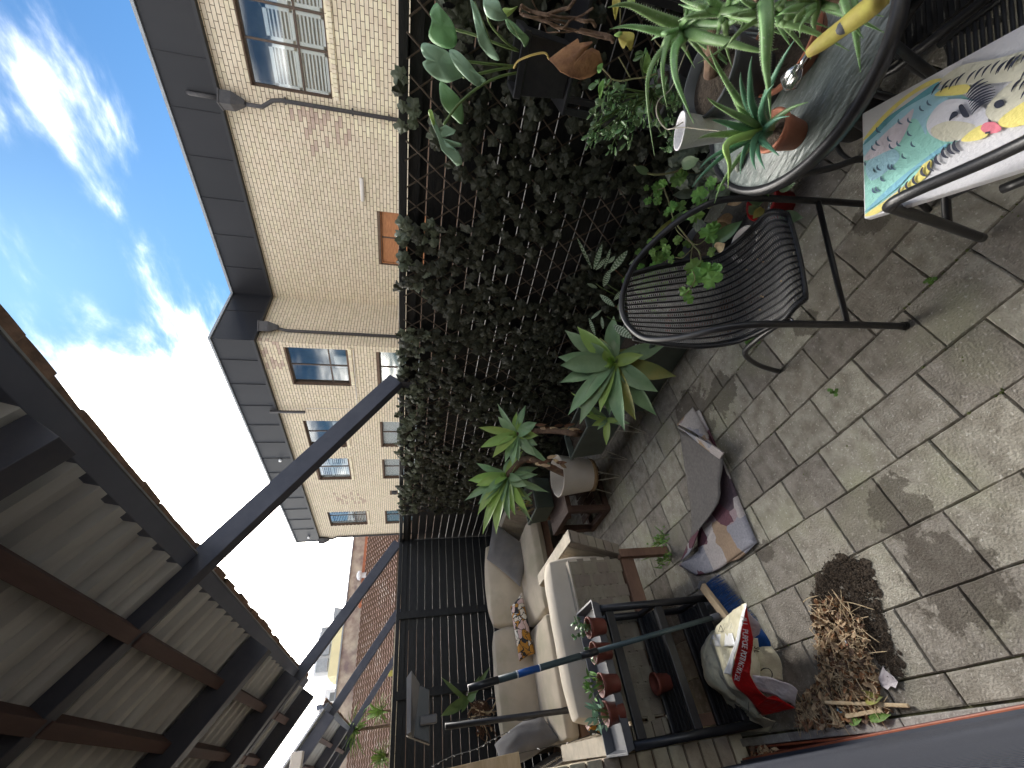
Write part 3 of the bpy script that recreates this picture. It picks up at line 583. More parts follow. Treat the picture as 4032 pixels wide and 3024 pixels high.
# windows
def window(x, w_, parent):
    y0, y1, z0, z1 = w_['r']; d = .09; fw = .034
    if w_.get('vent'):
        f = MB().box((x + .01, y0, z0), (x + .05, y1, z1)).build('air_vent', 'pipe', parent); MB().lathe([(0.001, 0), (.1, 0), (.1, .02), (.0, .02)], (x - .002, (y0 + y1) / 2, (z0 + z1) / 2), 16, axis=(-1, 0, 0)).build('grille', 'clad_dark', f); return
    b = MB(); xf = x + d
    b.box((xf, y0, z0), (xf + .05, y1, z0 + fw)); b.box((xf, y0, z1 - fw), (xf + .05, y1, z1)); b.box((xf, y0, z0 + fw), (xf + .05, y0 + fw, z1 - fw)); b.box((xf, y1 - fw, z0 + fw), (xf + .05, y1, z1 - fw))
    f = b.build('window', 'cedar' if w_.get('cedar') else 'bronze', parent)
    zz = [z0 + fw] + ([w_['mz']] if w_.get('mz') else []) + [z1 - fw]
    yy = [y0 + fw] + list(w_['my']) + [y1 - fw]
    for m in w_['my']: MB().box((xf + .004, m - .02, z0 + fw), (xf + .046, m + .02, z1 - fw)).build('mullion', 'bronze', f)
    if w_.get('mz'): MB().box((xf + .006, y0 + fw, w_['mz'] - .02), (xf + .044, y1 - fw, w_['mz'] + .02)).build('transom', 'bronze', f)
    for a, b_ in zip(yy, yy[1:]):
        for c, e in zip(zz, zz[1:]):
            MB().box((xf + .02, a + .012, c + .012), (xf + .026, b_ - .012, e - .012)).build('pane', 'cedar' if w_.get('cedar') else 'pane', f)
    bb = MB(); back = x + .9
    bb.add([(back, y0 - .1, z0 - .1), (back, y1 + .1, z0 - .1), (back, y1 + .1, z1 + .1), (back, y0 - .1, z1 + .1), (x + .222, y0 - .1, z0 - .1), (x + .222, y1 + .1, z0 - .1), (x + .222, y1 + .1, z1 + .1), (x + .222, y0 - .1, z1 + .1)],
           [(0, 1, 2, 3), (0, 4, 5, 1), (1, 5, 6, 2), (2, 6, 7, 3), (3, 7, 4, 0)]); bb.build('room', 'room', f)
    if w_.get('sh'):
        top = w_['sh']; ysp = [y0] + list(w_['my']) + [y1]
        for a, b_ in zip(ysp, ysp[1:]):
            s = MB(); a += .03; b_ -= .03; xs = xf + .035
            s.box((xs, a, z0 + .02), (xs + .03, a + .06, top - .05)); s.box((xs, b_ - .06, z0 + .02), (xs + .03, b_, top - .05)); s.box((xs, a, z0 + .02), (xs + .03, b_, z0 + .09)); s.box((xs, a, top - .12), (xs + .03, b_, top - .05)); s.box((xs, a, z0 + .62), (xs + .03, b_, z0 + .68))
            zl = z0 + .11
            while zl < top - .14:
                s.add([(xs, a + .06, zl), (xs, b_ - .06, zl), (xs + .045, b_ - .06, zl + .045), (xs + .045, a + .06, zl + .045)], [(0, 1, 2, 3)]); zl += .072
            s.build('shutter', 'shutter', f)
    if w_.get('blind') or w_.get('blue'):
        s = MB(); zl = z0 + .05
        while zl < z1 - .05: s.box((xf + .034, y0 + .03, zl), (xf + .038, y1 - .03, zl + .046)); zl += .05
        s.build('blind', 'label_pale' if w_.get('blue') else 'shutter', f)
    if w_.get('room'):
        s = MB(); s.box((xf + .55, y0 + .1, z0), (xf + .6, y0 + .55, z0 + .9)); s.box((xf + .5, y1 - .7, z0), (xf + .55, y1 - .2, z0 + .5)); s.build('furnishing', 'shutter', f)
    if w_.get('sill'):
        k = int((y1 - y0 + .12) / .086); sl_ = MB().add([(-.045, -.038, -.02), (-.045, .038, -.02), (.11, .038, .06), (.11, -.038, .06), (-.045, -.038, -.10), (-.045, .038, -.10), (.0, .038, -.10), (.0, -.038, -.10)],
                [(0, 3, 2, 1), (0, 1, 5, 4), (4, 5, 6, 7), (1, 2, 6, 5), (0, 4, 7, 3)]).mesh('sill_brick', 'brick')
        for i in range(k): put('sill_brick', sl_, f, (x, y0 - .02 + .086 * i, z0 - .045))
M['label_pale'] = mat('label_pale', (.25, .52, .68), (.2, .45, .6), 3, .5)
for w_ in W1: window(X1, w_, bl)
for w_ in W2: window(X2, w_, bl)
# parapet cladding
def panels(face, pts):
    for a, b in zip(pts, pts[1:]):
        c = MB()
        if face == 'J': c.box((a + .004, YJ - .12, ZT - .0), (b - .004, YJ - .04, 6.93)); c.box((b - .012, YJ - .135, ZT), (b + .012, YJ - .118, 6.93))
        else: x = X1 if face == '1' else X2; c.box((x - .12, a + .004, ZT), (x - .04, b - .004, 6.93)); c.box((x - .135, b - .012, ZT), (x - .118, b + .012, 6.93))
        c.build('cladding_panel', 'clad', bl)
panels('1', [-6 + .985 * i for i in range(15)] + [YJ - .12]); panels('2', [YJ - .12] + [9.48 + 1.005 * i for i in range(12)] + [YE]); panels('J', [X2 - .12, 10.6, X1 - .12])
cp = MB().box((X1 - .16, -6, 6.93), (X1 + .1, YJ - .14, 6.99)).box((X2 - .16, YJ - .16, 6.93), (X2 + .1, YE, 6.99)).box((X2 + .1, YJ - .16, 6.93), (X1 + .2, YJ + .1, 6.99)); cp.build('coping', 'grey_metal', bl)
cp = MB().box((X1 - .15, -6, ZT - .07), (X1 + .0, YJ - .15, ZT - .004)).box((X2 - .15, YJ - .15, ZT - .07), (X2 - .0, YE, ZT - .004)).box((X2, YJ - .15, ZT - .07), (X1, YJ - .0, ZT - .004)); cp.build('soffit_trim', 'clad_dark', bl)
# rain heads and pipes
def hopper(parent, x, y, z, pts, ax='x'):
    b = MB(); w_ = .17
    prof = [(.06, -.46), (.09, -.40), (.17, -.22), (.17, 0), (.19, 0), (.19, .03)]
    b.lathe([(r * 1.15, zz) for r, zz in prof], (x, y, z), 4); b.build('rain_head', 'pipe', parent)
    MB().tube(pts, .045, 8).build('downpipe', 'pipe', parent, smooth=True)
hopper(bl, X1 - .17, 3.54, 5.86, [(X1 - .15, 3.56, 5.5), (X1 - .15, 3.56, 5.08), (X1 - .10, 3.42, 4.86), (X1 - .06, 3.40, 4.7), (X1 - .06, 3.40, 0)])
hopper(bl, X2 + .42, YJ - .17, 5.86, [(X2 + .42, YJ - .14, 5.5), (X2 + .42, YJ - .06, 5.2), (X2 + .42, YJ - .06, 0)])
hopper(bl, X2 - .12, YE - .12, 5.90, [(X2 - .1, YE - .14, 5.6), (X2 - .1, YE - .14, 5.3), (X2 - .07, YE - .24, 5.1), (X2 - .07, YE - .24, 0)])
MB().tube([(X1 - .12, 3.52, 6.5), (X1 - .17, 3.52, 6.44), (X1 - .17, 3.52, 5.86)], .045, 8).build('overflow_pipe', 'pipe', bl, True)
for z in (4.6, 3.2, 2.4): MB().box((X1 - .08, 3.33, z), (X1 - .0, 3.47, z + .025)).build('pipe_clip', 'pipe', bl)
MB().lathe([(0, -.30), (.05, -.29), (.055, 0), (.05, .29), (0, .30)], (X1 - .05, 5.15, 3.11), 10, axis=(0, 1, 0)).build('wall_light', 'white_pot', bl, True)
MB().box((X2 - .22, 11.66, 5.05), (X2 - .14, 11.74, 6.1)).build('light_bar', 'pipe', bl, bevel=.02)
MB().tube([(X2 - .02, 11.7, 5.05), (X2 - .02, 11.7, 3.46), (X2 - .02, 9.0, 3.40)], .012, 6).build('cable', 'white_pot', bl)
for y, z in ((14.6, 6.33), (21.4, 6.33)): MB().lathe([(0, -.02), (.06, -.02), (.05, .06), (0, .07)], (X2 - .13, y, z), 12, axis=(-1, 0, 0)).build('sensor', 'shutter', bl, True)
# trees or yards seen beyond: far tiled building, gable wall, rooftop plant
ft = thing('tiled_house', 'brown tiled roof of a house beyond the apartment building', 'house')
b = MB(); ya, yb_, za, zb = 26.0, 29.5, 2.2, 4.32; n_r = 17
tl = MB()
for r in range(n_r):
    t0, t1 = r / n_r, (r + 1) / n_r
    y_0, y_1 = ya + (yb_ - ya) * t0, ya + (yb_ - ya) * t1; z_0, z_1 = za + (zb - za) * t0, za + (zb - za) * t1
    x = -3.0; i = 0
    while x < 14:
        s = .30; pts = []
        for q in range(5): pts.append((x + s * q / 4, .035 * math.sin(math.pi * q / 4)))
        off = rnd.uniform(-.01, .01)
        h0 = 1.6; vs = [(a, y_0 - .09, z_0 + h * h0 + .055 + off) for a, h in pts] + [(a, y_1, z_1 + h * .6) for a, h in pts] + [(a, y_0 - .09, z_0 - .03) for a, h in pts]
        tl.add(vs, [(j, j + 1, 6 + j, 5 + j) for j in range(4)] + []).add([vs[10 + j] for j in range(5)] + [vs[j] for j in range(5)], [(j, j + 1, 6 + j, 5 + j) for j in range(4)], 1); x += s; i += 1
tag(tl.build('roof_tiles', ['far_tile', 'bark'], ft), kind='stuff')  # second colour darkens the tile lips, painting in the row shadows
MB().box((-3, ya + .15, 0), (14, ya + .35, za)).build('wall', 'dirty_brick', ft)
MB().box((-3, ya - .12, za - .14), (14, ya - .02, za + .02)).build('gutter', 'bronze', ft)
MB().box((8.3, yb_ - .1, zb - .05), (14, yb_ + .12, zb + .16)).build('ridge_cap', 'ridge', ft)
vt = MB(); vt.lathe([(.16, -.3), (.16, 0), (.24, .02), (.30, .12), (.24, .24), (.1, .3), (0, .3)], (10.1, 29.2, 4.45), 14); vt.build('roof_ventilator', 'render_white', ft, True)
gw = thing('gable_block', 'weathered cream brick block rising behind the tiled roof', 'building')
MB().box((-3, 30, 0), (15, 30.3, 5.25)).build('wall', 'dirty_brick', gw); MB().box((-3, 29.9, 5.25), (15, 30.4, 5.33)).build('coping', 'grey_metal', gw)
yr = thing('yellow_plant_room', 'pale yellow rooftop plant room above the weathered brick block', 'building')
q0, q1 = gy(*Z(1000, 2500, .3165)(1060, 100), 33), gy(*Z(1000, 2500, .3165)(915, 520), 33)
MB().box((q1.x, 33, 4.5), (q0.x + 1.2, 36, q1.z)).build('wall', 'render_yellow', yr)
for a in (.3, 1.2, 2.1): MB().box((q1.x + a, 32.97, q1.z + .1), (q1.x + a + .7, 35, q1.z + .75)).build('louvre', 'grey_metal', yr)
MB().box((q1.x + .1, 33.2, q1.z), (q0.x + .8, 35.8, q1.z + .9)).build('upper_storey', 'render_white', yr)
ac = thing('rooftop_unit', 'white rooftop air conditioning unit with open side above the brick block', 'air conditioner')
q = gy(*Z(1000, 2500, .3165)(950, 800), 31)
MB().box((q.x - .35, 31, 5.2), (q.x + .5, 32, q.z + .35)).build('casing', 'render_white', ac, bevel=.03); MB().box((q.x - .1, 30.97, 5.4), (q.x + .3, 31, q.z + .05)).build('grille', 'room', ac)
ac = thing('rooftop_duct', 'grey rooftop duct with flared hood above the brick block', 'duct')
q = gy(*Z(1000, 2050, .3316)(1040, 1130), 31)
MB().add([(q.x - .3, 31, 5.2), (q.x + .35, 31, 5.2), (q.x + .55, 31, q.z + .5), (q.x - .1, 31, q.z + .5), (q.x - .3, 32, 5.2), (q.x + .35, 32, 5.2), (q.x + .55, 32, q.z + .5), (q.x - .1, 32, q.z + .5)], [(0, 1, 2, 3), (7, 6, 5, 4), (0, 4, 5, 1), (1, 5, 6, 2), (2, 6, 7, 3), (3, 7, 4, 0)]).build('hood', 'grey_metal', ac)
nw = thing('garden_wall', 'low cream brick garden wall just above the end fence', 'wall')
MB().box((-1.0, 10.0, 0), (FX, 10.2, 1.80)).build('mortar_core', 'mortar', nw)
gb = MB().box((-.115, -.055, -.038), (.115, .055, .038)).mesh('brick', 'brick_old')
for c in range(3):
    for i in range(14): put('brick', gb, nw, (-.8 + .24 * i - (.12 if c % 2 else 0), 10.045, 1.86 - .086 * c), bevel=.004)
for i in range(38): put('brick', MB().box((-.038, -.115, -.03), (.038, .115, .03)).mesh('brick', 'brick_old') if i == 0 else _rb, nw, (-.95 + .086 * i, 10.1, 1.93)) if False else None
tn = thing('street_sign', 'small yellow sign at the gutter of the tiled house', 'sign')
q = gy(*Z(1000, 2500, .3165)(1703, 478), 25.5); MB().box((q.x - .12, 25.5, q.z - .12), (q.x + .12, 25.53, q.z + .12)).build('plate', 'yellow_leaf', tn)
MB().tube([(q.x, 25.55, q.z - .1), (q.x, 25.55, 0)], .03, 6).build('pole', 'grey_metal', tn)
# spiky plants beyond the end fence
def spiky(c, r, n, label, seed):
    rr = random.Random(seed); t = thing('dracaena', label, 'plant', 'spiky plants beyond the end fence'); c = V(c)
    MB().tube([V((c.x + .05, c.y, 0)), V((c.x, c.y, c.z * .5)), c], [.06, .05, .03], 8).build('trunk', 'bark', t, True)
    for i in range(n):
        a = rr.uniform(0, 6.28); e = rr.uniform(-.5, 1.3); d = V((math.cos(a) * math.cos(e), math.sin(a) * math.cos(e), math.sin(e)))
        tip = c + d * r * rr.uniform(.7, 1.1); strap_leaf(c, tip, r * .07, V((0, 0, 1)), .25, t, 'leaf', 'far_leaf', n=5)
def strap_mesh(a, b, wd, axis, arch, n=9, fold=.25, prof=None, seed=0, tipcurl=0):
    a, b, axis = V(a), V(b), V(axis).normalized(); Ln = (b - a).length
    c = (a + b) / 2 + axis * arch * Ln
    cl = bez(a, c, b, n); m_ = MB(); vs = []
    for i, p in enumerate(cl):
        t = i / n; tg = (cl[min(i + 1, n)] - cl[max(i - 1, 0)]).normalized(); sd = tg.cross(axis)
        sd = sd.normalized() if sd.length > 1e-4 else tg.orthogonal().normalized(); nn_ = sd.cross(tg)
        ww = wd * (prof(t) if prof else (.42 + .58 * math.sin(math.pi * min(1, (t * 1.02 + .02)) ** .85)) * (1 - max(0, (t - .62) / .38) ** 2.2))
        ww = max(ww, .0006)
        rip = wob(p, 26, .0025, seed)
        for s_ in (-1, -.55, 0, .55, 1): vs.append(p + sd * s_ * ww + nn_ * (fold * ww * (s_ * s_) + rip * s_))
    k = 5; return m_.add(vs, [(i * k + j, i * k + j + 1, (i + 1) * k + j + 1, (i + 1) * k + j) for i in range(n) for j in range(k - 1)])
def strap_leaf(a, b, wd, axis, arch, parent, name='leaf', m_='agave', n=9, fold=.25, seed=0, prof=None):
    return strap_mesh(a, b, wd, axis, arch, n, fold, prof, seed).build(name, m_, parent, True)
z4f = Z(1000, 2500, .3165)
spiky(gy(*z4f(1290, 1180), 12.0), .55, 70, 'largest spiky plant beside the neighbour verandah', 1)
spiky(gy(*z4f(1600, 950), 12.6), .38, 50, 'spiky plant in front of the tiled roof right of the largest', 2)
spiky(gy(*z4f(1640, 1500), 11.6), .36, 50, 'small spiky plant below the neighbour post', 3)

# ------------------------------------------------------------------ wicker armchair
def armchair(name, label, foot, wv, dv, seat_h=.42):
    """foot: front-left foot; wv: across; dv: towards the back"""
    t = thing(name, label, 'chair'); F = V(foot); wv = V(wv).normalized(); dv = V(dv).normalized(); up_ = V((0, 0, 1)); W_ = .50
    P = lambda a, b, c: F + wv * a + dv * b + up_ * c
    loop = spline([P(0, 0, 0), P(0, .03, .28), P(0.0, .075, .56), P(.005, .15, .66), P(.02, .28, .715), P(.07, .43, .765), P(.16, .515, .79), P(W_ / 2, .54, .80), P(W_ - .16, .515, .79), P(W_ - .07, .43, .765), P(W_ - .02, .28, .715), P(W_ - .005, .15, .66), P(W_, .075, .56), P(W_, .03, .28), P(W_, 0, 0)], 6)
    MB().tube(loop, .0125, 12).build('arm_frame', 'black_metal', t, True)
    MB().tube([P(.005, .022, .235), P(W_ / 2, .03, .225), P(W_ - .005, .022, .235)], .0095, 10).build('front_brace', 'black_metal', t, True)
    for s in (0, 1):
        X_ = lambda a: a if s == 0 else W_ - a
        MB().tube(spline([P(X_(.045), .10, .40), P(X_(.03), .30, .36), P(X_(.02), .42, .30), P(X_(.0), .50, .16), P(X_(-.01), .55, 0)], 5), .0115, 10).build('rear_leg', 'black_metal', t, True)
        MB().lathe([(.014, 0), (.016, .004), (.014, .02)], P(X_(0), 0, 0), 10).build('foot_cap', 'black_paint', t, True)
        MB().tube([P(X_(.0), .05, .42), P(X_(.05), .09, seat_h - .01)], .005, 6).build('seat_bolt', 'silver', t, True)
    # woven shell: side profile from the front edge up to the top of the back
    prof = spline([V((.02, .395, 0)), V((.05, .425, 0)), V((.16, .405, 0)), V((.30, .395, 0)), V((.385, .43, 0)), V((.44, .54, 0)), V((.485, .68, 0)), V((.515, .775, 0))], 8)
    ln = [0]
    for a, b in zip(prof, prof[1:]): ln.append(ln[-1] + (b - a).length)
    def at(u):
        s = u * ln[-1]
        for i in range(len(prof) - 1):
            if ln[i + 1] >= s - 1e-9:
                q = (s - ln[i]) / (ln[i + 1] - ln[i]); return prof[i].lerp(prof[i + 1], q)
        return prof[-1]
    def half(u):   # half width along the profile
        if u < .12: return .165 + .045 * math.sin(u / .12 * math.pi / 2)
        if u < .5: return .21 - .012 * (u - .12)
        return .205 - .055 * max(0, (u - .62) / .38) ** 1.6 + .0 
    def S_(u, v, h=0):   # v in -1..1
        p = at(u); e = .012 * (1 - v * v) ; back_ = max(0, min(1, (u - .45) / .2))
        q = P(W_ / 2 + v * half(u), p.x + .035 * back_ * (1 - v * v) - .0, p.y - e * (1 - back_) + h)
        return q
    for e in (-1, 1):
        MB().tube([S_(i / 40, e) for i in range(41)], .009, 10).build('seat_edge', 'black_metal', t, True)
    MB().tube([S_(0, -1 + i / 6) for i in range(13)], .009, 10).build('seat_edge', 'black_metal', t, True)
    mm = MB(); nS = 165
    ribs = 15
    for k in range(nS):
        u = .006 + .985 * k / nS; ph = k % 2
        pts = [S_(u, -1 + 2 * j / (ribs * 2), .0030 * (1 if (j + ph) % 2 else -1)) for j in range(ribs * 2 + 1)]
        mm.tube(pts, .0017, 4, cap=False)
    mm.build('weave', 'wicker', t)
    for j in range(ribs):
        v = -1 + 2 * (j + .5) / ribs
        MB().tube([S_(i / 36, v, .0035) for i in range(37)], .0040, 6).build('rib', 'black_paint', t, True)
    # wound binding on the rim
    bd = MB(); 
    for e in (-1, 1):
        for i in range(130):
            u = i / 130; c = S_(u, e); tg = (S_(min(1, u + .01), e) - S_(max(0, u - .01), e)).normalized()
            bd.lathe([(.0096, -.0016), (.0108, 0), (.0096, .0016)], c, 8, axis=tg)
    bd.build('rim_binding', 'black_metal', t, True)
    return t, P, S_
F1 = V((.96, .67, 0)); dv1 = V((.47, .88, 0)).normalized(); wv1 = V((.88, -.47, 0)).normalized()
ch1, P1, S1 = armchair('wicker_armchair', 'black wicker armchair standing on the paving by the ivy fence', F1, wv1, dv1)
crumb = MB()
for i in range(7):
    p = S1(rnd.uniform(.08, .35), rnd.uniform(-.7, .8), .012); crumb.lathe([(0, -.002), (.004, 0), (.003, .003), (0, .005)], p, 5)
tag(crumb.build('seed_crumbs', 'dead_pale'), kind='stuff')

# ------------------------------------------------------------------ second chair holding the painting
c2 = thing('metal_armchair', 'black metal chair with the budgie painting laid across it', 'chair')
zpf = Z(3300, 0, .5426)
bend = gz(*zpf(375, 1490), .57); f2 = gz(*D(2120, 514), .012)
e2 = gz(*zpf(1349, 1035), .585); dirv = (e2 - bend).normalized()
perp = V((dirv.y, -dirv.x, 0)) if V((dirv.y, -dirv.x, 0)).dot(V((1, 0, 0))) > 0 else V((-dirv.y, dirv.x, 0))
arm = spline([f2, f2.lerp(bend, .55) + V((0, 0, 0)), bend + V((.02, .012, -.055)), bend, bend + dirv * .06 + V((0, 0, .012)), e2, e2 + dirv * .22 + V((0, 0, .05)), e2 + dirv * .30 + perp * .12 + V((0, 0, .07)), e2 + dirv * .30 + perp * .36 + V((0, 0, .07)), e2 + dirv * .2 + perp * .46 + V((0, 0, .04)), bend + perp * .47 - dirv * .0 + V((0, 0, -.06)), V((f2.x, f2.y, 0)) + perp * .47 + V((0, 0, .012))], 6)
MB().tube(arm, .0135, 12).build('arm_frame', 'black_metal', c2, True)
br = f2.lerp(bend, .42); MB().tube([br, br + perp * .25, br + perp * .46], .0105, 10).build('front_brace', 'black_metal', c2, True)
for k in (.0, .46):
    s0 = bend + dirv * .12 + perp * k - V((0, 0, .17)); MB().tube(spline([s0, s0 + dirv * .2 - V((0, 0, .02)), s0 + dirv * .36 - V((0, 0, .2)), V((s0.x, s0.y, 0)) + dirv * .42], 5), .011, 10).build('rear_leg', 'black_metal', c2, True)
sm = MB(); s0 = bend + dirv * .05 + perp * .03 - V((0, 0, .155))
for i in range(26): sm.tube([s0 + dirv * (.013 * i), s0 + dirv * (.013 * i) + perp * .41], .0045, 6)
sm.build('seat_slats', 'black_metal', c2, True)
for v in (perp * .03, perp * .43): MB().tube([s0 + v - perp * .03 - dirv * .02, s0 + v - perp * .03 + dirv * .36], .009, 8).build('seat_rail', 'black_metal', c2, True)

# painting: canvas board with a budgie
PZ = .512
pa, pb, pc, pd_ = gz(*zpf(172, 825), PZ), gz(*zpf(188, 1590), PZ), gz(*D(2212, 52), PZ), gz(*D(2212, 338), PZ)
ex = ((pc - pa).normalized() + (pd_ - pb).normalized() * 0).normalized()
ln_ = .56
pt = thing('budgie_painting', 'pastel painting of a budgie on white canvas, laid over the black chair', 'painting')
a0, b0 = pa, pb; a1, b1 = pa + ex * ln_, pb + ex * ln_
dn = V((0, 0, -.024))
MB().add([a0, b0, b1, a1, a0 + dn, b0 + dn, b1 + dn, a1 + dn], [(0, 1, 2, 3), (7, 6, 5, 4), (0, 4, 5, 1), (1, 5, 6, 2), (2, 6, 7, 3), (3, 7, 4, 0)]).build('canvas', 'canvas', pt, bevel=.003)
PC = dict(aqua=(.32, .66, .60), blue=(.35, .60, .72), lilac=(.62, .58, .66), teal=(.13, .36, .44), yellow=(.80, .70, .22), sky=(.22, .50, .64), white=(.66, .66, .72), cream=(.64, .62, .50), pink=(.72, .20, .26), ink=(.03, .035, .06), paleink=(.08, .14, .22))
for k, v in PC.items(): M['pt_' + k] = mat('paint_' + k, v, tuple(x * .92 for x in v), 30, .65, .3, 120)
layer = [0]
def clipq(p):
    # keep inside the canvas
    e1 = ex; e2_ = (b0 - a0); L2 = e2_.length; e2_ = e2_.normalized(); r = p - a0
    n_ = e1.cross(e2_).z; u = (r.cross(e2_).z) / n_; v_ = (e1.cross(r).z) / n_
    u = min(max(u, .0015), ln_ - .002); v_ = min(max(v_, .0015), L2 - .0015); return a0 + e1 * u + e2_ * v_
def paint(kind, name, pts, ext=False):
    layer[0] += 1; h = .00035 * (1 + layer[0] % 40) 
    q = [clipq(gz(*zpf(x, y), PZ)) for x, y in pts]; c = sum(q, V()) / len(q)
    b = MB(); vs = [p + V((0, 0, h)) for p in q]; b.add(vs, [tuple(range(len(vs)))]); b.build(name, 'pt_' + kind, pt)
def smooth_poly(pts, n=5):
    q = [V((x, y, 0)) for x, y in pts]; o = []; k = len(q)
    for i in range(k):
        p0, p1, p2, p3 = q[(i - 1) % k], q[i], q[(i + 1) % k], q[(i + 2) % k]
        for j in range(n):
            t = j / n; r = .5 * ((2 * p1) + (p2 - p0) * t + (2 * p0 - 5 * p1 + 4 * p2 - p3) * t * t + (3 * p1 - p0 - 3 * p2 + p3) * t ** 3); o.append((r.x, r.y))
    return o
paint('aqua', 'body', [(185, 1050), (400, 850), (560, 730), (700, 640), (900, 690), (1000, 740), (900, 1010), (800, 1060), (500, 1330), (200, 1560), (192, 1300)])
paint('blue', 'body_shade', smooth_poly([(200, 1010), (480, 790), (720, 650), (900, 700), (760, 760), (650, 860), (640, 980), (560, 860), (420, 960), (220, 1160)]))
paint('blue', 'body_shade', smooth_poly([(210, 1180), (380, 1080), (450, 1140), (360, 1240), (240, 1310)]))
paint('lilac', 'wing_patch', smooth_poly([(200, 1130), (330, 980), (480, 850), (552, 790), (520, 900), (440, 1050), (330, 1110), (215, 1165)]))
paint('teal', 'back_line', smooth_poly([(185, 1052), (330, 880), (520, 740), (700, 610), (745, 605), (690, 670), (470, 800), (280, 980)]))
paint('yellow', 'wing_edge', smooth_poly([(186, 1015), (300, 870), (450, 730), (640, 600), (745, 570), (735, 592), (560, 680), (400, 810), (240, 980)]))
paint('yellow', 'belly_edge', smooth_poly([(200, 1560), (400, 1420), (560, 1280), (640, 1170), (690, 1180), (640, 1290), (480, 1400), (300, 1545)]))
paint('sky', 'belly_line', smooth_poly([(195, 1545), (390, 1350), (600, 1180), (780, 1050), (770, 1090), (560, 1240), (430, 1370)]))
paint('white', 'cheek', smooth_poly([(650, 900), (720, 780), (830, 720), (1000, 740), (1090, 820), (1080, 940), (960, 1000), (820, 1030), (690, 990)]))
paint('cream', 'throat', smooth_poly([(690, 930), (820, 880), (1000, 910), (960, 990), (800, 1030), (700, 990)]))
paint('cream', 'face', smooth_poly([(1080, 830), (1150, 700), (1330, 560), (1560, 470), (1900, 560), (2000, 700), (1700, 700), (1400, 820), (1200, 900)]))
paint('cream', 'crown', smooth_poly([(740, 610), (900, 480), (1150, 430), (1500, 350), (1800, 420), (1500, 560), (1200, 600), (960, 620)]))
paint('yellow', 'nape', smooth_poly([(710, 690), (790, 640), (940, 615), (970, 655), (900, 690), (760, 700)]))
paint('yellow', 'forehead', smooth_poly([(1175, 885), (1300, 780), (1480, 690), (1600, 760), (1440, 880), (1250, 930)]))
paint('yellow', 'chin', smooth_poly([(905, 1020), (980, 950), (1060, 910), (1110, 960), (1060, 1010), (960, 1030)]))
paint('pink', 'beak', smooth_poly([(1050, 930), (1080, 895), (1150, 890), (1200, 935), (1170, 965), (1100, 972), (1060, 955)]))
paint('ink', 'eye', smooth_poly([(1145, 770), (1160, 740), (1200, 728), (1222, 745), (1210, 775), (1170, 790)]))
paint('ink', 'nostril', [(1084, 962), (1120, 955), (1118, 972), (1082, 976)])
paint('ink', 'spot', smooth_poly([(890, 780), (915, 760), (940, 790), (970, 845), (940, 858), (915, 840)])); paint('ink', 'spot', smooth_poly([(822, 872), (845, 820), (880, 815), (888, 835), (850, 862), (830, 880)]))
def stroke(a, c, b, w0, kind='ink', name='stroke'):
    cl = bez(V((*a, 0)), V((*c, 0)), V((*b, 0)), 6); L_, R_2 = [], []
    for i, p in enumerate(cl):
        tg = (cl[min(i + 1, 6)] - cl[max(i - 1, 0)]).normalized(); n_ = V((-tg.y, tg.x, 0)); ww = w0 * 1.3 * (.25 + .75 * math.sin(math.pi * (i / 6)))
        L_.append((p.x + n_.x * ww, p.y + n_.y * ww)); R_2.append((p.x - n_.x * ww, p.y - n_.y * ww))
    paint(kind, name, L_ + R_2[::-1])
for i in range(9):
    t = i / 8; stroke((948 + 46 * t, 690 + 145 * t), (1000 + 55 * t, 610 + 140 * t), (1080 + 45 * t + 60 * math.sin(3 * t), 575 + 160 * t), 6)
rs = random.Random(5)
for r in range(5):
    for i in range(13 - r):
        x = 700 + 62 * i + 70 * r + rs.uniform(-10, 10); y = 690 - 20 * i - 6 * i * 0 + 46 * r * (1 if i > 6 else .0) - 26 * r + rs.uniform(-8, 8)
        if i > 6: y = 560 - 12 * (i - 6) + 60 * r + rs.uniform(-6, 6)
        if r > 1 and i < 5: continue
        stroke((x, y), (x + 20, y - 60), (x + 75, y - 95), 5.5)
for x, y in ((310, 950), (470, 890), (540, 880), (540, 975), (395, 1015), (310, 1045), (280, 1080), (410, 1070), (465, 1050), (570, 1055), (600, 1055), (475, 1135), (205, 1190), (270, 1235), (295, 1220), (375, 1215), (400, 1215), (325, 1300), (265, 1385), (290, 1375), (610, 790), (665, 750)):
    stroke((x - 6, y - 22), (x - 18, y + 12), (x + 22, y + 16), 6, 'paleink')
for i, (x, y) in enumerate(((870, 1060), (835, 1080), (790, 1110), (740, 1160), (690, 1210), (640, 1250), (580, 1310), (530, 1350), (480, 1390))):
    stroke((x - 10, y - 40 + i), (x - 45, y + 20), (x + 25 - i, y + 42 - i * 2), 12 - i * .6)

# dark woven chair beside the table
c3 = thing('rattan_chair', 'black rattan chair in deep shade under the table edge', 'chair')
rc = gz(*D(2090, 110), .42); rb = MB()
for i in range(24):
    a = rc + dirv * (.30 - .024 * i) - perp * -.12; rb.tube([a, a + perp * .40 + V((0, 0, .0))], .005, 6)
rb.build('seat_weave', 'black_paint', c3, True)
_a = rc + dirv * .30 + perp * .12 - V((0, 0, .006)); _b = rc - dirv * .27 + perp * .12 - V((0, 0, .006))
MB().add([_a, _b, _b + perp * .41, _a + perp * .41], [(0, 1, 2, 3)]).build('seat_lining', 'black_paint', c3, solid=.006)
q0 = rc + dirv * .30 + perp * .12; q1 = rc - dirv * .27 + perp * .12
MB().tube(spline([q0, q1, q1 + perp * .41, q0 + perp * .41, q0], 4), .012, 8).build('seat_frame', 'black_metal', c3, True)
for a in (q0, q1, q1 + perp * .41, q0 + perp * .41): MB().tube([a, V((a.x, a.y, 0))], .011, 8).build('leg', 'black_metal', c3, True)
bk3 = MB()
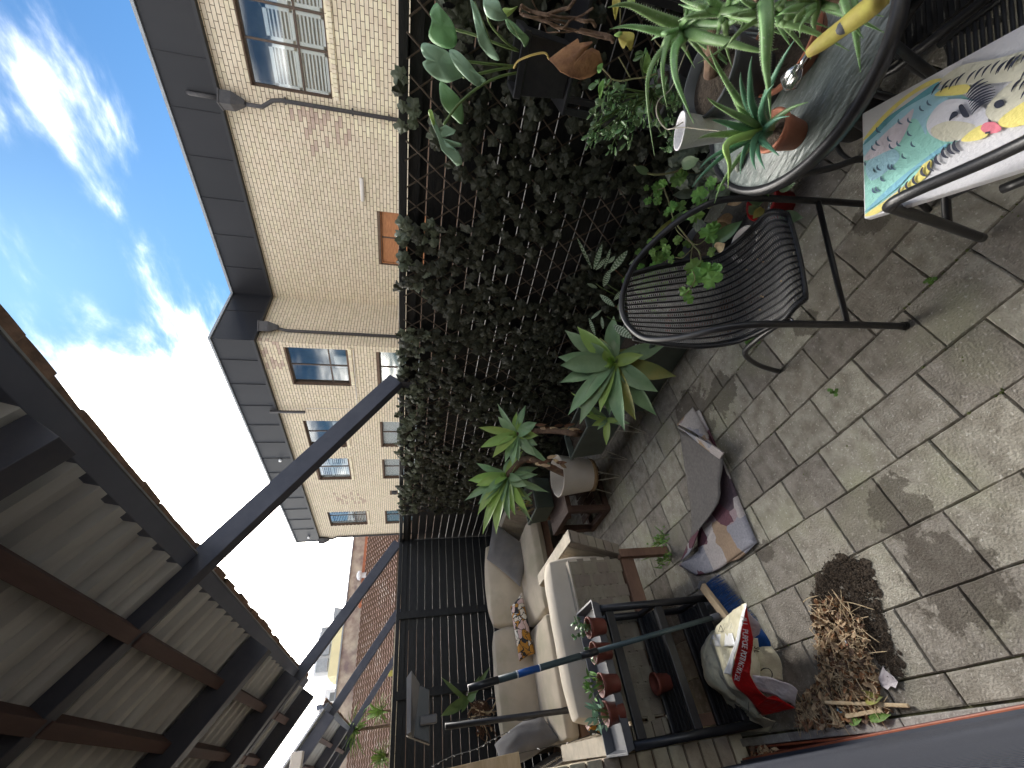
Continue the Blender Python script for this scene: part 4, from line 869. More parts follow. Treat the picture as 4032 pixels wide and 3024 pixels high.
for i in range(26): a = q1 + perp * (.41 * i / 25); bk3.tube([a, a + V((0, 0, .38)) - dirv * .06], .004, 5)
bk3.build('back_weave', 'black_paint', c3, True); MB().tube([q1, q1 + V((0, 0, .40)) - dirv * .06, q1 + V((0, 0, .40)) - dirv * .06 + perp * .41, q1 + perp * .41], .012, 8).build('back_frame', 'black_metal', c3, True)
# ------------------------------------------------------------------ round garden table
TC, TR, TZ = V((1.335, .126, 0)), .300, .70
tb = thing('round_table', 'round black rimmed garden table with rippled glass top full of aloe pots', 'table')
MB().lathe([(0, .002), (TR - .012, .002), (TR - .012, -.004), (0, -.004)], TC + V((0, 0, TZ)), 64).build('glass_top', 'glass_top', tb, True)
MB().lathe([(TR - .016, .004), (TR - .008, .008), (TR, .007), (TR + .006, 0), (TR + .006, -.022), (TR, -.026), (TR - .006, -.022), (TR - .010, -.002)], TC + V((0, 0, TZ)), 72).build('rim', 'black_metal', tb, True)
for i in range(4):
    a = .5 + i * math.pi / 2; dr = V((math.cos(a), math.sin(a), 0))
    MB().tube(spline([TC + dr * (TR - .03) + V((0, 0, TZ - .02)), TC + dr * .2 + V((0, 0, .45)), TC + dr * .16 + V((0, 0, .30)), TC + dr * .27], 5), .0105, 10).build('leg', 'black_metal', tb, True)
MB().lathe([(.155, -.006), (.165, -.006), (.165, .006), (.155, .006), (.155, -.006)], TC + V((0, 0, .32)), 32).build('brace_ring', 'black_metal', tb, True)

def pot(parent, c, r0, r1, h, m_, name='pot', rim=.012, soil=.85, square=False, n=32):
    b = MB(); c = V(c)
    b.lathe([(0, .002), (r0 * .9, .002), (r0, 0), (r1 - .004, h - rim * 1.4), (r1, h - rim * 1.4), (r1 + .003, h - .003), (r1, h), (r1 - .005, h), (r1 - .009, h * soil), (r0 * .5, h * soil * .9)], c, 4 if square else n)
    o = b.build(name, m_, parent, not square)
    MB().lathe([(0, h * soil + .006), (r1 * .4, h * soil + .003), (r1 - .007, h * soil - .002)], c, n).build('soil', 'soil', o, True); return o
def trough(parent, lo, hi, m_, taper=.03, name='planter'):
    x0, y0, z0 = lo; x1, y1, z1 = hi; t = taper; w_ = .012
    b = MB()
    def ring(x0, y0, x1, y1, z): return [(x0, y0, z), (x1, y0, z), (x1, y1, z), (x0, y1, z)]
    vs = ring(x0 + t, y0 + t, x1 - t, y1 - t, z0) + ring(x0 + .006, y0 + .006, x1 - .006, y1 - .006, z1 - .03) + ring(x0 - .004, y0 - .004, x1 + .004, y1 + .004, z1 - .03) + ring(x0 - .004, y0 - .004, x1 + .004, y1 + .004, z1) + ring(x0 + w_, y0 + w_, x1 - w_, y1 - w_, z1) + ring(x0 + w_ + .005, y0 + w_ + .005, x1 - w_ - .005, y1 - w_ - .005, z1 - .06)
    fs = [(0, 3, 2, 1)] + [(4 * k + j, 4 * k + (j + 1) % 4, 4 * k + 4 + (j + 1) % 4, 4 * k + 4 + j) for k in range(5) for j in range(4)]
    o = b.add(vs, fs).build(name, m_, parent, bevel=.004)
    s = MB().grid(lambda u, v: V((x0 + w_ + .006 + (x1 - x0 - 2 * w_ - .012) * u, y0 + w_ + .006 + (y1 - y0 - 2 * w_ - .012) * v, z1 - .045 + wob((u * 9, v * 9, z0), 1, .012))), 14, 14)
    s.build('soil', 'soil', o, True); return o
def aloe_leaf(pts, wd, parent, m_='aloe', teeth=True, view=None):
    """thick tapering leaf with teeth; pts: centre line"""
    cl = spline(pts, 6); n = len(cl) - 1; vw = ((view if view is not None else EYE) - cl[0]).normalized(); vs = []; tt = []
    for i, p in enumerate(cl):
        t = i / n; tg = (cl[min(i + 1, n)] - cl[max(i - 1, 0)]).normalized(); sd = tg.cross(vw).normalized(); nn_ = sd.cross(tg)
        ww = max(wd * (1 - t ** 1.7) * (.85 + .15 * math.cos(t * 3)), .0007)
        th = ww * .38
        for a, b in ((-1, 0), (-.6, -.9), (0, -1.15), (.6, -.9), (1, 0), (.5, .25), (0, .05), (-.5, .25)): vs.append(p + sd * a * ww - nn_ * b * th * -1 * -1)
        if teeth and 0 < i < n: tt.append((p, sd, tg, ww))
    k = 8; m2 = MB().add(vs, [(i * k + j, i * k + (j + 1) % k, (i + 1) * k + (j + 1) % k, (i + 1) * k + j) for i in range(n) for j in range(k)] + [tuple(range(k))])
    for i in range(len(tt) - 1):
        for q in (0, .5):
            p, sd, tg, ww = tt[i]; p = p.lerp(tt[i + 1][0], q)
            for e in (-1, 1):
                b0 = p + sd * e * ww * .97; h = min(.0042, ww * .4)
                m2.add([b0 - tg * h * .5, b0 + tg * h * .5, b0 + sd * e * h * .9 + tg * h * .5, b0 + (EYE - b0).normalized() * h * .3], [(0, 1, 2), (0, 2, 3), (1, 3, 2)], 1)
    return m2.build('leaf', [m_, 'aloe_tooth'], parent, True)
zn = Z(2400, 0, .7378)
# big aloe in the grey pot
ba = thing('potted_aloe', 'large spotted aloe spilling out of the grey pot on the glass table', 'aloe')
bc = gz(*zn(560, 330), .70); bc = V((1.40, .165, TZ + .002))
pot(ba, bc, .085, .115, .19, 'grey_pot')
def N2(x, y, d): return gd(*zn(x, y), d)
bigl = [ [(400, 150, 1.66), (250, 90, 1.60), (100, 25, 1.55), (-10, 40, 1.52), .022], [(390, 190, 1.64), (250, 165, 1.6), (100, 140, 1.6), (0, 155, 1.6), .016],
 [(385, 180, 1.62), (320, 200, 1.58), (285, 330, 1.52), (290, 470, 1.5), (308, 580, 1.5), .014], [(395, 200, 1.6), (270, 280, 1.55), (205, 420, 1.5), (210, 620, 1.48), (240, 830, 1.46), .012],
 [(400, 200, 1.6), (350, 260, 1.52), (350, 400, 1.46), (400, 540, 1.44), (450, 660, 1.44), .017], [(410, 170, 1.6), (500, 200, 1.5), (640, 230, 1.44), (800, 270, 1.42), (900, 260, 1.42), .020],
 [(420, 90, 1.6), (560, 50, 1.5), (760, 90, 1.42), (960, 130, 1.38), (1130, 190, 1.38), (1280, 272, 1.38), .022], [(560, 20, 1.55), (640, 90, 1.48), (720, 130, 1.45), (600, 260, 1.42), (470, 338, 1.42), .013],
 [(830, -10, 1.36), (840, 150, 1.33), (835, 320, 1.33), (850, 480, 1.34), (862, 650, 1.35), .021], [(400, 60, 1.62), (520, 10, 1.58), (650, -20, 1.5), (760, 90, 1.48), .018],
 [(800, 130, 1.45), (920, 95, 1.42), (1000, 75, 1.4), (1085, 40, 1.4), .016], [(700, 40, 1.5), (850, 60, 1.47), (1000, 20, 1.43), (1100, 170, 1.42), .016],
 [(1250, -10, 1.36), (1270, 60, 1.35), (1310, 140, 1.35), (1355, 205, 1.36), .011], [(1290, -10, 1.4), (1310, 120, 1.38), (1325, 260, 1.38), (1340, 385, 1.38), .014],
 [(1080, -10, 1.40), (1100, 60, 1.40), (1090, 130, 1.40), (1110, 190, 1.40), .014], [(500, 30, 1.55), (600, 60, 1.50), (700, 20, 1.46), (790, 40, 1.44), (880, 20, 1.42), .020], [(430, 110, 1.6), (540, 130, 1.52), (640, 120, 1.46), (720, 70, 1.44), (780, 20, 1.44), .017] ]
for l_ in bigl: aloe_leaf([N2(*p) for p in l_[:-1]], l_[-1] * .74, ba)
ra = random.Random(21)
for hx, hy, hd, k_ in ((400, 160, 1.62, 12), (620, 60, 1.50, 14), (900, 60, 1.42, 13), (1130, 20, 1.42, 8)):
    for i in range(k_):
        a = ra.uniform(0, 6.28); L_ = ra.uniform(170, 380); tx, ty = hx + L_ * math.cos(a), hy + L_ * math.sin(a) * .75 + 40; d2_ = hd - ra.uniform(-.04, .09)
        aloe_leaf([N2(hx, hy, hd), N2(hx + (tx - hx) * .35 - 30 * ra.random(), hy + (ty - hy) * .25, hd - .04), N2(hx + (tx - hx) * .72, hy + (ty - hy) * .62, d2_), N2(tx + 30, ty, d2_ + .02)], ra.uniform(.007, .011), ba)
bcore = [N2(400, 170, 1.62), N2(520, 230, 1.66), bc + V((0, 0, .17))]
MB().tube(bcore, [.012, .016, .02], 8).build('stem', 'bark', ba, True)
MB().tube([N2(830, -10, 1.36), N2(760, -60, 1.45), N2(560, 60, 1.56), bc + V((.0, 0, .18))], [.014, .015, .016, .02], 8).build('stem', 'bark', ba, True)
MB().tube([N2(1270, -10, 1.37), N2(1100, -60, 1.42), N2(760, -60, 1.46)], .012, 8).build('stem', 'bark', ba, True)
# saucer bowl with soil and the trowel
bw = thing('terracotta_bowl', 'wide terracotta bowl half full of wet soil at the back of the glass table', 'bowl')
sc_ = V((1.30, .03, TZ + .002)); sc2 = gz(*zn(930, 250), TZ + .05); sc2 = V((sc2.x, sc2.y, TZ + .003))
pot(bw, sc2, .085, .115, .065, 'terracotta', 'bowl', rim=.014, soil=.6, n=40)
tw = thing('garden_trowel', 'hand trowel with yellow and grey grip resting in the terracotta bowl', 'trowel')
p0, p1, p2 = gd(*zn(1470, -20), 1.30), gd(*zn(1060, 285), 1.36), gd(*zn(945, 460), 1.42)
ctl = [p0.lerp(p1, i / 8) for i in range(9)]
MB().tube(ctl, [.016, .019, .020, .019, .017, .0165, .016, .014, .009], 14).build('handle', 'yellow_leaf', tw, True)
MB().tube([p0.lerp(p1, .35) + (EYE - p0).normalized() * .006, p0.lerp(p1, .5) + (EYE - p0).normalized() * .0075, p0.lerp(p1, .75) + (EYE - p0).normalized() * .006], [.006, .014, .004], 10, flat=.9).build('grip_inlay', 'lamp_grey', tw, True)
MB().tube([p1, p1.lerp(p2, .5)], .005, 8).build('shank', 'silver', tw, True)
MB().tube([p1.lerp(p2, .35), p1.lerp(p2, .6), p1.lerp(p2, .9), p2, p2 + (p2 - p1) * .12], [.008, .020, .024, .016, .003], 14, flat=.35).build('blade', 'silver', tw, True)
# small aloe
sa = thing('potted_aloe', 'small blue green aloe in a terracotta pot at the table front', 'aloe')
sp = V((1.215, .215, TZ + .002)); sp = gz(*zn(950, 715), TZ + .03); sp = V((sp.x, sp.y, TZ + .002))
pot(sa, sp, .036, .052, .085, 'terracotta')
hub = sp + V((0, 0, .085))
tips = [(530, 250, 1.32), (700, 385, 1.36), (985, 215, 1.3), (1060, 545, 1.34), (875, 450, 1.3), (440, 1000, 1.34), (560, 1085, 1.40), (905, 832, 1.32), (830, 905, 1.30), (520, 520, 1.34), (545, 640, 1.36), (480, 900, 1.34), (610, 380, 1.38), (760, 300, 1.34), (780, 905, 1.30), (470, 740, 1.34), (960, 620, 1.34), (700, 930, 1.38)]
for i, (x, y, d_) in enumerate(tips):
    tip = N2(x, y, d_); c1 = hub.lerp(tip, .35) + V((0, 0, .03)) + V((rnd.uniform(-.008, .008), rnd.uniform(-.008, .008), 0)); c2_ = hub.lerp(tip, .75) + V((0, 0, .02))
    aloe_leaf([hub, c1, c2_, tip], rnd.uniform(.0085, .012), sa, 'aloe_blue' if i % 3 else 'aloe')
aloe_leaf([hub, N2(635, 760, 1.36), N2(640, 880, 1.36), N2(632, 1006, 1.37)], .012, sa, 'agave_new', False)
MB().lathe([(0, -.03), (.008, -.022), (.014, 0), (.008, .022), (0, .03)], gz(*zn(690, 868), TZ + .014), 14, axis=sight(*zn(690, 868)).cross(V((.2, .3, 1)))).build('ornament', 'shell', None, True)
tag(bpy.data.objects['ornament'], 'ribbed silvery shell lying on the glass table by the small aloe', 'shell'); bpy.data.objects['ornament'].name = 'sea_shell'
# white hanging cup with wire
hp = thing('hanging_pot', 'small white dimpled hanging pot with wire handle beside the glass table', 'pot')
q = N2(480, 700, 1.60); ax_ = (N2(300, 700, 1.58) - N2(560, 700, 1.62)).normalized()
MB().lathe([(0, -.075), (.030, -.07), (.050, .055), (.0525, .055), (.0525, .06), (.048, .06), (.044, .03), (0, .0)], q, 28, axis=ax_).build('cup', 'canvas', hp, True)
MB().tube(spline([N2(395, 650, 1.55), N2(310, 690, 1.55), N2(255, 620, 1.56), N2(260, 540, 1.57), N2(330, 470, 1.58), N2(385, 330, 1.6), N2(420, 240, 1.62)], 5), .0016, 6).build('wire', 'cream_wire', hp, True)
MB().tube(spline([N2(310, 690, 1.55), N2(400, 680, 1.52), N2(500, 690, 1.5), N2(600, 700, 1.48)], 4), .0016, 6).build('wire', 'cream_wire', hp, True)

# ------------------------------------------------------------------ plant stand, monstera, jade, dried vines
ps = thing('plant_stand', 'tall black plant stand against the ivy fence', 'stand')
for x in (1.96, 2.16):
    for y in (.06, .445): MB().box((x - .012, y - .012, 0), (x + .012, y + .012, 1.13 if y > .3 else 1.13)).build('leg', 'black_metal', ps, bevel=.002)
for z in (.62, 1.12):
    MB().box((1.945, .045, z), (2.175, .46, z + .014)).build('shelf', 'black_metal', ps, bevel=.003)
mo = thing('monstera', 'monstera with pale split leaves in a black pot above the jade plant', 'plant')
trough(mo, (1.95, .22, 1.136), (2.15, .43, 1.345), 'black_metal', .02, 'pot')
zm = Z(1500, 0, .5425)
def traced(name, pts, d, m_, parent, bulge=.02, spine=None, tilt=0.0, rip=.006, smooth=True):
    """leaf blade: rings shrinking from its outline to the middle, cupped"""
    pp = smooth_poly(pts, 3) if smooth else pts
    cx = sum(p[0] for p in pp) / len(pp); cy = sum(p[1] for p in pp) / len(pp)
    if spine: cx, cy = spine
    ext = max(math.hypot(p[0] - cx, p[1] - cy) for p in pp); vs = []; rings = 5; k = len(pp)
    for r in range(rings):
        s = 1 - r / rings
        for i, (x, y) in enumerate(pp):
            X, Y = cx + (x - cx) * s, cy + (y - cy) * s
            rad = math.hypot(X - cx, Y - cy) / ext
            dd = d - bulge * (1 - rad ** 2) + tilt * (X - cx) / ext + rip * math.sin(i * .9) * s * s
            vs.append(gd(*zm(X, Y), dd))
    vs.append(gd(*zm(cx, cy), d - bulge))
    fs = [(r * k + i, r * k + (i + 1) % k, (r + 1) * k + (i + 1) % k, (r + 1) * k + i) for r in range(rings - 1) for i in range(k)] + [((rings - 1) * k + i, (rings - 1) * k + (i + 1) % k, rings * k) for i in range(k)]
    o = MB().add(vs, fs).build(name, m_, parent, True, solid=.0012); return o
DM = 1.93
def vein(parent, a, b, d):
    MB().tube([gd(*zm(*a), d + .005), gd(*zm((a[0] + b[0]) / 2, (a[1] + b[1]) / 2), d - .018), gd(*zm(*b), d + .004)], [.0022, .0016, .0006], 6).build('midrib', 'stalk', parent, True)
lf = [([(355, 90), (400, 20), (440, 60), (500, 130), (540, 210), (552, 310), (500, 355), (400, 325), (345, 260), (368, 150)], 1.98, 'monstera', .02, ((540, 210), (370, 100))),
 ([(290, 330), (325, 310), (420, 340), (490, 380), (560, 470), (605, 545), (540, 582), (480, 600), (400, 572), (330, 512), (302, 455), (330, 432), (300, 390)], 1.88, 'monstera_pale', .025, ((330, 432), (560, 560))),
 ([(500, 360), (560, 372), (640, 450), (700, 530), (762, 578), (740, 600), (700, 627), (620, 570), (540, 480), (500, 400)], 1.82, 'monstera_pale', .02, ((505, 370), (740, 600))),
 ([(430, 590), (480, 620), (560, 700), (595, 780), (592, 902), (520, 850), (450, 770), (425, 680)], 1.96, 'monstera', .02, ((430, 600), (588, 890))),
 ([(650, -10), (700, 60), (742, 180), (800, 320), (862, 432), (800, 422), (720, 332), (690, 220), (668, 100)], 1.86, 'monstera_pale', .015, ((680, 10), (850, 425))),
 ([(750, -10), (840, -10), (882, 70), (917, 130), (850, 152), (772, 120), (745, 50)], 1.80, 'monstera_pale', .02, ((790, 0), (905, 130))),
 ([(885, 60), (950, 60), (992, 48), (935, 112), (900, 120)], 1.84, 'agave_new', .008, None),
 ([(905, 135), (960, 160), (1030, 230), (1075, 280), (1045, 345), (1025, 300), (960, 250), (915, 190)], 1.84, 'monstera', .01, ((910, 140), (1050, 330)))]
for pts, d_, m_, bu, vn in lf:
    o = traced('leaf', pts, d_, m_, mo, bu)
    if vn: vein(o, vn[0], vn[1], d_)
traced('leaf', [(345, 800), (370, 800), (385, 870), (398, 940), (470, 905), (545, 945), (528, 975), (435, 1000), (480, 1015), (580, 1040), (590, 1062), (480, 1070), (560, 1100), (585, 1150), (592, 1192), (550, 1205), (500, 1150), (440, 1090), (408, 985), (365, 890)], 1.86, 'monstera_pale', mo, .012, spine=(440, 1000), smooth=False)
traced('leaf', [(345, 800), (370, 800), (388, 870), (398, 940), (370, 890), (350, 840)], 1.85, 'agave_new', mo, .004)
hubm = [gd(*zm(980, 480), 2.04), gd(*zm(1000, 370), 2.05), gd(*zm(1000, 525), 2.04)]
for a, pts, r_, m_ in ((0, [(800, 465, 1.97), (600, 440, 1.90), (520, 400, 1.84)], .0045, 'stalk'), (0, [(820, 510, 1.98), (650, 550, 1.93), (600, 560, 1.9)], .0055, 'stalk'), (1, [(850, 320, 2.0), (700, 260, 1.99), (540, 215, 1.99)], .0045, 'stalk'),
                       (2, [(850, 560, 1.98), (700, 640, 1.93), (560, 760, 1.9), (455, 905, 1.88)], .0048, 'stalk'), (0, [(965, 490, 1.99), (1000, 440, 1.96), (1100, 398, 1.93), (1190, 385, 1.92), (1220, 432, 1.92)], .0036, 'stalk_yellow'), (1, [(900, 300, 2.0), (780, 150, 1.92), (790, 20, 1.84)], .004, 'stalk')):
    MB().tube(spline([hubm[a]] + [gd(*zm(x, y), d) for x, y, d in pts], 5), r_, 8).build('stalk', m_, mo, True)
dl = traced('dead_leaf', [(1215, 430), (1320, 350), (1430, 278), (1440, 312), (1530, 300), (1537, 312), (1460, 350), (1400, 392), (1368, 432), (1388, 447), (1430, 420), (1480, 372), (1530, 345), (1585, 372), (1612, 462), (1565, 530), (1520, 560), (1450, 580), (1372, 560), (1300, 520), (1250, 462)], 1.90, 'dead_leaf', mo, .03, spine=(1390, 470), rip=.014, smooth=False)
zj = Z(1900, 0, .3617)
dv = thing('dried_vine', 'tangle of dried brown vine stems beside the black monstera pot', 'vine')
for pts, r_ in (([(420, 60), (520, 120), (700, 160), (830, 190), (1000, 200), (1110, 230), (1190, 230), (1230, 290)], .006), ([(430, 150), (560, 200), (700, 240), (850, 300), (1000, 330), (1150, 370), (1400, 430)], .005), ([(700, 160), (850, 110), (940, 80), (1010, -10)], .0065),
                ([(600, 150), (760, 280), (870, 310), (960, 220), (1080, 170), (1200, 90)], .004), ([(540, 0), (600, 120), (700, 200)], .0025), ([(680, 280), (700, 350), (780, 350), (920, 350), (1050, 330)], .0022), ([(420, 60), (415, 150), (500, 180), (700, 200), (900, 260)], .004), ([(1060, 330), (1200, 360), (1380, 400), (1420, 450)], .008)):
    MB().tube(spline([gd(*zj(x, y), 2.0 + .03 * math.sin(i * 2.1)) for i, (x, y) in enumerate(pts)], 4), r_, 7).build('stem', 'bark', dv, True)
jd = thing('jade_plant', 'dense glossy jade plant with oval leaves under the monstera', 'plant')
pot(jd, (1.96, .33, .636), .07, .10, .12, 'grey_pot')
jl = MB(); vs = []; 
for i in range(7):
    for j in range(8):
        t = i / 6; a = j / 8 * 6.283; r = math.sin(math.pi * (t * .94 + .03)) ** .8 * (.55 + .5 * t)
        vs.append((.0165 * r * math.cos(a), .032 * t, .0038 * r * math.sin(a) + .004 * t * t))
jl.add(vs, [(i * 8 + j, i * 8 + (j + 1) % 8, (i + 1) * 8 + (j + 1) % 8, (i + 1) * 8 + j) for i in range(6) for j in range(8)])
jme = jl.mesh('leaf', 'jade', True)
rj = random.Random(3); cnt = 0
jst = MB(); jc = gd(*zj(1720, 1100), 1.98)
sprays = []
for i in range(64):
    X, Y = rj.uniform(1150, 2150), rj.uniform(560, 1640)
    if Y < 800 and X < 1500: continue
    if X < 1250 and Y < 1050: continue
    sprays.append(gd(*zj(X, Y), rj.uniform(1.86, 2.06)))
for (X, Y) in ((1180, 1390), (1320, 1170), (1250, 1130), (1340, 1600), (1420, 1420), (1500, 1380), (1480, 1560), (1640, 1440), (1750, 1560)): sprays.append(gd(*zj(X, Y), 1.86))
base_j = V((1.96, .33, .76))
for s in sprays:
    st_ = bez(base_j, (base_j + s) / 2 + V((0, 0, .05)), s, 4); MB().tube(st_, [.005, .004, .0035, .003, .002], 6).build('stem', 'stalk', jd, True) if rj.random() < .5 else None
    ax_ = (s - base_j).normalized().lerp(V((-.5, 0, .8)), .5).normalized(); nL = rj.choice((4, 5, 6))
    if cnt + nL > 298: break
    for k in range(nL):
        a = k * 2.4 + rj.random(); o1 = ax_.orthogonal().normalized(); dr = (Matrix.Rotation(a, 3, ax_) @ o1) * .9 + ax_ * rj.uniform(.1, 1.0); dr.normalize()
        q = dr.to_track_quat('Y', 'Z'); o = put('leaf', jme, jd); o.matrix_local = Matrix.Translation(s - ax_ * .012 * k) @ q.to_matrix().to_4x4() @ Matrix.Scale(rj.uniform(.7, 1.15), 4); cnt += 1

# ------------------------------------------------------------------ trailing and leafy plants by the chair
def lobed(seed, lob=5, size=.024):
    r = random.Random(seed); n = 30; out = []
    for i in range(n):
        a = 2 * math.pi * i / n; rr = size * (.80 + .20 * abs(math.cos(lob * a / 2))) * (1 + .10 * math.sin(11 * a)) * r.uniform(.94, 1.06)
        if i in (0, 29, 1): rr *= (.35, .7, .7)[(0, 29, 1).index(i)]
        out.append((rr * math.cos(a), rr * math.sin(a), .10 * size * math.sin(lob * a) + r.uniform(-.06, .06) * size))
    vs = [(0, 0, .003)] + [(x * .5, y * .5, z * .5) for x, y, z in out] + out
    return MB().add(vs, [(0, 1 + i, 1 + (i + 1) % n) for i in range(n)] + [(1 + i, 1 + n + i, 1 + n + (i + 1) % n, 1 + (i + 1) % n) for i in range(n)])
gM = [lobed(i).mesh('leaf', 'geranium', True) for i in range(5)]
def face_leaf(me, p, s, parent, jit=.7, rr=rnd):
    q = (EYE - p).normalized().lerp(V((0, 0, 1)), .3); q = (q + V((rr.uniform(-jit, jit), rr.uniform(-jit, jit), rr.uniform(-jit, jit))) * .6).normalized().to_track_quat('Z', 'Y')
    o = put('leaf', me, parent); o.matrix_local = Matrix.Translation(p) @ q.to_matrix().to_4x4() @ Matrix.Rotation(rr.uniform(0, 6.28), 4, 'Z') @ Matrix.Scale(s, 4); return o
zc_ = Z(2500, 600, .4219)
ge = thing('geranium', 'straggly pale green geranium with lobed leaves behind the wicker armchair', 'plant')
stems = [([(270, 330, 2.2), (330, 500, 2.15), (370, 640, 2.1), (540, 860, 1.98), (600, 930, 1.95), (625, 1060, 1.93)], .0032), ([(540, 860, 1.98), (520, 1040, 1.95), (560, 1190, 1.86), (470, 1330, 1.84)], .0022), ([(370, 640, 2.1), (400, 740, 2.1), (560, 860, 2.0), (650, 820, 2.0)], .0022),
 ([(270, 330, 2.2), (180, 370, 2.25), (120, 450, 2.25)], .0018), ([(560, 870, 1.98), (450, 980, 2.0), (380, 980, 2.02)], .002), ([(330, 500, 2.15), (420, 510, 2.15), (570, 590, 2.1)], .002), ([(600, 440, 2.1), (680, 520, 2.12), (720, 500, 2.1)], .002)]
for pts, r_ in stems: MB().tube(spline([gd(*zc_(*p[:2]), p[2]) for p in pts], 5), r_, 6).build('stem', 'vine_stem', ge, True)
for X, Y, d_, s in ((400, 250, 2.2, 1.5), (430, 220, 2.2, 1.2), (210, 330, 2.24, 1.2), (210, 380, 2.24, .9), (120, 450, 2.25, .8), (210, 450, 2.24, .9), (110, 330, 2.24, .6), (600, 400, 2.1, 1.5), (620, 470, 2.1, 1.0), (710, 290, 2.1, 1.2), (570, 590, 2.1, 1.4), (340, 510, 2.14, 1.2), (430, 500, 2.14, 1.2), (300, 560, 2.15, .8),
     (690, 760, 2.0, 1.7), (740, 700, 2.0, 1.1), (560, 1080, 1.92, 1.7), (590, 1150, 1.9, 1.6), (545, 1190, 1.9, 1.2), (690, 1100, 1.88, 1.6), (720, 1190, 1.86, 1.7), (760, 1100, 1.88, 1.3), (470, 1300, 1.85, 1.1), (500, 1370, 1.84, .9), (290, 890, 2.05, .9), (340, 1000, 2.05, .8), (400, 820, 2.06, .9), (430, 950, 2.04, .6), (370, 640, 2.1, .7), (800, 330, 2.05, .8), (260, 290, 2.2, .9), (480, 590, 2.12, .9), (715, 930, 2.0, .9)):
    face_leaf(rnd.choice(gM), gd(*zc_(X, Y), d_), s, ge)
pot(ge, (1.93, .95, 0), .10, .13, .22, 'grey_pot')
pp_ = thing('pale_pot', 'pale chipped pot half hidden behind the wicker seat', 'pot'); q = gz(*zc_(790, 950), .0)
pot(pp_, V((1.72, .80, 0)), .07, .085, .15, 'white_pot')
rp = thing('red_pot', 'deep red pot with a broad leaved succulent under the glass table', 'pot')
rpc = gz(*zc_(1480, 500), 0); rpc = V((rpc.x + .05, rpc.y + .02, 0)); pot(rp, rpc, .062, .085, .14, 'red_pot')
for X0, Y0, X1_, Y1_, w_, m_ in ((1180, 480, 1040, 370, .020, 'agave'), (1200, 460, 1200, 330, .018, 'aloe'), (1350, 330, 1500, 290, .020, 'agave'), (1350, 600, 1570, 610, .024, 'agave'), (1190, 520, 1100, 620, .016, 'agave_old'), (1250, 330, 1420, 270, .018, 'jade'), (1130, 560, 1060, 500, .018, 'agave')):
    a, b = gd(*zc_(X0, Y0), 1.98), gd(*zc_(X1_, Y1_), 1.93); strap_leaf(a, b, w_, (EYE - a), .08, rp, 'leaf', m_, n=8, fold=.3)
lp = thing('leafy_succulent', 'broad dark green leaves with dry yellow tips behind the armchair', 'plant')
for X0, Y0, X1_, Y1_, w_, m_, d_ in ((400, 610, 155, 800, .016, 'agave_old', 2.2), (480, 560, 280, 700, .018, 'agave', 2.22), (720, 850, 1000, 640, .026, 'jade', 2.02), (860, 720, 750, 660, .020, 'dead_pale', 2.05), (900, 640, 760, 640, .030, 'dead_pale', 2.08), (790, 800, 880, 740, .026, 'agave_old', 2.05), (560, 380, 350, 400, .022, 'ivy_pale', 2.3), (1000, 420, 860, 490, .020, 'dead_pale', 2.1), (440, 120, 600, 60, .026, 'agave', 2.2), (120, 190, 0, 130, .016, 'agave', 2.2), (760, 900, 840, 850, .022, 'dead_pale', 2.0)):
    a, b = gd(*zc_(X0, Y0), d_), gd(*zc_(X1_, Y1_), d_ - .04); strap_leaf(a, b, w_, (EYE - a), .12, lp, 'leaf', m_, n=8, fold=.3)
MB().tube(spline([gd(*zc_(-10, 110), 2.2), gd(*zc_(110, 190), 2.2), gd(*zc_(230, 205), 2.2), gd(*zc_(380, 180), 2.2), gd(*zc_(450, 140), 2.2)], 5), .0045, 7).build('stem', 'vine_stem', lp, True)
# roots and litter behind the chair
rt = thing('dry_roots', 'reddish dry roots lying between the pots behind the armchair', 'roots')
for i in range(16):
    a = V((rnd.uniform(1.5, 1.75), rnd.uniform(.95, 1.25), .02)); pts = [a]
    for k in range(5): pts.append(pts[-1] + V((rnd.uniform(-.05, .05), rnd.uniform(-.05, .05), rnd.uniform(-.005, .04))))
    MB().tube(spline(pts, 3), rnd.uniform(.0015, .004), 5).build('root', 'root', rt, True)
# calathea
za = Z(1500, 900, .5425)
ca = thing('calathea', 'striped calathea with green and white patterned leaves left of the armchair', 'plant')
pot(ca, (1.80, 1.36, 0), .08, .10, .20, 'nursery_pot')
def marked(a, b, wd, axis, arch, parent, pinkedge=False):
    m2 = strap_mesh(a, b, wd, axis, arch, 26, .18, lambda t: math.sin(math.pi * min(1, t * .97 + .02)) ** .8)
    k = 0
    for i in range(26):
        for j in range(4):
            m2.m[k] = 1 if ((i - (abs(j - 1.5) > 1)) % 3 == 0) else 0; k += 1
    return m2.build('leaf', ['calathea', 'calathea_mark'], parent, True)
for (x0, y0_, x1, y1_, w_, d_) in ((1530, 290, 1425, 70, .009, 2.50), (1545, 295, 1605, 115, .014, 2.48), (1620, 290, 1665, 150, .009, 2.5), (1660, 320, 1790, 160, .018, 2.45), (1615, 420, 1660, 300, .017, 2.42), (1570, 430, 1495, 400, .010, 2.5), (1690, 520, 1765, 440, .013, 2.4), (1590, 480, 1695, 565, .015, 2.42), (1510, 650, 1555, 775, .010, 2.5), (1525, 655, 1600, 590, .009, 2.5), (1600, 640, 1612, 730, .009, 2.5), (1830, 420, 1905, 345, .014, 2.38), (1650, 250, 1700, 200, .011, 2.5), (1735, 660, 1750, 590, .010, 2.42), (1720, 590, 1740, 530, .010, 2.42), (1560, 300, 1640, 210, .012, 2.55), (1800, 260, 1890, 200, .009, 2.5)):
    a, b = gd(*za(x0, y0_), d_ + .02), gd(*za(x1, y1_), d_); marked(a, b, w_, (EYE - a), .10, ca)
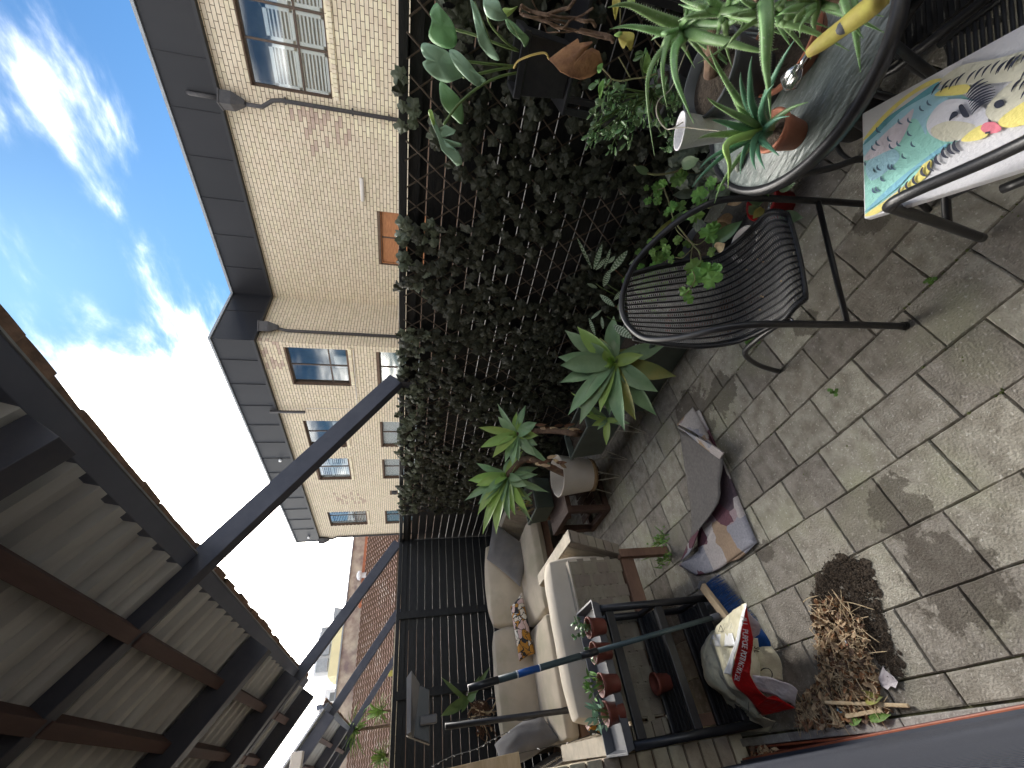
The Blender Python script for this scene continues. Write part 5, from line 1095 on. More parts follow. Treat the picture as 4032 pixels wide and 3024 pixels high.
marked(gd(*za(1690, 700), 2.40), gd(*za(1822, 795), 2.34), .022, (EYE - a), .08, ca)
for (x, y) in ((1560, 400), (1640, 400), (1700, 560), (1640, 640), (1700, 300)):
    MB().tube(bez(gd(*za(x, y), 2.46), gd(*za(x + 60, y + 60), 2.5), V((1.80, 1.36, .17)), 6), .0022, 5).build('stalk', 'root' if x > 1690 else 'stalk', ca, True)

# ------------------------------------------------------------------ agaves and planters
def rosette(name, label, cat, center, tips_, f, d0, wd, parts=None, trunk=None, extra=0, seed=1, bl_=.10):
    t = thing(name, label, cat, None); c = gd(*f(*center), d0); rr = random.Random(seed)
    ax_ = (EYE - c).normalized().lerp(V((0, 0, 1)), .45).normalized()
    for i, tp in enumerate(tips_):
        x, y, dd, m_ = tp[:4]; wm = tp[4] if len(tp) > 4 else 1; ar = tp[5] if len(tp) > 5 else .10
        b = gd(*f(x, y), d0 + dd); st_ = c + (b - c).normalized() * .018 + (c - EYE).normalized() * (.02 if dd > 0 else .0)
        strap_leaf(st_, b, wd * wm * 1.5, ax_, ar, t, 'leaf', m_, n=12, fold=.35, seed=i * 3.1)
    for i in range(extra * 2):
        a = rr.uniform(0, 6.28); o1 = ax_.orthogonal().normalized(); dr = (Matrix.Rotation(a, 3, ax_) @ o1) * rr.uniform(.8, 1.2) + ax_ * rr.uniform(-.5, .5); dr.normalize(); L_ = rr.uniform(.14, .24)
        strap_leaf(c, c + dr * L_ - V((0, 0, .04)), wd * rr.uniform(.9, 1.25), ax_, .16, t, 'leaf', rr.choice(['agave', 'agave', 'agave_new']), n=10, fold=.35, seed=i * 2.2)
    for i in range(extra):
        a = rr.uniform(0, 6.28); o1 = ax_.orthogonal().normalized(); dr = (Matrix.Rotation(a, 3, ax_) @ o1) * .5 + ax_ * 1.0
        strap_leaf(c, c + dr.normalized() * rr.uniform(.05, .10), wd * .5, o1, .1, t, 'leaf', 'agave_new', n=8, fold=.5)
    return t, c
ag, cg = rosette('agave', 'large open agave rosette in the long planter beside the armchair', 'agave', (1690, 975),
 [(1285, 932, .0, 'agave', .95), (1335, 738, .04, 'agave', .9), (1425, 712, -.02, 'agave_new', .95, .02), (1690, 632, .03, 'agave', 1.0, .02), (1303, 992, -.04, 'agave', 1.05), (1298, 1118, -.02, 'agave', .85, .04), (1360, 1352, -.08, 'agave', .9), (1442, 1420, -.1, 'agave', .95), (1590, 1335, -.14, 'agave_new', .75, .03), (1770, 1468, -.12, 'agave', .95, .16), (1660, 1350, -.06, 'agave', 1.05),
  (1852, 1395, -.02, 'agave_old', .95), (2002, 1358, .0, 'agave', 1.0), (2012, 1185, -.08, 'agave', 1.05), (2146, 1072, -.02, 'agave_old', 1.05), (1588, 790, .06, 'agave_old', .7), (2070, 842, .02, 'agave', 1.0), (1905, 862, .03, 'agave_old', .6), (1780, 870, .06, 'agave_old', .6), (1560, 1200, .02, 'agave', .9), (1480, 820, .0, 'agave', .8), (1620, 880, -.08, 'agave_new', .7, .02), (1640, 1010, -.1, 'agave_new', .6, .02)], za, 2.72, .036, extra=6)
MB().tube([cg, cg + V((.03, .0, -.12)), V((1.92, 1.78, .26))], [.03, .035, .04], 12).build('stem', 'stalk', ag, True)
pups = thing('agave', 'small bright agave offset under the large rosette', 'agave')
pc_ = gd(*za(1640, 1385), 2.74)
for x, y, m_, ww in ((1636, 1572, 'agave_new', 1), (1480, 1355, 'agave_new', .8), (1530, 1430, 'agave_new', .9), (1810, 1415, 'agave', .9), (1720, 1400, 'agave_new', .8), (1570, 1460, 'agave', .6), (1430, 1290, 'agave_new', .7), (1380, 1190, 'agave_new', .6), (1500, 1290, 'agave', .8)):
    strap_leaf(pc_, gd(*za(x, y), 2.7), .022 * ww, (EYE - pc_), .10, pups, 'leaf', m_, n=9)
tr1 = thing('trough_planter', 'long dark green trough planter on the ground holding the large agave', 'planter')
trough(tr1, (1.76, 1.50, 0), (2.12, 2.22, .30), 'green_planter', .04, 'trough')
pb_ = MB()
for i in range(60):
    p = V((rnd.uniform(1.79, 1.95), rnd.uniform(1.55, 1.9), .262)); pb_.lathe([(0, -.006), (.009, 0), (.006, .006), (0, .008)], p, 5)
tag(pb_.build('pebbles', 'canvas', tr1), kind='stuff')
ag2, c_2 = rosette('agave', 'tall agave on a woody stem above the slim planter', 'agave', (990, 1490),
 [(845, 1268, .05, 'agave', .5), (1050, 1282, .03, 'agave', .7), (850, 1365, .0, 'agave', .8), (708, 1442, -.02, 'agave_new', .7, .05), (722, 1588, -.06, 'agave_new', .9, .12), (812, 1660, -.1, 'agave_new', .95), (1130, 1408, -.03, 'agave', 1.0), (1136, 1572, -.05, 'agave', .9), (1128, 1655, -.06, 'agave', .9), (955, 1720, -.04, 'agave', .8), (1235, 1720, .02, 'agave', .6), (900, 1700, 0, 'agave', .7), (1060, 1600, .05, 'agave', .7), (1000, 1690, -.02, 'agave', .8)], za, 3.42, .030, extra=4, seed=4)
zs = Z(1500, 1700, .4973)
pl2 = trough(ag2, (1.71, 2.27, .20), (1.93, 2.70, .47), 'green_planter', .03, 'planter')
MB().tube(spline([c_2, gd(*za(1110, 1470), 3.40), gd(*za(1280, 1470), 3.3), gd(*za(1400, 1490), 3.2), V((1.83, 2.52, .43))], 4), [.022] * 16 + [.026], 10).build('trunk', 'bark', ag2, True)
for k in range(9):
    a = gd(*za(1120 + 35 * k, 1440 + rnd.uniform(-15, 40)), 3.34 - .01 * k); strap_leaf(a, a + V((rnd.uniform(-.02, .02), rnd.uniform(-.04, .04), -.08)), .012, EYE - a, .1, ag2, 'dry_leaf', 'dead_pale' if k % 2 else 'root', n=5)
ag3, c_3 = rosette('agave', 'leafy green agave with drooping leaves over the sofa end', 'agave', (1000, 350),
 [(692, 385, .0, 'agave_new', .9), (755, 248, .05, 'agave', .6), (755, 425, -.05, 'agave_new', .8, .12), (662, 545, .0, 'agave', .7), (770, 575, -.06, 'agave', .8), (765, 660, -.08, 'agave_new', .8, .16), (806, 812, -.1, 'agave_new', .85, .12), (912, 812, -.12, 'agave_new', 1.0, .12), (1022, 702, -.08, 'agave', .8, .18), (1065, 665, -.05, 'agave_new', .8), (1162, 632, -.05, 'agave_new', .8, .14), (1108, 395, -.08, 'agave', .9), (1155, 430, -.1, 'agave', .9), (840, 488, -.12, 'agave', .8), (1240, 340, -.02, 'agave', .7, .14), (830, 300, .02, 'agave', .8), (1090, 520, -.02, 'agave_old', .8), (880, 620, -.02, 'agave', .8), (1200, 715, .04, 'agave', .6), (1330, 480, .0, 'agave', .6), (1200, 560, .02, 'agave', .7), (960, 560, -.1, 'agave', .8), (900, 420, -.12, 'agave_new', .7), (1050, 250, .0, 'agave', .7)], zs, 3.62, .034, extra=5, seed=8)
wp_ = V((1.735, 2.985, 0))
pw_ = MB().lathe([(0, .205), (.128, .205), (.134, .215), (.172, .488), (.176, .492), (.172, .496), (.166, .494), (.132, .26), (0, .25)], wp_, 48).build('pot', 'white_pot', ag3, True)
MB().lathe([(.10, .175), (.134, .18), (.138, .205), (.134, .214), (.10, .21)], wp_, 40).build('wood_base', 'wood_ring', ag3, True)
for k in range(4):
    a = -2.2 + k * math.pi / 2 * 1.0; dr = V((math.cos(a), math.sin(a), 0)); sd = V((-dr.y, dr.x, 0))
    MB().tube(spline([wp_ + dr * .11 + sd * .035 + V((0, 0, .18)), wp_ + dr * .155 + sd * .008 + V((0, 0, .02)), wp_ + dr * .158 + V((0, 0, .005)), wp_ + dr * .155 - sd * .008 + V((0, 0, .02)), wp_ + dr * .11 - sd * .035 + V((0, 0, .18))], 4), .0032, 7).build('hairpin_leg', 'cream_wire', ag3, True)
MB().tube(spline([c_3, gd(*zs(1130, 220), 3.55), gd(*zs(1260, 240), 3.45), wp_ + V((.03, .03, .40)), wp_ + V((.01, .0, .26))], 4), [.028] * 16 + [.034], 10).build('trunk', 'bark', ag3, True)
for k in range(12):
    a = gd(*zs(1150 + 24 * k, 230 + rnd.uniform(-30, 40)), 3.46 - .012 * k); strap_leaf(a, a + V((rnd.uniform(-.03, .03), rnd.uniform(-.05, .05), -.07)), .014, EYE - a, .1, ag3, 'dry_leaf', 'dead_pale' if k % 2 else 'root', n=5)
ws = thing('wire_stand', 'cream wire stand with hairpin legs carrying the slim green planter', 'stand')
for (x, y) in ((1.735, 2.30), (1.90, 2.30), (1.735, 2.66), (1.90, 2.66)):
    MB().tube(spline([V((x, y - .045, .195)), V((x - .05 * (1 if x < 1.8 else -1), y - .008, .02)), V((x - .054 * (1 if x < 1.8 else -1), y, .006)), V((x - .05 * (1 if x < 1.8 else -1), y + .008, .02)), V((x, y + .045, .195))], 4), .003, 7).build('hairpin_leg', 'cream_wire', ws, True)
MB().tube([V((1.735, 2.28, .195)), V((1.90, 2.28, .195)), V((1.90, 2.68, .195)), V((1.735, 2.68, .195)), V((1.735, 2.28, .195))], .003, 7).build('ring', 'cream_wire', ws, True)
# small dark wooden table
wt = thing('wooden_side_table', 'low dark brown slab sided wooden table beside the sofas', 'table')
X0, X1_, Y0, Y1_ = 1.50, 1.93, 3.17, 3.62
MB().box((X0 - .012, Y0 - .012, .355), (X1_ + .012, Y1_ + .012, .40)).build('tabletop', 'dark_wood', wt, bevel=.005)
for x in (X0, X1_ - .055):
    for y in (Y0, Y1_ - .055): MB().box((x, y, .05), (x + .055, y + .055, .355)).build('leg', 'dark_wood', wt, bevel=.004)
for x in (X0 + .002, X1_ - .05): MB().box((x, Y0 - .003, 0), (x + .05, Y1_ + .003, .05)).build('runner', 'dark_wood', wt, bevel=.004)
for y in (Y0 + .004, Y1_ - .05): MB().box((X0 + .052, y, .003), (X1_ - .052, y + .045, .047)).build('runner', 'dark_wood', wt, bevel=.004)
for k in range(4): MB().box((X0 + .06 + .08 * k, Y0 + .05, .10), (X0 + .12 + .08 * k, Y1_ - .05, .115)).build('shelf_slat', 'dark_wood', wt, bevel=.002)
p3 = thing('trough_planter', 'grey green plastic trough standing on the low wooden table', 'planter')
trough(p3, (1.66, 3.42, .403), (1.99, 3.76, .585), 'green_planter', .02, 'trough')
for k in range(10):
    a = V((rnd.uniform(1.7, 1.9), rnd.uniform(3.5, 3.7), .55)); strap_leaf(a, a + V((rnd.uniform(-.1, .02), rnd.uniform(-.1, .1), rnd.uniform(.08, .2))), .012, EYE - a, .1, p3, 'leaf', rnd.choice(['agave', 'agave_old', 'dead_pale']), n=6)
# ------------------------------------------------------------------ cushions and sofas
def pillow(corners, thick, nrm_to=None, n=18, wr=.006, power=2.2, seed=0, pinch=.06):
    c1, c2_, c3_, c4 = [V(c) for c in corners]; b = MB(); nn_ = (c2_ - c1).cross(c4 - c1).normalized()
    tgt = (nrm_to if nrm_to is not None else EYE) - (c1 + c3_) / 2
    if nn_.dot(tgt) < 0: nn_ = -nn_
    ctr = (c1 + c2_ + c3_ + c4) / 4
    def pt(u, v, s):
        a, q = u * 2 - 1, v * 2 - 1
        p = c1.lerp(c2_, u).lerp(c4.lerp(c3_, u), v)
        edge = 1 - pinch * (1 - abs(a) ** 2) * abs(q) ** 3 - pinch * (1 - abs(q) ** 2) * abs(a) ** 3
        p = ctr + (p - ctr) * edge
        h = thick / 2 * ((1 - abs(a) ** power) * (1 - abs(q) ** power)) ** .55
        w_ = wob(p, 9, wr * 1.5, seed) + wr * .8 * math.sin((a * 3 + q * 9) + 5 * noise.noise(p * 6)) * (1 - abs(a) ** 2) * min(1, abs(q) * 2)
        return p + nn_ * s * (h + (w_ if h > .004 else 0))
    b.grid(lambda u, v: pt(u, v, 1), n, n); b.grid(lambda u, v: pt(1 - u, v, -1), n, n)
    return b
def soft_box(lo, hi, r=.05, n=14, bulge=.015, wr=.004, seed=0, tilt=None):
    """rounded box with bulging faces and soft creases"""
    lo, hi = V(lo), V(hi); c = (lo + hi) / 2; h = (hi - lo) / 2; b = MB()
    def mp(p):
        q = V((max(-1, min(1, p.x)), max(-1, min(1, p.y)), max(-1, min(1, p.z))))
        core = V((q.x * (h.x - r), q.y * (h.y - r), q.z * (h.z - r)))
        d = V((p.x ** 5, p.y ** 5, p.z ** 5)); d = d.normalized()
        o = core + d * r
        bx_ = (1 - q.y ** 2) * (1 - q.z ** 2); by_ = (1 - q.x ** 2) * (1 - q.z ** 2); bz_ = (1 - q.x ** 2) * (1 - q.y ** 2)
        m_ = max(abs(p.x), abs(p.y), abs(p.z))
        if abs(p.x) == m_: o.x += math.copysign(bulge * bx_, p.x)
        elif abs(p.y) == m_: o.y += math.copysign(bulge * by_, p.y)
        else: o.z += math.copysign(bulge * bz_, p.z)
        P_ = c + o; o = P_ + d * (wob(P_, 7, wr * 1.6, seed) + wob(P_, 22, wr * .6, seed))
        return tilt @ (o - c) + c if tilt else o
    for ax in range(3):
        for s in (-1, 1):
            def fn(u, v, ax=ax, s=s):
                a, q = u * 2 - 1, v * 2 - 1; a = math.sin(a * math.pi / 2) ; q = math.sin(q * math.pi / 2)
                p = [0, 0, 0]; p[ax] = s; p[(ax + 1) % 3] = a * s; p[(ax + 2) % 3] = q; return mp(V(p))
            b.grid(fn, n, n)
    return b
def woven(parent, org, eu, ev, nrm, nu, nv, su, sv, m_='strap'):
    """basket weave: each visible strap float is a piece"""
    org, eu, ev, nrm = V(org), V(eu).normalized(), V(ev).normalized(), V(nrm).normalized()
    def piece(lu, lv):
        b = MB(); t = .0050
        vs = []
        for a, q in ((-1, -1), (1, -1), (1, 1), (-1, 1)): vs.append(eu * a * lu / 2 + ev * q * lv / 2 - nrm * .001)
        for a, q in ((-1, -1), (1, -1), (1, 1), (-1, 1)): vs.append(eu * a * (lu / 2 - .004) + ev * q * (lv / 2 - .004) + nrm * t)
        return b.add(vs, [(4, 5, 6, 7), (0, 1, 5, 4), (1, 2, 6, 5), (2, 3, 7, 6), (3, 0, 4, 7)]).mesh('strap', m_)
    A, B = piece(su * .97, sv * 1.75), piece(su * 1.75, sv * .97)
    for i in range(nu):
        for j in range(nv):
            if (i + j) % 2 == 0: put('strap', A, parent, org + eu * su * (i + .5) + ev * sv * (j + .5))
            else: put('strap', B, parent, org + eu * su * (i + .5) + ev * sv * (j + .5) - nrm * .0012)
def sofa_arm(parent, side, xin, xout, y0, y1, zb, zt, flare, wrap=.062):
    """side +1: right arm. slanted slab wrapped in straps"""
    def sec(y, g): return [V((xin - g * side, y, zb - g)), V((xout + g * side, y, zb - g)), V((xout + (flare + g) * side, y, zt + g)), V((xin + (flare - .012 - g) * side, y, zt + g))]
    s0, s1 = sec(y0, 0), sec(y1, 0); arm = MB().add(s0 + s1, [(0, 1, 2, 3), (7, 6, 5, 4), (0, 4, 5, 1), (1, 5, 6, 2), (2, 6, 7, 3), (3, 7, 4, 0)]).build('arm', 'strap', parent, bevel=.006)
    y = y0 + .004; i = 0
    while y < y1 - .02:
        g = .0045 if i % 2 else .0022; a, b_ = sec(y, g), sec(min(y + wrap - .003, y1), g)
        MB().add(a + b_, [(0, 1, 2, 3), (7, 6, 5, 4), (0, 4, 5, 1), (1, 5, 6, 2), (2, 6, 7, 3), (3, 7, 4, 0)]).build('strap', 'strap', arm, bevel=.0015); y += wrap; i += 1
    # straps across the end face
    n_ = 6
    for k in range(n_):
        t0, t1 = (k + .06) / n_, (k + .94) / n_; q = [s0[0].lerp(s0[3], t0), s0[1].lerp(s0[2], t0), s0[1].lerp(s0[2], t1), s0[0].lerp(s0[3], t1)]
        MB().add([p + V((0, -.008 - .002 * (k % 2), 0)) for p in q] + [p + V((0, .002, 0)) for p in q], [(0, 1, 2, 3), (0, 4, 5, 1), (1, 5, 6, 2), (2, 6, 7, 3), (3, 7, 4, 0)]).build('strap', 'strap', arm, bevel=.0015)
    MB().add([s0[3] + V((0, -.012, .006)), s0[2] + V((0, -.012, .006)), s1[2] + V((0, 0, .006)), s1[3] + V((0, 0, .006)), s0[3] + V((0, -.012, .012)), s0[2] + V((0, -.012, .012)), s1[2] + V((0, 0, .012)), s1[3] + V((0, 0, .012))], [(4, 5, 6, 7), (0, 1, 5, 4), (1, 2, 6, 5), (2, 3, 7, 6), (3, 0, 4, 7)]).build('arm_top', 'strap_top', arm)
sf = thing('woven_armchair', 'near armchair with woven strap back turned to the camera and brown legs', 'armchair')
MB().box((.08, 2.60, .362), (.895, 2.632, .70)).build('back_panel', 'strap', sf, bevel=.006)
woven(sf, (.085, 2.600, .372), (1, 0, 0), (0, 0, 1), (0, -1, 0), 11, 7, .0725, .046)
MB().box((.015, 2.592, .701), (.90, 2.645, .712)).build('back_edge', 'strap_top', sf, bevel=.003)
MB().box((.02, 2.585, .262), (.90, 2.635, .350)).build('back_rail', 'brown_wood', sf, bevel=.004)
for x0, y0_, zt in ((.885, 2.555, .36), (.01, 2.56, .36), (.885, 3.33, .34), (-.045, 3.33, .34)):
    MB().bar((x0 + .025, y0_ + .025, 0.012), (x0 + .027, y0_ + .025, zt), .052, .052, (0, 1, 0)).build('leg', 'brown_wood', sf, bevel=.004)
MB().box((.86, 2.61, .27), (.90, 3.36, .34)).build('side_rail', 'brown_wood', sf, bevel=.004); MB().box((-.02, 2.61, .27), (.02, 3.36, .34)).build('side_rail', 'brown_wood', sf, bevel=.004)
MB().box((.02, 2.64, .30), (.86, 3.38, .345)).build('seat_base', 'brown_wood', sf)
sofa_arm(sf, 1, .905, .972, 2.575, 3.42, .345, .665, .115); sofa_arm(sf, -1, .075, .012, 2.575, 3.42, .345, .70, .045)
o = bpy.data.objects['leg'] if False else None
MB().lathe([(.046, 0), (.052, .006), (.052, .012), (.044, .016)], (.912, 2.582, 0), 20).build('foot_pad', 'strap_top', sf, True)
def cushion(name, label, cat, b, m_, group=None):
    o = b.build(name, m_, None, True); o.modifiers.new('w', 'WELD').merge_threshold = .0008; sm_ = o.modifiers.new('s', 'SUBSURF'); sm_.levels = sm_.render_levels = 1; return tag(o, label, cat, group)
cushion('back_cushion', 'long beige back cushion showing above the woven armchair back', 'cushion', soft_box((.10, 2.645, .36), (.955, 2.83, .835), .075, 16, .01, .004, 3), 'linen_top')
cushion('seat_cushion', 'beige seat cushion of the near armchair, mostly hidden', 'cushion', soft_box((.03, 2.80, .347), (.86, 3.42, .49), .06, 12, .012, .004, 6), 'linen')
s2 = thing('woven_sofa', 'far two seat sofa with woven strap arms against the end fence', 'sofa')
MB().box((.03, 4.08, .27), (1.87, 4.13, .34)).build('front_rail', 'brown_wood', s2, bevel=.004)
MB().box((.03, 4.13, .29), (1.87, 4.95, .33)).build('seat_base', 'brown_wood', s2)
MB().box((.03, 4.98, .30), (1.87, 5.03, .70)).build('back_panel', 'strap', s2, bevel=.005)
for x in (.0, 1.86):
    for y in (4.07, 4.96): MB().box((x, y, 0), (x + .05, y + .05, .33)).build('leg', 'brown_wood', s2, bevel=.004)
MB().box((1.86, 4.10, .27), (1.91, 5.0, .33)).build('side_rail', 'brown_wood', s2, bevel=.004)
sofa_arm(s2, 1, 1.885, 1.95, 4.08, 5.0, .335, .66, .115, .07); sofa_arm(s2, -1, .02, -.05, 4.08, 5.0, .335, .66, .115, .07)
tl_ = Matrix.Rotation(RAD(-9), 3, 'X')
cushion('seat_cushion', 'right seat cushion of the far sofa with greenish mildew', 'cushion', soft_box((.975, 4.02, .335), (1.87, 4.72, .50), .075, 14, .02, .007, 11), 'linen')
cushion('seat_cushion', 'left seat cushion of the far sofa behind the floodlight pole', 'cushion', soft_box((.06, 4.02, .335), (.965, 4.72, .50), .075, 14, .02, .007, 15), 'linen')
cushion('back_cushion', 'right back cushion of the far sofa behind the grey pillow', 'cushion', soft_box((1.035, 4.66, .44), (1.87, 4.88, .845), .07, 14, .02, .007, 21, tl_), 'linen')
cushion('back_cushion', 'left back cushion of the far sofa beside the broom pole', 'cushion', soft_box((.10, 4.66, .44), (1.02, 4.88, .845), .07, 14, .02, .007, 25, tl_), 'linen')
zt_ = Z(1500, 2300, .4521)
mil = MB().grid(lambda u, v: V((1.55 + .30 * u, 4.05 + .5 * v, .5135 - .02 * (abs(u * 2 - 1) ** 3) - .01 * abs(v * 2 - 1) ** 3)), 8, 8)
def cpil(name, label, f, pts, ys, th, m_, seed, cat='pillow'):
    c = [gy(*f(*p), y) for p, y in zip(pts, ys)]; return cushion(name, label, cat, pillow(c, th, seed=seed, wr=.009), m_)
cpil('throw_pillow', 'crumpled dark grey pillow on the right end of the far sofa', zs, [(880, 690), (830, 1010), (1110, 1245), (1200, 935)], [4.62, 4.60, 4.38, 4.42], .17, 'grey_fabric', 3)
cpil('throw_pillow', 'slumped dark grey pillow on the left end of the far sofa', zt_, [(1395, 1095), (975, 1400), (1030, 1640), (1580, 1350)], [4.42, 4.52, 4.36, 4.22], .20, 'grey_fabric', 9)
cpil('patterned_pillow', 'orange, black and cream patterned lumbar pillow in the middle of the far sofa', zt_, [(1228, 55), (1122, 190), (1205, 690), (1350, 620)], [4.50, 4.56, 4.56, 4.44], .13, 'pattern', 12)
cpil('patterned_pillow', 'patterned pillow peeking out at the left end of the near armchair', zt_, [(1785, 1185), (1800, 1290), (1975, 1330), (1960, 1200)], [2.86, 2.86, 2.78, 2.78], .13, 'pattern', 17)
pb2 = thing('pine_beam', 'raw pine beam end sticking out above the brick pier', 'beam')
pa_, pb__ = gy(*zt_(1205, 1545), 2.75), gy(*zt_(700, 1668), 2.75)
MB().bar(pa_, pa_ + (pb__ - pa_).normalized() * .45, .075, .045, (0, 1, 0)).build('beam', 'pine', pb2, bevel=.003)

# ------------------------------------------------------------------ floodlight on its pole
fl = thing('floodlight', 'solar floodlight on a slim dark pole behind the near armchair', 'lamp')
lp0, lp1 = gy(*zt_(1700, 1090), 3.62), gy(*zt_(560, 1240), 3.62); lpb = lp0 + (lp0 - lp1).normalized() * ((lp0.z) / max(.01, (lp1 - lp0).normalized().z))
MB().tube([lpb, lp0, lp1], .019, 12).build('pole', 'black_metal', fl, True)
MB().tube([V((lpb.x, lpb.y, 0)), V((lpb.x, lpb.y, .03))], .12, 20).build('base', 'black_metal', fl)
h = [gy(*zt_(x, y), 3.60) for x, y in ((225, 820), (425, 915), (425, 1390), (225, 1315))]
hn = V((.18, -.95, .0)).normalized() * .05
MB().add(h + [p - hn for p in h], [(0, 1, 2, 3), (7, 6, 5, 4), (0, 4, 5, 1), (1, 5, 6, 2), (2, 6, 7, 3), (3, 7, 4, 0)]).build('solar_panel', 'solar', fl, bevel=.006)
hh = [h[0], h[0].lerp(h[1], .99) + hn * .3, h[0].lerp(h[3], .22).lerp(h[1].lerp(h[2], .18), .5) + hn]
MB().add([h[0] + hn * .1, h[3] + hn * .1, h[3] + hn * 1.2 - V((0, 0, .025)), h[0] + hn * 1.2 - V((-.02, 0, .03)), h[0].lerp(h[1], .55) + hn * .12, h[3].lerp(h[2], .3) + hn * .12], [(0, 1, 2, 3), (3, 2, 5, 4), (0, 3, 4), (1, 5, 2)]).build('hood', 'lamp_grey', fl, solid=.004)
b0_ = gy(*zt_(420, 1180), 3.55); MB().bar(b0_ + V((0, 0, .06)), b0_ - V((0, 0, .05)), .05, .05, (0, 1, 0)).build('bracket', 'lamp_grey', fl, bevel=.008)
MB().tube(spline([lp1 + V((.02, 0, 0)), lp1.lerp(lp0, .3) + V((.024, -.01, 0)), lp1.lerp(lp0, .6) + V((-.024, -.01, 0)), lp0 + V((.02, -.015, .05)), lp0 + V((-.05, -.02, 0))], 6), .003, 6).build('cable', 'black_paint', fl, True)
# string lights by the left side
sg = thing('string_lights', 'string of tiny clear bulbs looped along the left end of the fence', 'lights')
pts = [gy(*zt_(x, y), yy) for x, y, yy in ((440, 1590, 4.6), (620, 1500, 4.4), (820, 1440, 4.2), (980, 1350, 4.0), (1100, 1290, 3.9))]
MB().tube(spline(pts, 6), .0022, 5).build('wire', 'black_paint', sg, True)
pts2 = [gy(*zt_(x, y), yy) for x, y, yy in ((900, 1590, 2.76), (1130, 1495, 2.80), (1350, 1440, 2.9), (1600, 1390, 3.0), (1830, 1310, 3.05))]
MB().tube(spline(pts2, 6), .0018, 5).build('wire', 'black_paint', sg, True)
bme = MB().lathe([(0, -.009), (.002, -.008), (.0032, 0), (.002, .007), (0, .008)], (0, 0, 0), 8).mesh('bulb', 'bag_white', True)
for p in spline(pts, 3)[::1] + spline(pts2, 2)[::2]: put('bulb', bme, sg, p - V((0, .0, .014)), (rnd.uniform(-.6, .6), rnd.uniform(-.6, .6), 0))
# hanging bromeliad with dry roots
br_ = thing('staghorn_plant', 'ragged plant with long green leaves and brown roots hung on the end fence', 'plant')
cb = gy(*zt_(760, 1010), 5.2)
for x, y, w_ in ((525, 810, .022), (640, 940, .014), (830, 950, .030), (520, 1150, .045), (600, 1060, .03), (950, 720, .028), (860, 800, .022), (700, 1120, .02)):
    strap_leaf(cb + V((rnd.uniform(-.02, .02), 0, 0)), gy(*zt_(x, y), 5.1), w_, V((-.2, -1, .2)), .10, br_, 'leaf', 'stalk' if x != 830 else 'agave', n=9)
for i in range(38):
    a = gy(*zt_(rnd.uniform(740, 900), rnd.uniform(1010, 1180)), 5.2); b2 = gy(*zt_(rnd.uniform(820, 1020), rnd.uniform(1000, 1390)), 5.2)
    pts = [a, a.lerp(b2, .35) + V((rnd.uniform(-.06, .06), rnd.uniform(-.06, .02), rnd.uniform(-.05, .05))), a.lerp(b2, .7) + V((rnd.uniform(-.06, .06), rnd.uniform(-.06, .02), rnd.uniform(-.05, .05))), b2]
    MB().tube(spline(pts, 3), rnd.uniform(.003, .009), 5).build('root', 'root' if i % 3 else 'dead_pale', br_, True)
MB().lathe([(0, -.1), (.05, -.08), (.08, 0), (.06, .06), (0, .09)], gy(*zt_(860, 1090), 5.25), 12).build('root_ball', 'root', br_, True)

# ------------------------------------------------------------------ shelf rack with trays and pots
rk = thing('shelf_rack', 'black slatted shelf rack with a tray of little pots on top', 'shelf')
RX0, RX1, RY0, RY1, RZ = -.015, .545, 2.325, 2.545, .69
for x in (RX0, RX1):
    for y in (RY0, RY1): MB().tube([(x, y, 0), (x, y, RZ)], .019, 12).build('leg', 'black_metal', rk, True)
for z in (RZ - .035, .365, .10):
    for y in (RY0, RY1): MB().box((RX0 + .018, y - .012, z - .03), (RX1 - .018, y + .012, z + .015)).build('rail', 'black_metal', rk, bevel=.003)
    for x in (RX0, RX1): MB().box((x - .01, RY0 + .016, z - .02), (x + .01, RY1 - .016, z + .015)).build('end_rail', 'black_metal', rk, bevel=.003)
for z in (.365, .10):
    for k in range(5): MB().box((RX0 + .02, RY0 + .022 + .038 * k, z - .012), (RX1 - .02, RY0 + .052 + .038 * k, z - .002)).build('slat', 'black_paint', rk, bevel=.002)
ty = thing('seedling_tray', 'shallow black plastic tray on top of the shelf rack', 'tray')
b = MB(); x0, x1, y0_, y1_, zz0, zz1 = -.035, .585, 2.31, 2.57, RZ + .002, RZ + .045
ring = lambda a, z: [(x0 + a, y0_ + a, z), (x1 - a, y0_ + a, z), (x1 - a, y1_ - a, z), (x0 + a, y1_ - a, z)]
b.add(ring(.012, zz0) + ring(0, zz1) + ring(-.006, zz1) + ring(-.006, zz1 + .003) + ring(.004, zz1 + .003) + ring(.015, zz0 + .004), [(0, 3, 2, 1)] + [(4 * k + j, 4 * k + (j + 1) % 4, 4 * k + 4 + (j + 1) % 4, 4 * k + 4 + j) for k in range(5) for j in range(4)] + [(20, 21, 22, 23)]); b.build('shell', 'lamp_grey', ty, bevel=.002)
npd = [(0, .0), (.036, 0), (.046, .075), (.049, .075), (.050, .090), (.046, .090), (.043, .07), (0, .066)]
labs = ['nursery pot with a leafy grey jade cutting, rightmost in the tray on the rack', 'nursery pot with one small cutting, just behind the broom pole', 'nursery pot with narrow green succulent leaves, middle of the tray', 'nursery pot with grey floppy succulent leaves, left in the tray on the rack']
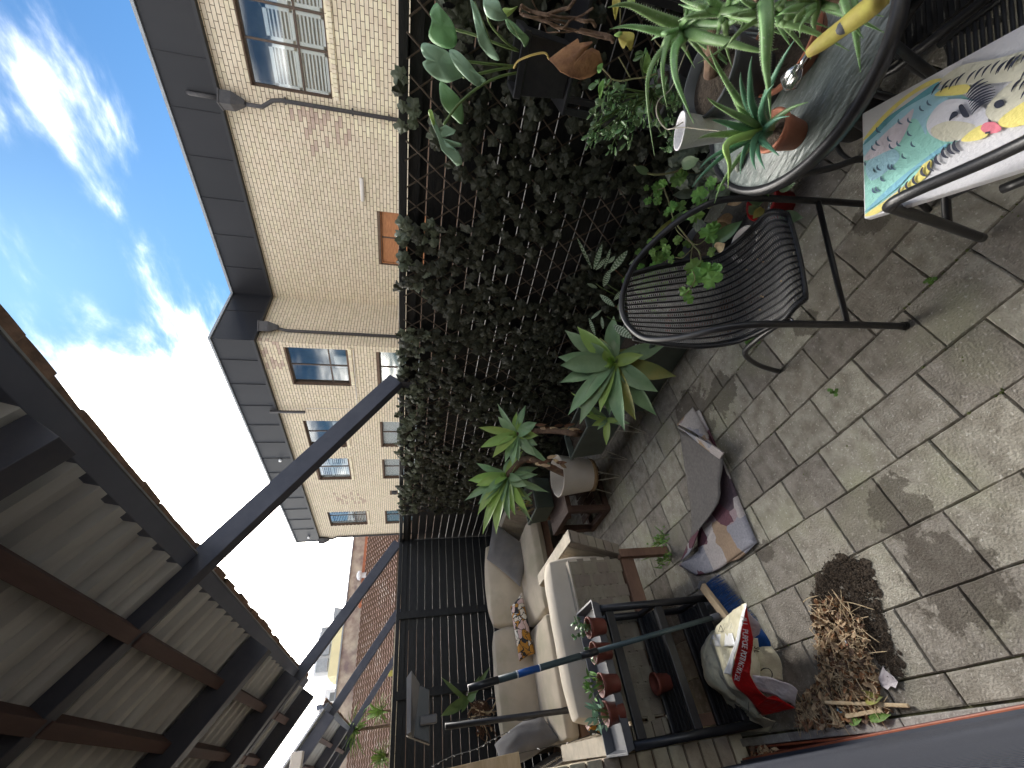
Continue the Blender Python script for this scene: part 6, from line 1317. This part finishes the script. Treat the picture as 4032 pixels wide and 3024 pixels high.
for i, ((x, y), lb) in enumerate(zip(((1805, 380), (1850, 600), (1915, 880), (1955, 1130)), labs)):
    c = gz(*zt_(x, y), RZ + .095); c = V((c.x, min(c.y, 2.50), RZ + .007)); pt2 = thing('nursery_pot', lb, 'pot', 'small brown nursery pots')
    MB().lathe(npd[1:], c, 26).build('pot', 'nursery_pot', pt2, True); MB().lathe([(0, .068), (.042, .069)], c, 20).build('soil', 'soil', pt2)
    for k in range((9, 3, 9, 12)[i]):
        a = rnd.uniform(0, 6.28); t0 = c + V((.012 * math.cos(a), .012 * math.sin(a), .07)); ht = rnd.uniform(.03, .10) if i != 1 else .04; t1 = t0 + V((rnd.uniform(-.04, .04), rnd.uniform(-.04, .04), ht))
        MB().tube(bez(t0, (t0 + t1) / 2 + V((0, 0, .01)), t1, 4), .0018, 5).build('stem', 'stalk', pt2, True)
        for q in range((4, 2, 2, 2)[i]):
            d_ = V((rnd.uniform(-1, 1), rnd.uniform(-1, 1), rnd.uniform(0, .8))).normalized()
            if i in (0, 1): o = put('leaf', jme, pt2); o.matrix_local = Matrix.Translation(t1 - V((0, 0, .010 * q))) @ d_.to_track_quat('Y', 'Z').to_matrix().to_4x4() @ Matrix.Scale(.75, 4); o.data = jme
            else: strap_leaf(t1 - V((0, 0, .01 * q)), t1 + d_ * rnd.uniform(.03, .05), .006, EYE - t1, .1, pt2, 'leaf', 'monstera_pale' if i == 3 else 'geranium', n=5)
c = V((.205, 2.45, .356)); pt2 = thing('nursery_pot', 'empty brown nursery pot tipped on the middle shelf of the rack', 'pot', 'small brown nursery pots')
MB().lathe(npd[1:], c, 26).build('pot', 'nursery_pot', pt2, True)

# ------------------------------------------------------------------ broom
zr = Z(2300, 2100, .557)
bm = thing('broom', 'broom with blue bristles and a long grey green pole leaning on the rack', 'broom')
bA, bB = gz(*zr(838, 375), .085), gz(*zr(1010, 600), .085); bd = (bB - bA); bd.z = 0; bA2, bB2 = bA - bd * .02, bA + bd.normalized() * .30
MB().bar(bA2, bB2, .045, .026).build('head', 'pine', bm, bevel=.006)
MB().bar(bA2 - bd.normalized() * .012, bA2 + bd.normalized() * .006, .05, .034).build('end_cap', 'lamp_grey', bm, bevel=.004)
bn_ = V((bd.y, -bd.x, 0)).normalized(); bn_ = bn_ if bn_.x > 0 else -bn_
bnn = MB()
for i in range(24):
    for j in range(4):
        for q in range(5):
            r0 = bA2.lerp(bB2, (i + .5) / 24) + bn_ * (-.016 + .011 * j) + V((rnd.uniform(-.004, .004), rnd.uniform(-.004, .004), -.012))
            e = r0 + bn_ * (.018 * (j - .5) + .022 + rnd.uniform(-.006, .006)) + bd.normalized() * rnd.uniform(-.008, .008); e.z = rnd.uniform(.003, .012)
            bnn.tube([r0, r0.lerp(e, .5) + V((0, 0, .006)), e], [.0011, .0010, .0007], 3, cap=False)
tag(bnn.build('bristles', 'blue_bristle', bm), kind='stuff')
q0, q1 = gy(*zr(945, 585), 2.20), gy(*zt_(760, 910), 2.20)
pd = (q1 - q0)
def seg(a, b_, r, m_, n_='pole'): return MB().tube([q0 + pd * a, q0 + pd * b_], r, 14).build(n_, m_, bm, True)
seg(0, .56, .0115, 'broom_pole'); seg(.535, .60, .0155, 'black_metal', 'collar'); seg(.575, .90, .0140, 'broom_pole'); seg(.90, 1.0, .0150, 'black_metal', 'grip'); seg(.755, .835, .0146, 'label_blue', 'label'); seg(-.03, .03, .016, 'lamp_grey', 'socket')
seg(.832, .837, .0148, 'white_print', 'label_edge'); seg(.753, .757, .0148, 'white_print', 'label_edge')
def text_mesh(body, name, m_, parent, o, xd, yd, size, extr=.0004):
    cu = bpy.data.curves.new(name, 'FONT'); cu.body = body; cu.size = size; cu.extrude = extr; cu.align_x = 'LEFT'; cu.resolution_u = 2
    tmp = bpy.data.objects.new(name, cu); col.objects.link(tmp); dg = bpy.context.evaluated_depsgraph_get(); me = bpy.data.meshes.new_from_object(tmp.evaluated_get(dg)); bpy.data.objects.remove(tmp)
    me.materials.clear(); me.materials.append(M[m_]); ob = bpy.data.objects.new(name, me); col.objects.link(ob); ob.parent = parent
    x = V(xd).normalized(); y = V(yd); y = (y - x * y.dot(x)).normalized(); z = x.cross(y); ob.matrix_local = Matrix(((x.x, y.x, z.x, o.x), (x.y, y.y, z.y, o.y), (x.z, y.z, z.z, o.z), (0, 0, 0, 1))); return ob
for k in range(4):
    p = q0 + pd * (.768 + .012 * k) + (EYE - q0).normalized() * .0145
    MB().lathe([(0, 0), (.004, 0), (.003, .001), (0, .0012)], p, 8, axis=EYE - p).build('print_mark', 'white_print', bm)
p = q0 + pd * .822 + (EYE - q0).normalized() * .0150; MB().lathe([(.0035, 0), (.0055, .0), (.0055, .0008), (.0035, .0008)], p, 14, axis=EYE - p).build('print_mark', 'maroon', bm)

# ------------------------------------------------------------------ rug
zx = Z(2400, 1000, .7378)
rg = thing('rug', 'crumpled patchwork rug half folded over with its grey backing showing', 'rug')
def patch(name, L_, R_, m_, parent, n=16, k=10, amp=.004, f=None, seed=0, solid=.004):
    """ruled surface between two surveyed edges, each (x, y, height)"""
    A_ = spline([gz(*f(x, y), z) for x, y, z in L_], 6); B_ = spline([gz(*f(x, y), z) for x, y, z in R_], 6)
    def smp(P, t):
        q = t * (len(P) - 1); i = min(int(q), len(P) - 2); return P[i].lerp(P[i + 1], q - i)
    def fn(u, v): 
        p = smp(A_, u).lerp(smp(B_, u), v); return p + V((0, 0, wob(p, 14, amp, seed) + wob(p, 45, amp * .4, seed)))
    return MB().grid(fn, n, k).build(name, m_, parent, True, solid=solid)
patch('pile', [(480, 830, .008), (560, 1000, .008), (640, 1180, .008), (715, 1370, .008), (787, 1540, .008)], [(450, 850, .008), (480, 1000, .008), (500, 1200, .008), (470, 1450, .008), (480, 1630, .010)], 'rug', rg, f=zx, seed=2, amp=.003)
patch('pile', [(787, 1540, .009), (740, 1590, .012), (690, 1630, .010)], [(560, 1540, .009), (500, 1600, .012), (440, 1700, .012)], 'rug', rg, f=zx, seed=2, amp=.003)
patch('pile', [(1225, 60, .010), (1060, 175, .014), (930, 265, .012), (795, 298, .008)], [(900, -20, .012), (850, 80, .012), (800, 130, .012), (665, 225, .035)], 'rug', rg, f=zr, seed=4, amp=.006)
patch('backing', [(372, 940, .04), (395, 1090, .03), (420, 1260, .03), (440, 1400, .03), (432, 1520, .030)], [(610, 1075, .045), (603, 1130, .055), (590, 1220, .060), (580, 1330, .055), (478, 1470, .045)], 'rug_back', rg, f=zx, seed=6, amp=.004)
patch('backing', [(432, 1520, .030), (400, 1590, .035), (380, 1640, .04)], [(478, 1470, .045), (455, 1540, .05), (425, 1600, .05)], 'rug', rg, f=zx, seed=6, amp=.003)
patch('rolled_edge', [(362, 905, .03), (450, 985, .05), (530, 1050, .06), (590, 1095, .05)], [(365, 925, .06), (470, 980, .085), (550, 1020, .085), (612, 1062, .075)], 'rug', rg, f=zx, seed=9, amp=.002, solid=.008)
patch('turned_corner', [(445, 818, .012), (470, 860, .012), (510, 930, .012), (545, 1010, .012)], [(362, 908, .05), (430, 940, .06), (520, 1000, .06), (560, 1030, .05)], 'rug', rg, f=zx, seed=11, amp=.003)

# ------------------------------------------------------------------ potting mix bags
bg_ = thing('potting_mix_bag', 'torn cream and red potting mix bag slumped against the shelf rack', 'bag')
def lump(name, c, rx, ry, rz, m_, parent, seed, amp=.02, rot=0):
    c = V(c)
    def fn(u, v):
        a, e = u * 2 * math.pi, (v - .5) * math.pi; p = V((math.cos(a) * math.cos(e), math.sin(a) * math.cos(e), math.sin(e)))
        p = Matrix.Rotation(rot, 3, 'Z') @ V((p.x * rx, p.y * ry, p.z * rz)); return c + p * (1 + wob(p, 12, amp / rx, seed) + wob(p, 30, .3 * amp / rx, seed))
    return MB().grid(fn, 40, 24).build(name, m_, parent, True)
c_ = gz(*zr(1090, 960), .10)
lump('body', V((c_.x + .03, c_.y + .06, .10)), .14, .20, .095, 'bag_cream', bg_, 3, .02, RAD(10))
EA = [(1145, 490, .31), (1060, 540, .27), (990, 597, .22), (905, 712, .17), (885, 800, .15), (900, 950, .14), (965, 1130, .10), (1050, 1300, .05), (1110, 1380, .03), (1180, 1400, .015), (1300, 1402, .01)]
EB = [(1147, 500, .31), (1128, 580, .31), (1112, 680, .30), (1098, 780, .29), (1070, 880, .27), (1045, 990, .25), (1075, 1085, .22), (1150, 1150, .18), (1210, 1230, .14), (1260, 1290, .10), (1350, 1330, .02)]
EC = [(1149, 505, .305), (1155, 600, .29), (1185, 690, .27), (1195, 790, .25), (1180, 900, .235), (1180, 1010, .215), (1225, 1100, .19), (1290, 1160, .15), (1345, 1150, .13), (1420, 1190, .09), (1490, 1238, .05)]
ED = [(1270, 1284, .095), (1330, 1268, .08), (1400, 1250, .07), (1450, 1240, .06), (1490, 1238, .05)]
patch('front', EA, EB, 'bag_cream', bg_, 60, 26, .017, zr, 5, .0015)
patch('red_band', EB[:-1], EC[:-1], 'bag_red', bg_, 44, 8, .007, zr, 7, .0015)
patch('red_band', [(1205, 1225, .143), (1235, 1262, .12), (1270, 1286, .10)], [(1300, 1165, .15), (1400, 1180, .10), (1490, 1236, .05)], 'bag_red', bg_, 10, 10, .007, zr, 7, .0015)
patch('white_strip', [(1143, 495, .315), (1105, 590, .315), (1085, 690, .308), (1060, 800, .295), (1020, 900, .27), (985, 990, .25)], [(1149, 505, .316), (1130, 590, .318), (1110, 690, .31), (1092, 790, .298), (1060, 890, .278), (1040, 1000, .258)], 'bag_white', bg_, 30, 5, .005, zr, 7, .0015)
patch('white_strip', [(905, 718, .182), (960, 712, .215), (1050, 705, .275)], [(890, 792, .168), (960, 800, .21), (1070, 795, .29)], 'bag_white', bg_, 12, 5, .005, zr, 5, .0015)
patch('torn_flap', [(1190, 1000, .21), (1250, 1008, .20), (1310, 1018, .17), (1390, 1045, .14), (1450, 1065, .12), (1508, 1110, .09)], [(1205, 1085, .19), (1270, 1130, .16), (1340, 1145, .13), (1400, 1180, .10), (1450, 1195, .08), (1492, 1225, .055)], 'bag_inner', bg_, 30, 10, .010, zr, 15, .0012)
patch('torn_flap', [(1150, 540, .29), (1190, 590, .27), (1240, 630, .24), (1255, 660, .22), (1240, 715, .20)], [(1152, 600, .28), (1165, 650, .26), (1180, 690, .24), (1190, 720, .23), (1200, 745, .21)], 'bag_inner', bg_, 20, 8, .010, zr, 18, .0012)
def on(f, x, y, z): return gz(*f(x, y), z)
# lettering on the red band, letter by letter so that it follows the fold
def letters(s, path, f, size, m_, side, parent, lift=.006):
    P_ = spline([on(f, *p) for p in path], 8); ln = [0]
    for a, b in zip(P_, P_[1:]): ln.append(ln[-1] + (b - a).length)
    for i, ch in enumerate(s):
        if ch == ' ': continue
        d = (i + .5) / len(s) * ln[-1]
        for k in range(len(P_) - 1):
            if ln[k + 1] >= d: break
        p = P_[k].lerp(P_[k + 1], (d - ln[k]) / (ln[k + 1] - ln[k])); tg = (P_[k + 1] - P_[k]).normalized(); n_ = (EYE - p).normalized(); y = n_.cross(tg); 
        if y.dot(side) < 0: y = -y
        text_mesh(ch, 'lettering', m_, parent, p + n_ * lift - tg * size * .28 - y * size * .36, tg, y, size)
sidev = (on(zr, 1200, 800, .25) - on(zr, 1100, 800, .25))
letters('ALL PURPOSE POTTING MIX 25L', [(1128, 590, .312), (1137, 690, .300), (1130, 800, .288), (1110, 900, .270), (1085, 980, .255), (1072, 1045, .245)], zr, .030, 'white_print', sidev, bg_)
letters('PURPOSE', [(1095, 1200, .135), (1130, 1275, .10), (1175, 1330, .07), (1215, 1375, .05)], zr, .024, 'ink', sidev, bg_, .012)
for k in range(9): letters('-' * 14, [(930 + 16 * k, 860 + 28 * k, .165 + .004 * k), (955 + 17 * k, 950 + 32 * k, .155 + .003 * k), (1000 + 15 * k, 1080 + 22 * k, .135 + .002 * k)][:3], zr, .010, 'ink', sidev, bg_, .012) if k in (0, 1, 2) else None
for k in range(6): letters('-' * 8, [(985 + 11 * k, 640 - 2 * k, .235 + .008 * k), (1000 + 10 * k, 690 - 3 * k, .235 + .008 * k)], zr, .010, 'ink', sidev, bg_, .010)
tri = [on(zr, 965, 650, .235), on(zr, 985, 690, .235), on(zr, 950, 695, .225)]
MB().tube([p + (EYE - p).normalized() * .012 for p in tri + [tri[0]]], .0014, 5).build('recycling_mark', 'ink', bg_)
hs = [(1165, 1190, .16), (1160, 1260, .125), (1215, 1285, .10), (1250, 1270, .12), (1205, 1215, .15)]
MB().tube([on(zr, *p) + (EYE - on(zr, *p)).normalized() * .012 for p in hs], .0012, 5).build('printed_outline', 'ink', bg_)
b2 = thing('second_bag', 'cream plastic bag lying under the torn potting mix bag', 'bag')
patch('film', [(1185, 800, .05), (1190, 900, .06), (1200, 1010, .06)], [(1320, 800, .03), (1385, 895, .02), (1405, 1040, .01)], 'bag_cream', b2, 16, 12, .012, zr, 25, .0015)
patch('film', [(1190, 740, .09), (1195, 800, .08), (1180, 930, .08)], [(1228, 742, .07), (1230, 820, .07), (1215, 930, .06)], 'bag_cream', b2, 10, 6, .004, zr, 27, .0015)
lump('bulk', gz(*zr(1270, 930), .015) + V((0, .05, .01)), .07, .09, .03, 'bag_cream', b2, 8, .01)
letters('SL', [(1218, 800, .085), (1218, 850, .08)], zr, .030, 'ink', sidev, b2, .008)
ar = [on(zr, 1255 + 45 * math.sin(t) + 30, 1000 - 48 * math.cos(t) + 0, .045) for t in [-.9 + i * .28 for i in range(12)]]
MB().tube([p + (EYE - p).normalized() * .012 for p in ar], .0022, 6).build('printed_curve', 'ink', b2, True)
b3 = thing('navy_bag', 'scrap of navy plastic showing between the torn bag and the paving', 'bag')
patch('film', [(1195, 690, .10), (1200, 750, .08), (1230, 805, .05)], [(1260, 670, .03), (1310, 740, .02), (1325, 800, .015)], 'label_blue', b3, 10, 8, .010, zr, 31, .0015)
M['label_blue'].node_tree.nodes['Principled BSDF'].inputs['Roughness'].default_value = .35

# ------------------------------------------------------------------ swept litter
z6 = Z(2900, 2000, .6172)
lt = MB(); so_ = MB()
soilpoly = [(640, 300), (800, 330), (900, 480), (900, 620), (960, 800), (1080, 1075), (960, 1060), (860, 900), (640, 900), (500, 780), (490, 560), (530, 440)]
SP = [gz(*z6(*p)) for p in soilpoly]
LP = [gz(*z6(*p)) for p in [(520, 600), (700, 560), (850, 760), (900, 1000), (940, 1200), (1000, 1330), (560, 1400), (400, 1390), (430, 1220), (560, 1090), (540, 820)]]
def inside(p, P_):
    c = False; j = len(P_) - 1
    for i in range(len(P_)):
        if (P_[i].y > p.y) != (P_[j].y > p.y) and p.x < (P_[j].x - P_[i].x) * (p.y - P_[i].y) / (P_[j].y - P_[i].y) + P_[i].x: c = not c
        j = i
    return c
def rpt(P_, m_=.0):
    x0, x1 = min(p.x for p in P_) - m_, max(p.x for p in P_) + m_; y0, y1 = min(p.y for p in P_) - m_, max(p.y for p in P_) + m_
    for _ in range(200):
        p = V((rnd.uniform(x0, x1), rnd.uniform(y0, y1), 0)) + V((rnd.gauss(0, m_), rnd.gauss(0, m_), 0))
        if inside(p, P_): return p
    return p
def hgt(p): return .012 + .018 * max(0, noise.noise(p * 9) + .5)
film = MB()
for i in range(420):
    p = rpt(SP) + V((rnd.gauss(0, .008), rnd.gauss(0, .008), 0)); rr_ = rnd.uniform(.010, .026); nn_ = 9
    film.add([p + V((rr_ * rnd.uniform(.5, 1) * math.cos(6.283 * q / nn_), rr_ * rnd.uniform(.5, 1) * math.sin(6.283 * q / nn_), .0012)) for q in range(nn_)] + [p + V((0, 0, .0035 + .0001 * (i % 30)))], [(q, (q + 1) % nn_, nn_) for q in range(nn_)])
so_.v += film.v; so_.f += film.f; so_.m += film.m
for i in range(9000):
    p = rpt(SP); e = rnd.gauss(0, .012); p = p + V((e, rnd.gauss(0, .012), rnd.random() ** 2 * hgt(p) * .7)); r = rnd.uniform(.0008, .0032) * (1.5 if rnd.random() < .06 else 1); mi_ = rnd.choice((0, 1, 1)); 
    a = V((rnd.gauss(0, 1), rnd.gauss(0, 1), rnd.gauss(0, 1))).normalized(); b_ = a.orthogonal().normalized(); c = a.cross(b_)
    so_.add([p + a * r, p + b_ * r, p + c * r, p - (a + b_) * r * .8, p - c * r], [(0, 1, 2), (0, 2, 3), (0, 3, 4), (0, 4, 1), (1, 4, 2), (2, 4, 3)], mi_)
tag(so_.build('spilled_soil', ['soil', 'soil_brown']), kind='stuff')
for i in range(1500):
    p = rpt(LP) + V((0, 0, .004 + rnd.random() * .030)); 
    if i > 1350: q = gz(*z6(rnd.uniform(130, 290), rnd.uniform(1530, 1620))); p = q + V((.0, 0, rnd.random() * .03))
    s = rnd.uniform(.004, .016) * (1.4 if p.y > 1.55 else .8); R_ = Matrix.Rotation(rnd.uniform(0, 6.28), 3, 'Z') @ Matrix.Rotation(rnd.gauss(0, .7), 3, 'X') @ Matrix.Rotation(rnd.gauss(0, .7), 3, 'Y')
    w_ = rnd.uniform(.3, .6); cu = rnd.uniform(-.5, .9)
    ring = [(-1, 0, 0), (-.4, -w_, cu * .3), (.4, -w_ * .9, cu * .4), (1.1, 0, 0), (.4, w_ * .9, cu * .4), (-.4, w_, cu * .3), (0, 0, -cu * .2)]
    lt.add([p + R_ @ (V(q) * s) for q in ring], [(0, 1, 6), (1, 2, 6), (2, 3, 6), (3, 4, 6), (4, 5, 6), (5, 0, 6)], rnd.choice((0, 0, 1, 2)))
for i in range(420):
    p = rpt(LP, .012) + V((0, 0, .006 + rnd.random() * .03)); a = rnd.uniform(0, 6.28); l_ = rnd.uniform(.01, .05); d_ = V((math.cos(a), math.sin(a), rnd.uniform(-.1, .2))) * l_
    lt.tube([p - d_, p + V((0, 0, .003)), p + d_], rnd.uniform(.0006, .0016), 4, 3, cap=False)
tag(lt.build('leaf_litter', ['dead_pale', 'dead_leaf', 'bark', 'twig']), kind='stuff')
def single(name, label, cat, b, m_, smooth=False, **k): return tag(b.build(name, m_, None, smooth, **k), label, cat)
a, b_ = gz(*z6(565, 1240), .046), gz(*z6(1100, 1262), .012)
single('wooden_stick', 'long straight wooden stick lying at the kerb end of the litter', 'stick', MB().bar(a, b_, .012, .010), 'twig', bevel=.003)
a, b_ = gz(*z6(700, 1330), .036), gz(*z6(925, 1290), .030)
single('wood_splinter', 'short pale splinter lying below the long stick', 'stick', MB().bar(a, b_, .013, .008), 'twig', bevel=.002)
a, b_ = gz(*z6(610, 600), .02), gz(*z6(880, 650), .012)
single('dry_stalk', 'thin curved dry stalk on top of the spilled soil', 'twig', MB().tube(spline([a, a.lerp(b_, .5) + V((.012, 0, .004)), b_], 6), .0016, 6), 'twig', True)
for nm, lb, p0_, p1_ in (('twig', 'thin twig crossing the litter beside the cigarette end', (770, 950), (960, 915)), ('twig', 'long thin twig leaning from the litter onto the kerb', (640, 1090), (890, 1400)), ('twig', 'bent dark twig end at the edge nearest the bag', (425, 600), (520, 560)), ('twig', 'straight pale twig at the right edge of the litter', (800, 770), (915, 860))):
    a, b_ = gz(*z6(*p0_), .02), gz(*z6(*p1_), .018); single(nm, lb, 'twig', MB().tube(spline([a, a.lerp(b_, .5) + V((.004, .002, .006)), b_], 5), .0017, 6), 'twig', True)
single('paper_scrap', 'pinkish torn paper scrap on the right of the leaf litter', 'paper', MB().add([gz(*z6(x, y), z) for x, y, z in ((905, 1085, .012), (935, 1010, .02), (950, 1035, .016), (1000, 1075, .012), (1030, 1110, .010), (1015, 1150, .014), (985, 1135, .012), (965, 1160, .016), (925, 1135, .012))], [tuple(range(9))]), 'bag_inner', solid=.001)
a, b_ = gz(*z6(695, 845), .03), gz(*z6(728, 905), .028); cg_ = thing('cigarette_end', 'orange tipped cigarette end in the middle of the litter', 'cigarette')
MB().tube([a, a.lerp(b_, .35)], .0045, 10).build('paper', 'white_print', cg_, True); MB().tube([a.lerp(b_, .35), b_], .0046, 10).build('filter', 'ridge', cg_, True)
single('blue_cap', 'small bright blue plastic piece among the leaves at the kerb', 'plastic', MB().lathe([(.010, 0), (.013, .002), (.012, .012), (.009, .012), (.009, .003)], gz(*z6(672, 1295), .016), 12, axis=V((.5, -.4, .7))), 'label_pale', True)
ds = thing('curled_leaf', 'curled khaki dead leaf right of the blue plastic piece', 'leaf')
strap_leaf(gz(*z6(830, 1200), .012), gz(*z6(935, 1205), .02), .022, V((0, 0, 1)), .35, ds, 'blade', 'agave_old', n=8, fold=.8)
for (x0, y0_), (x1, y1_), lb in (((720, 1370), (800, 1345), 'small green leaf on the kerb at the tip of the litter'), ((850, 1350), (985, 1318), 'longer green leaf on the kerb below the stick')):
    d2 = thing('fallen_leaf', lb, 'leaf'); strap_leaf(gz(*z6(x0, y0_), .03), gz(*z6(x1, y1_), .028), .013, V((0, 0, 1)), .12, d2, 'blade', 'geranium', n=7)
# weeds in the joints
for (x, y), n_, s, lb, f in (((1210, 740), 9, .55, 'tiny clover weed growing in a paving joint in mid floor', zx), ((1725, 130), 7, .5, 'tiny weed at a paving joint near the painting', zx), ((770, 470), 9, .9, 'low leafy weed under the back of the wicker armchair', zx)):
    p = gz(*f(x, y)); wd_ = thing('weed', lb, 'weed')
    for i in range(n_): o = face_leaf(gM[i % 5], p + V((rnd.uniform(-.022, .022) * s * 1.6, rnd.uniform(-.022, .022) * s * 1.6, .008 + .012 * rnd.random())), s * rnd.uniform(.4, .7), wd_, .4)
wg = thing('weed', 'bushy bright weeds around the foot of the near armchair', 'weed')
for i in range(110):
    a = V((.93 + rnd.choice((-1, 1)) * rnd.uniform(.03, .08), 2.60 + rnd.gauss(0, .06), 0)); d_ = V((rnd.gauss(0, .025), rnd.gauss(0, .025), rnd.uniform(.02, .07)))
    strap_leaf(a, a + d_, .0035, EYE - a, .1, wg, 'leaf', rnd.choice(['geranium', 'agave_new']), n=4) if i % 2 else face_leaf(rnd.choice(gM), a + d_ * .8, rnd.uniform(.22, .4), wg, .6)
wg = thing('weed', 'yellow green ferny weed at the corner of the brick pier', 'weed')
for x, y in ((2130, 1420), (2170, 1400), (2200, 1390)): 
    for k in range(5): face_leaf(gM[k], gy(*zt_(x + rnd.uniform(-15, 15), y + rnd.uniform(-20, 15)), 2.5), .4, wg, .5)

# dim pot plants standing in the shade between the round table and the fence
rq = random.Random(77)
for (x, y, r0, hh_, lb, mm_, potm) in ((2.02, .60, .11, .26, 'dark leafy pot plant in the shade right behind the red pot', 'jade', 'black_metal'), (1.72, .22, .12, .30, 'dark bushy pot plant on the ground under the round table', 'ivy', 'black_metal'),
                                 (2.06, -.12, .13, .34, 'dark tangled pot plant behind the round table by the stand', 'ivy', 'grey_pot'), (2.08, 1.20, .09, .22, 'small leafy pot plant tucked between geranium and calathea', 'geranium', 'black_metal'), (1.60, -.18, .12, .28, 'black planter with low foliage beside the rattan chair', 'ivy', 'black_metal')):
    t = thing('pot_plant', lb, 'plant'); pot(t, (x, y, 0), r0 * .8, r0, hh_, potm)
    for i in range(46):
        a = rq.uniform(0, 6.28); e = rq.uniform(.1, 1.3); L_ = rq.uniform(.08, .26); d_ = V((math.cos(a) * math.cos(e), math.sin(a) * math.cos(e), math.sin(e))) * L_
        p0_ = V((x, y, hh_ * .9)); 
        if p0_.x + d_.x > 2.2: d_.x = 2.2 - p0_.x
        if i < 14: MB().tube(bez(p0_, p0_ + d_ * .5 + V((0, 0, .04)), p0_ + d_, 4), .002, 5).build('stem', 'vine_stem', t, True)
        o = face_leaf(leafM[i % 6] if mm_ == 'ivy' else (gM[i % 5] if mm_ == 'geranium' else leafP[i % 6]), p0_ + d_, rq.uniform(.8, 1.5), t, .9, rq)
cl_ = thing('climber', 'thin climbing stem with yellowing leaves above the jade plant', 'vine')
for pts in ([(1400, 860), (1500, 880), (1620, 860), (1760, 840), (1900, 800)], [(1480, 620), (1540, 720), (1610, 850)], [(1300, 740), (1400, 860), (1330, 960)], [(1500, 90), (1500, 220), (1500, 300)], [(1820, 350), (1900, 470), (1990, 560)]):
    MB().tube(spline([gd(*zj(x, y), 1.84) for x, y in pts], 5), .0022, 6).build('stem', 'vine_stem', cl_, True)
def zj_to_zm(p): X, Y = zj(*p); return ((X - 1500) / .5425, Y / .5425)
for nm, pts, m_ in (('yellow_leaf', [(1500, 350), (1640, 358), (1648, 440), (1615, 555), (1565, 490), (1530, 530), (1480, 430)], 'yellow_leaf'), ('leaf', [(1430, 385), (1480, 345), (1520, 350), (1520, 400), (1480, 405)], 'agave_new'), ('leaf', [(1780, 570), (1830, 640), (1830, 760), (1780, 800), (1745, 750)], 'geranium'),
                ('leaf', [(1260, 940), (1320, 870), (1310, 1000), (1275, 1078)], 'geranium'), ('leaf', [(1250, 720), (1310, 690), (1290, 780), (1255, 790)], 'geranium'), ('yellow_leaf', [(1415, 0), (1500, 0), (1480, 90), (1445, 220), (1420, 100)], 'yellow_leaf'), ('leaf', [(1580, 0), (1660, 0), (1650, 35), (1590, 30)], 'agave_new')):
    traced(nm, [zj_to_zm(p) for p in pts], 1.83, m_, cl_, .008)
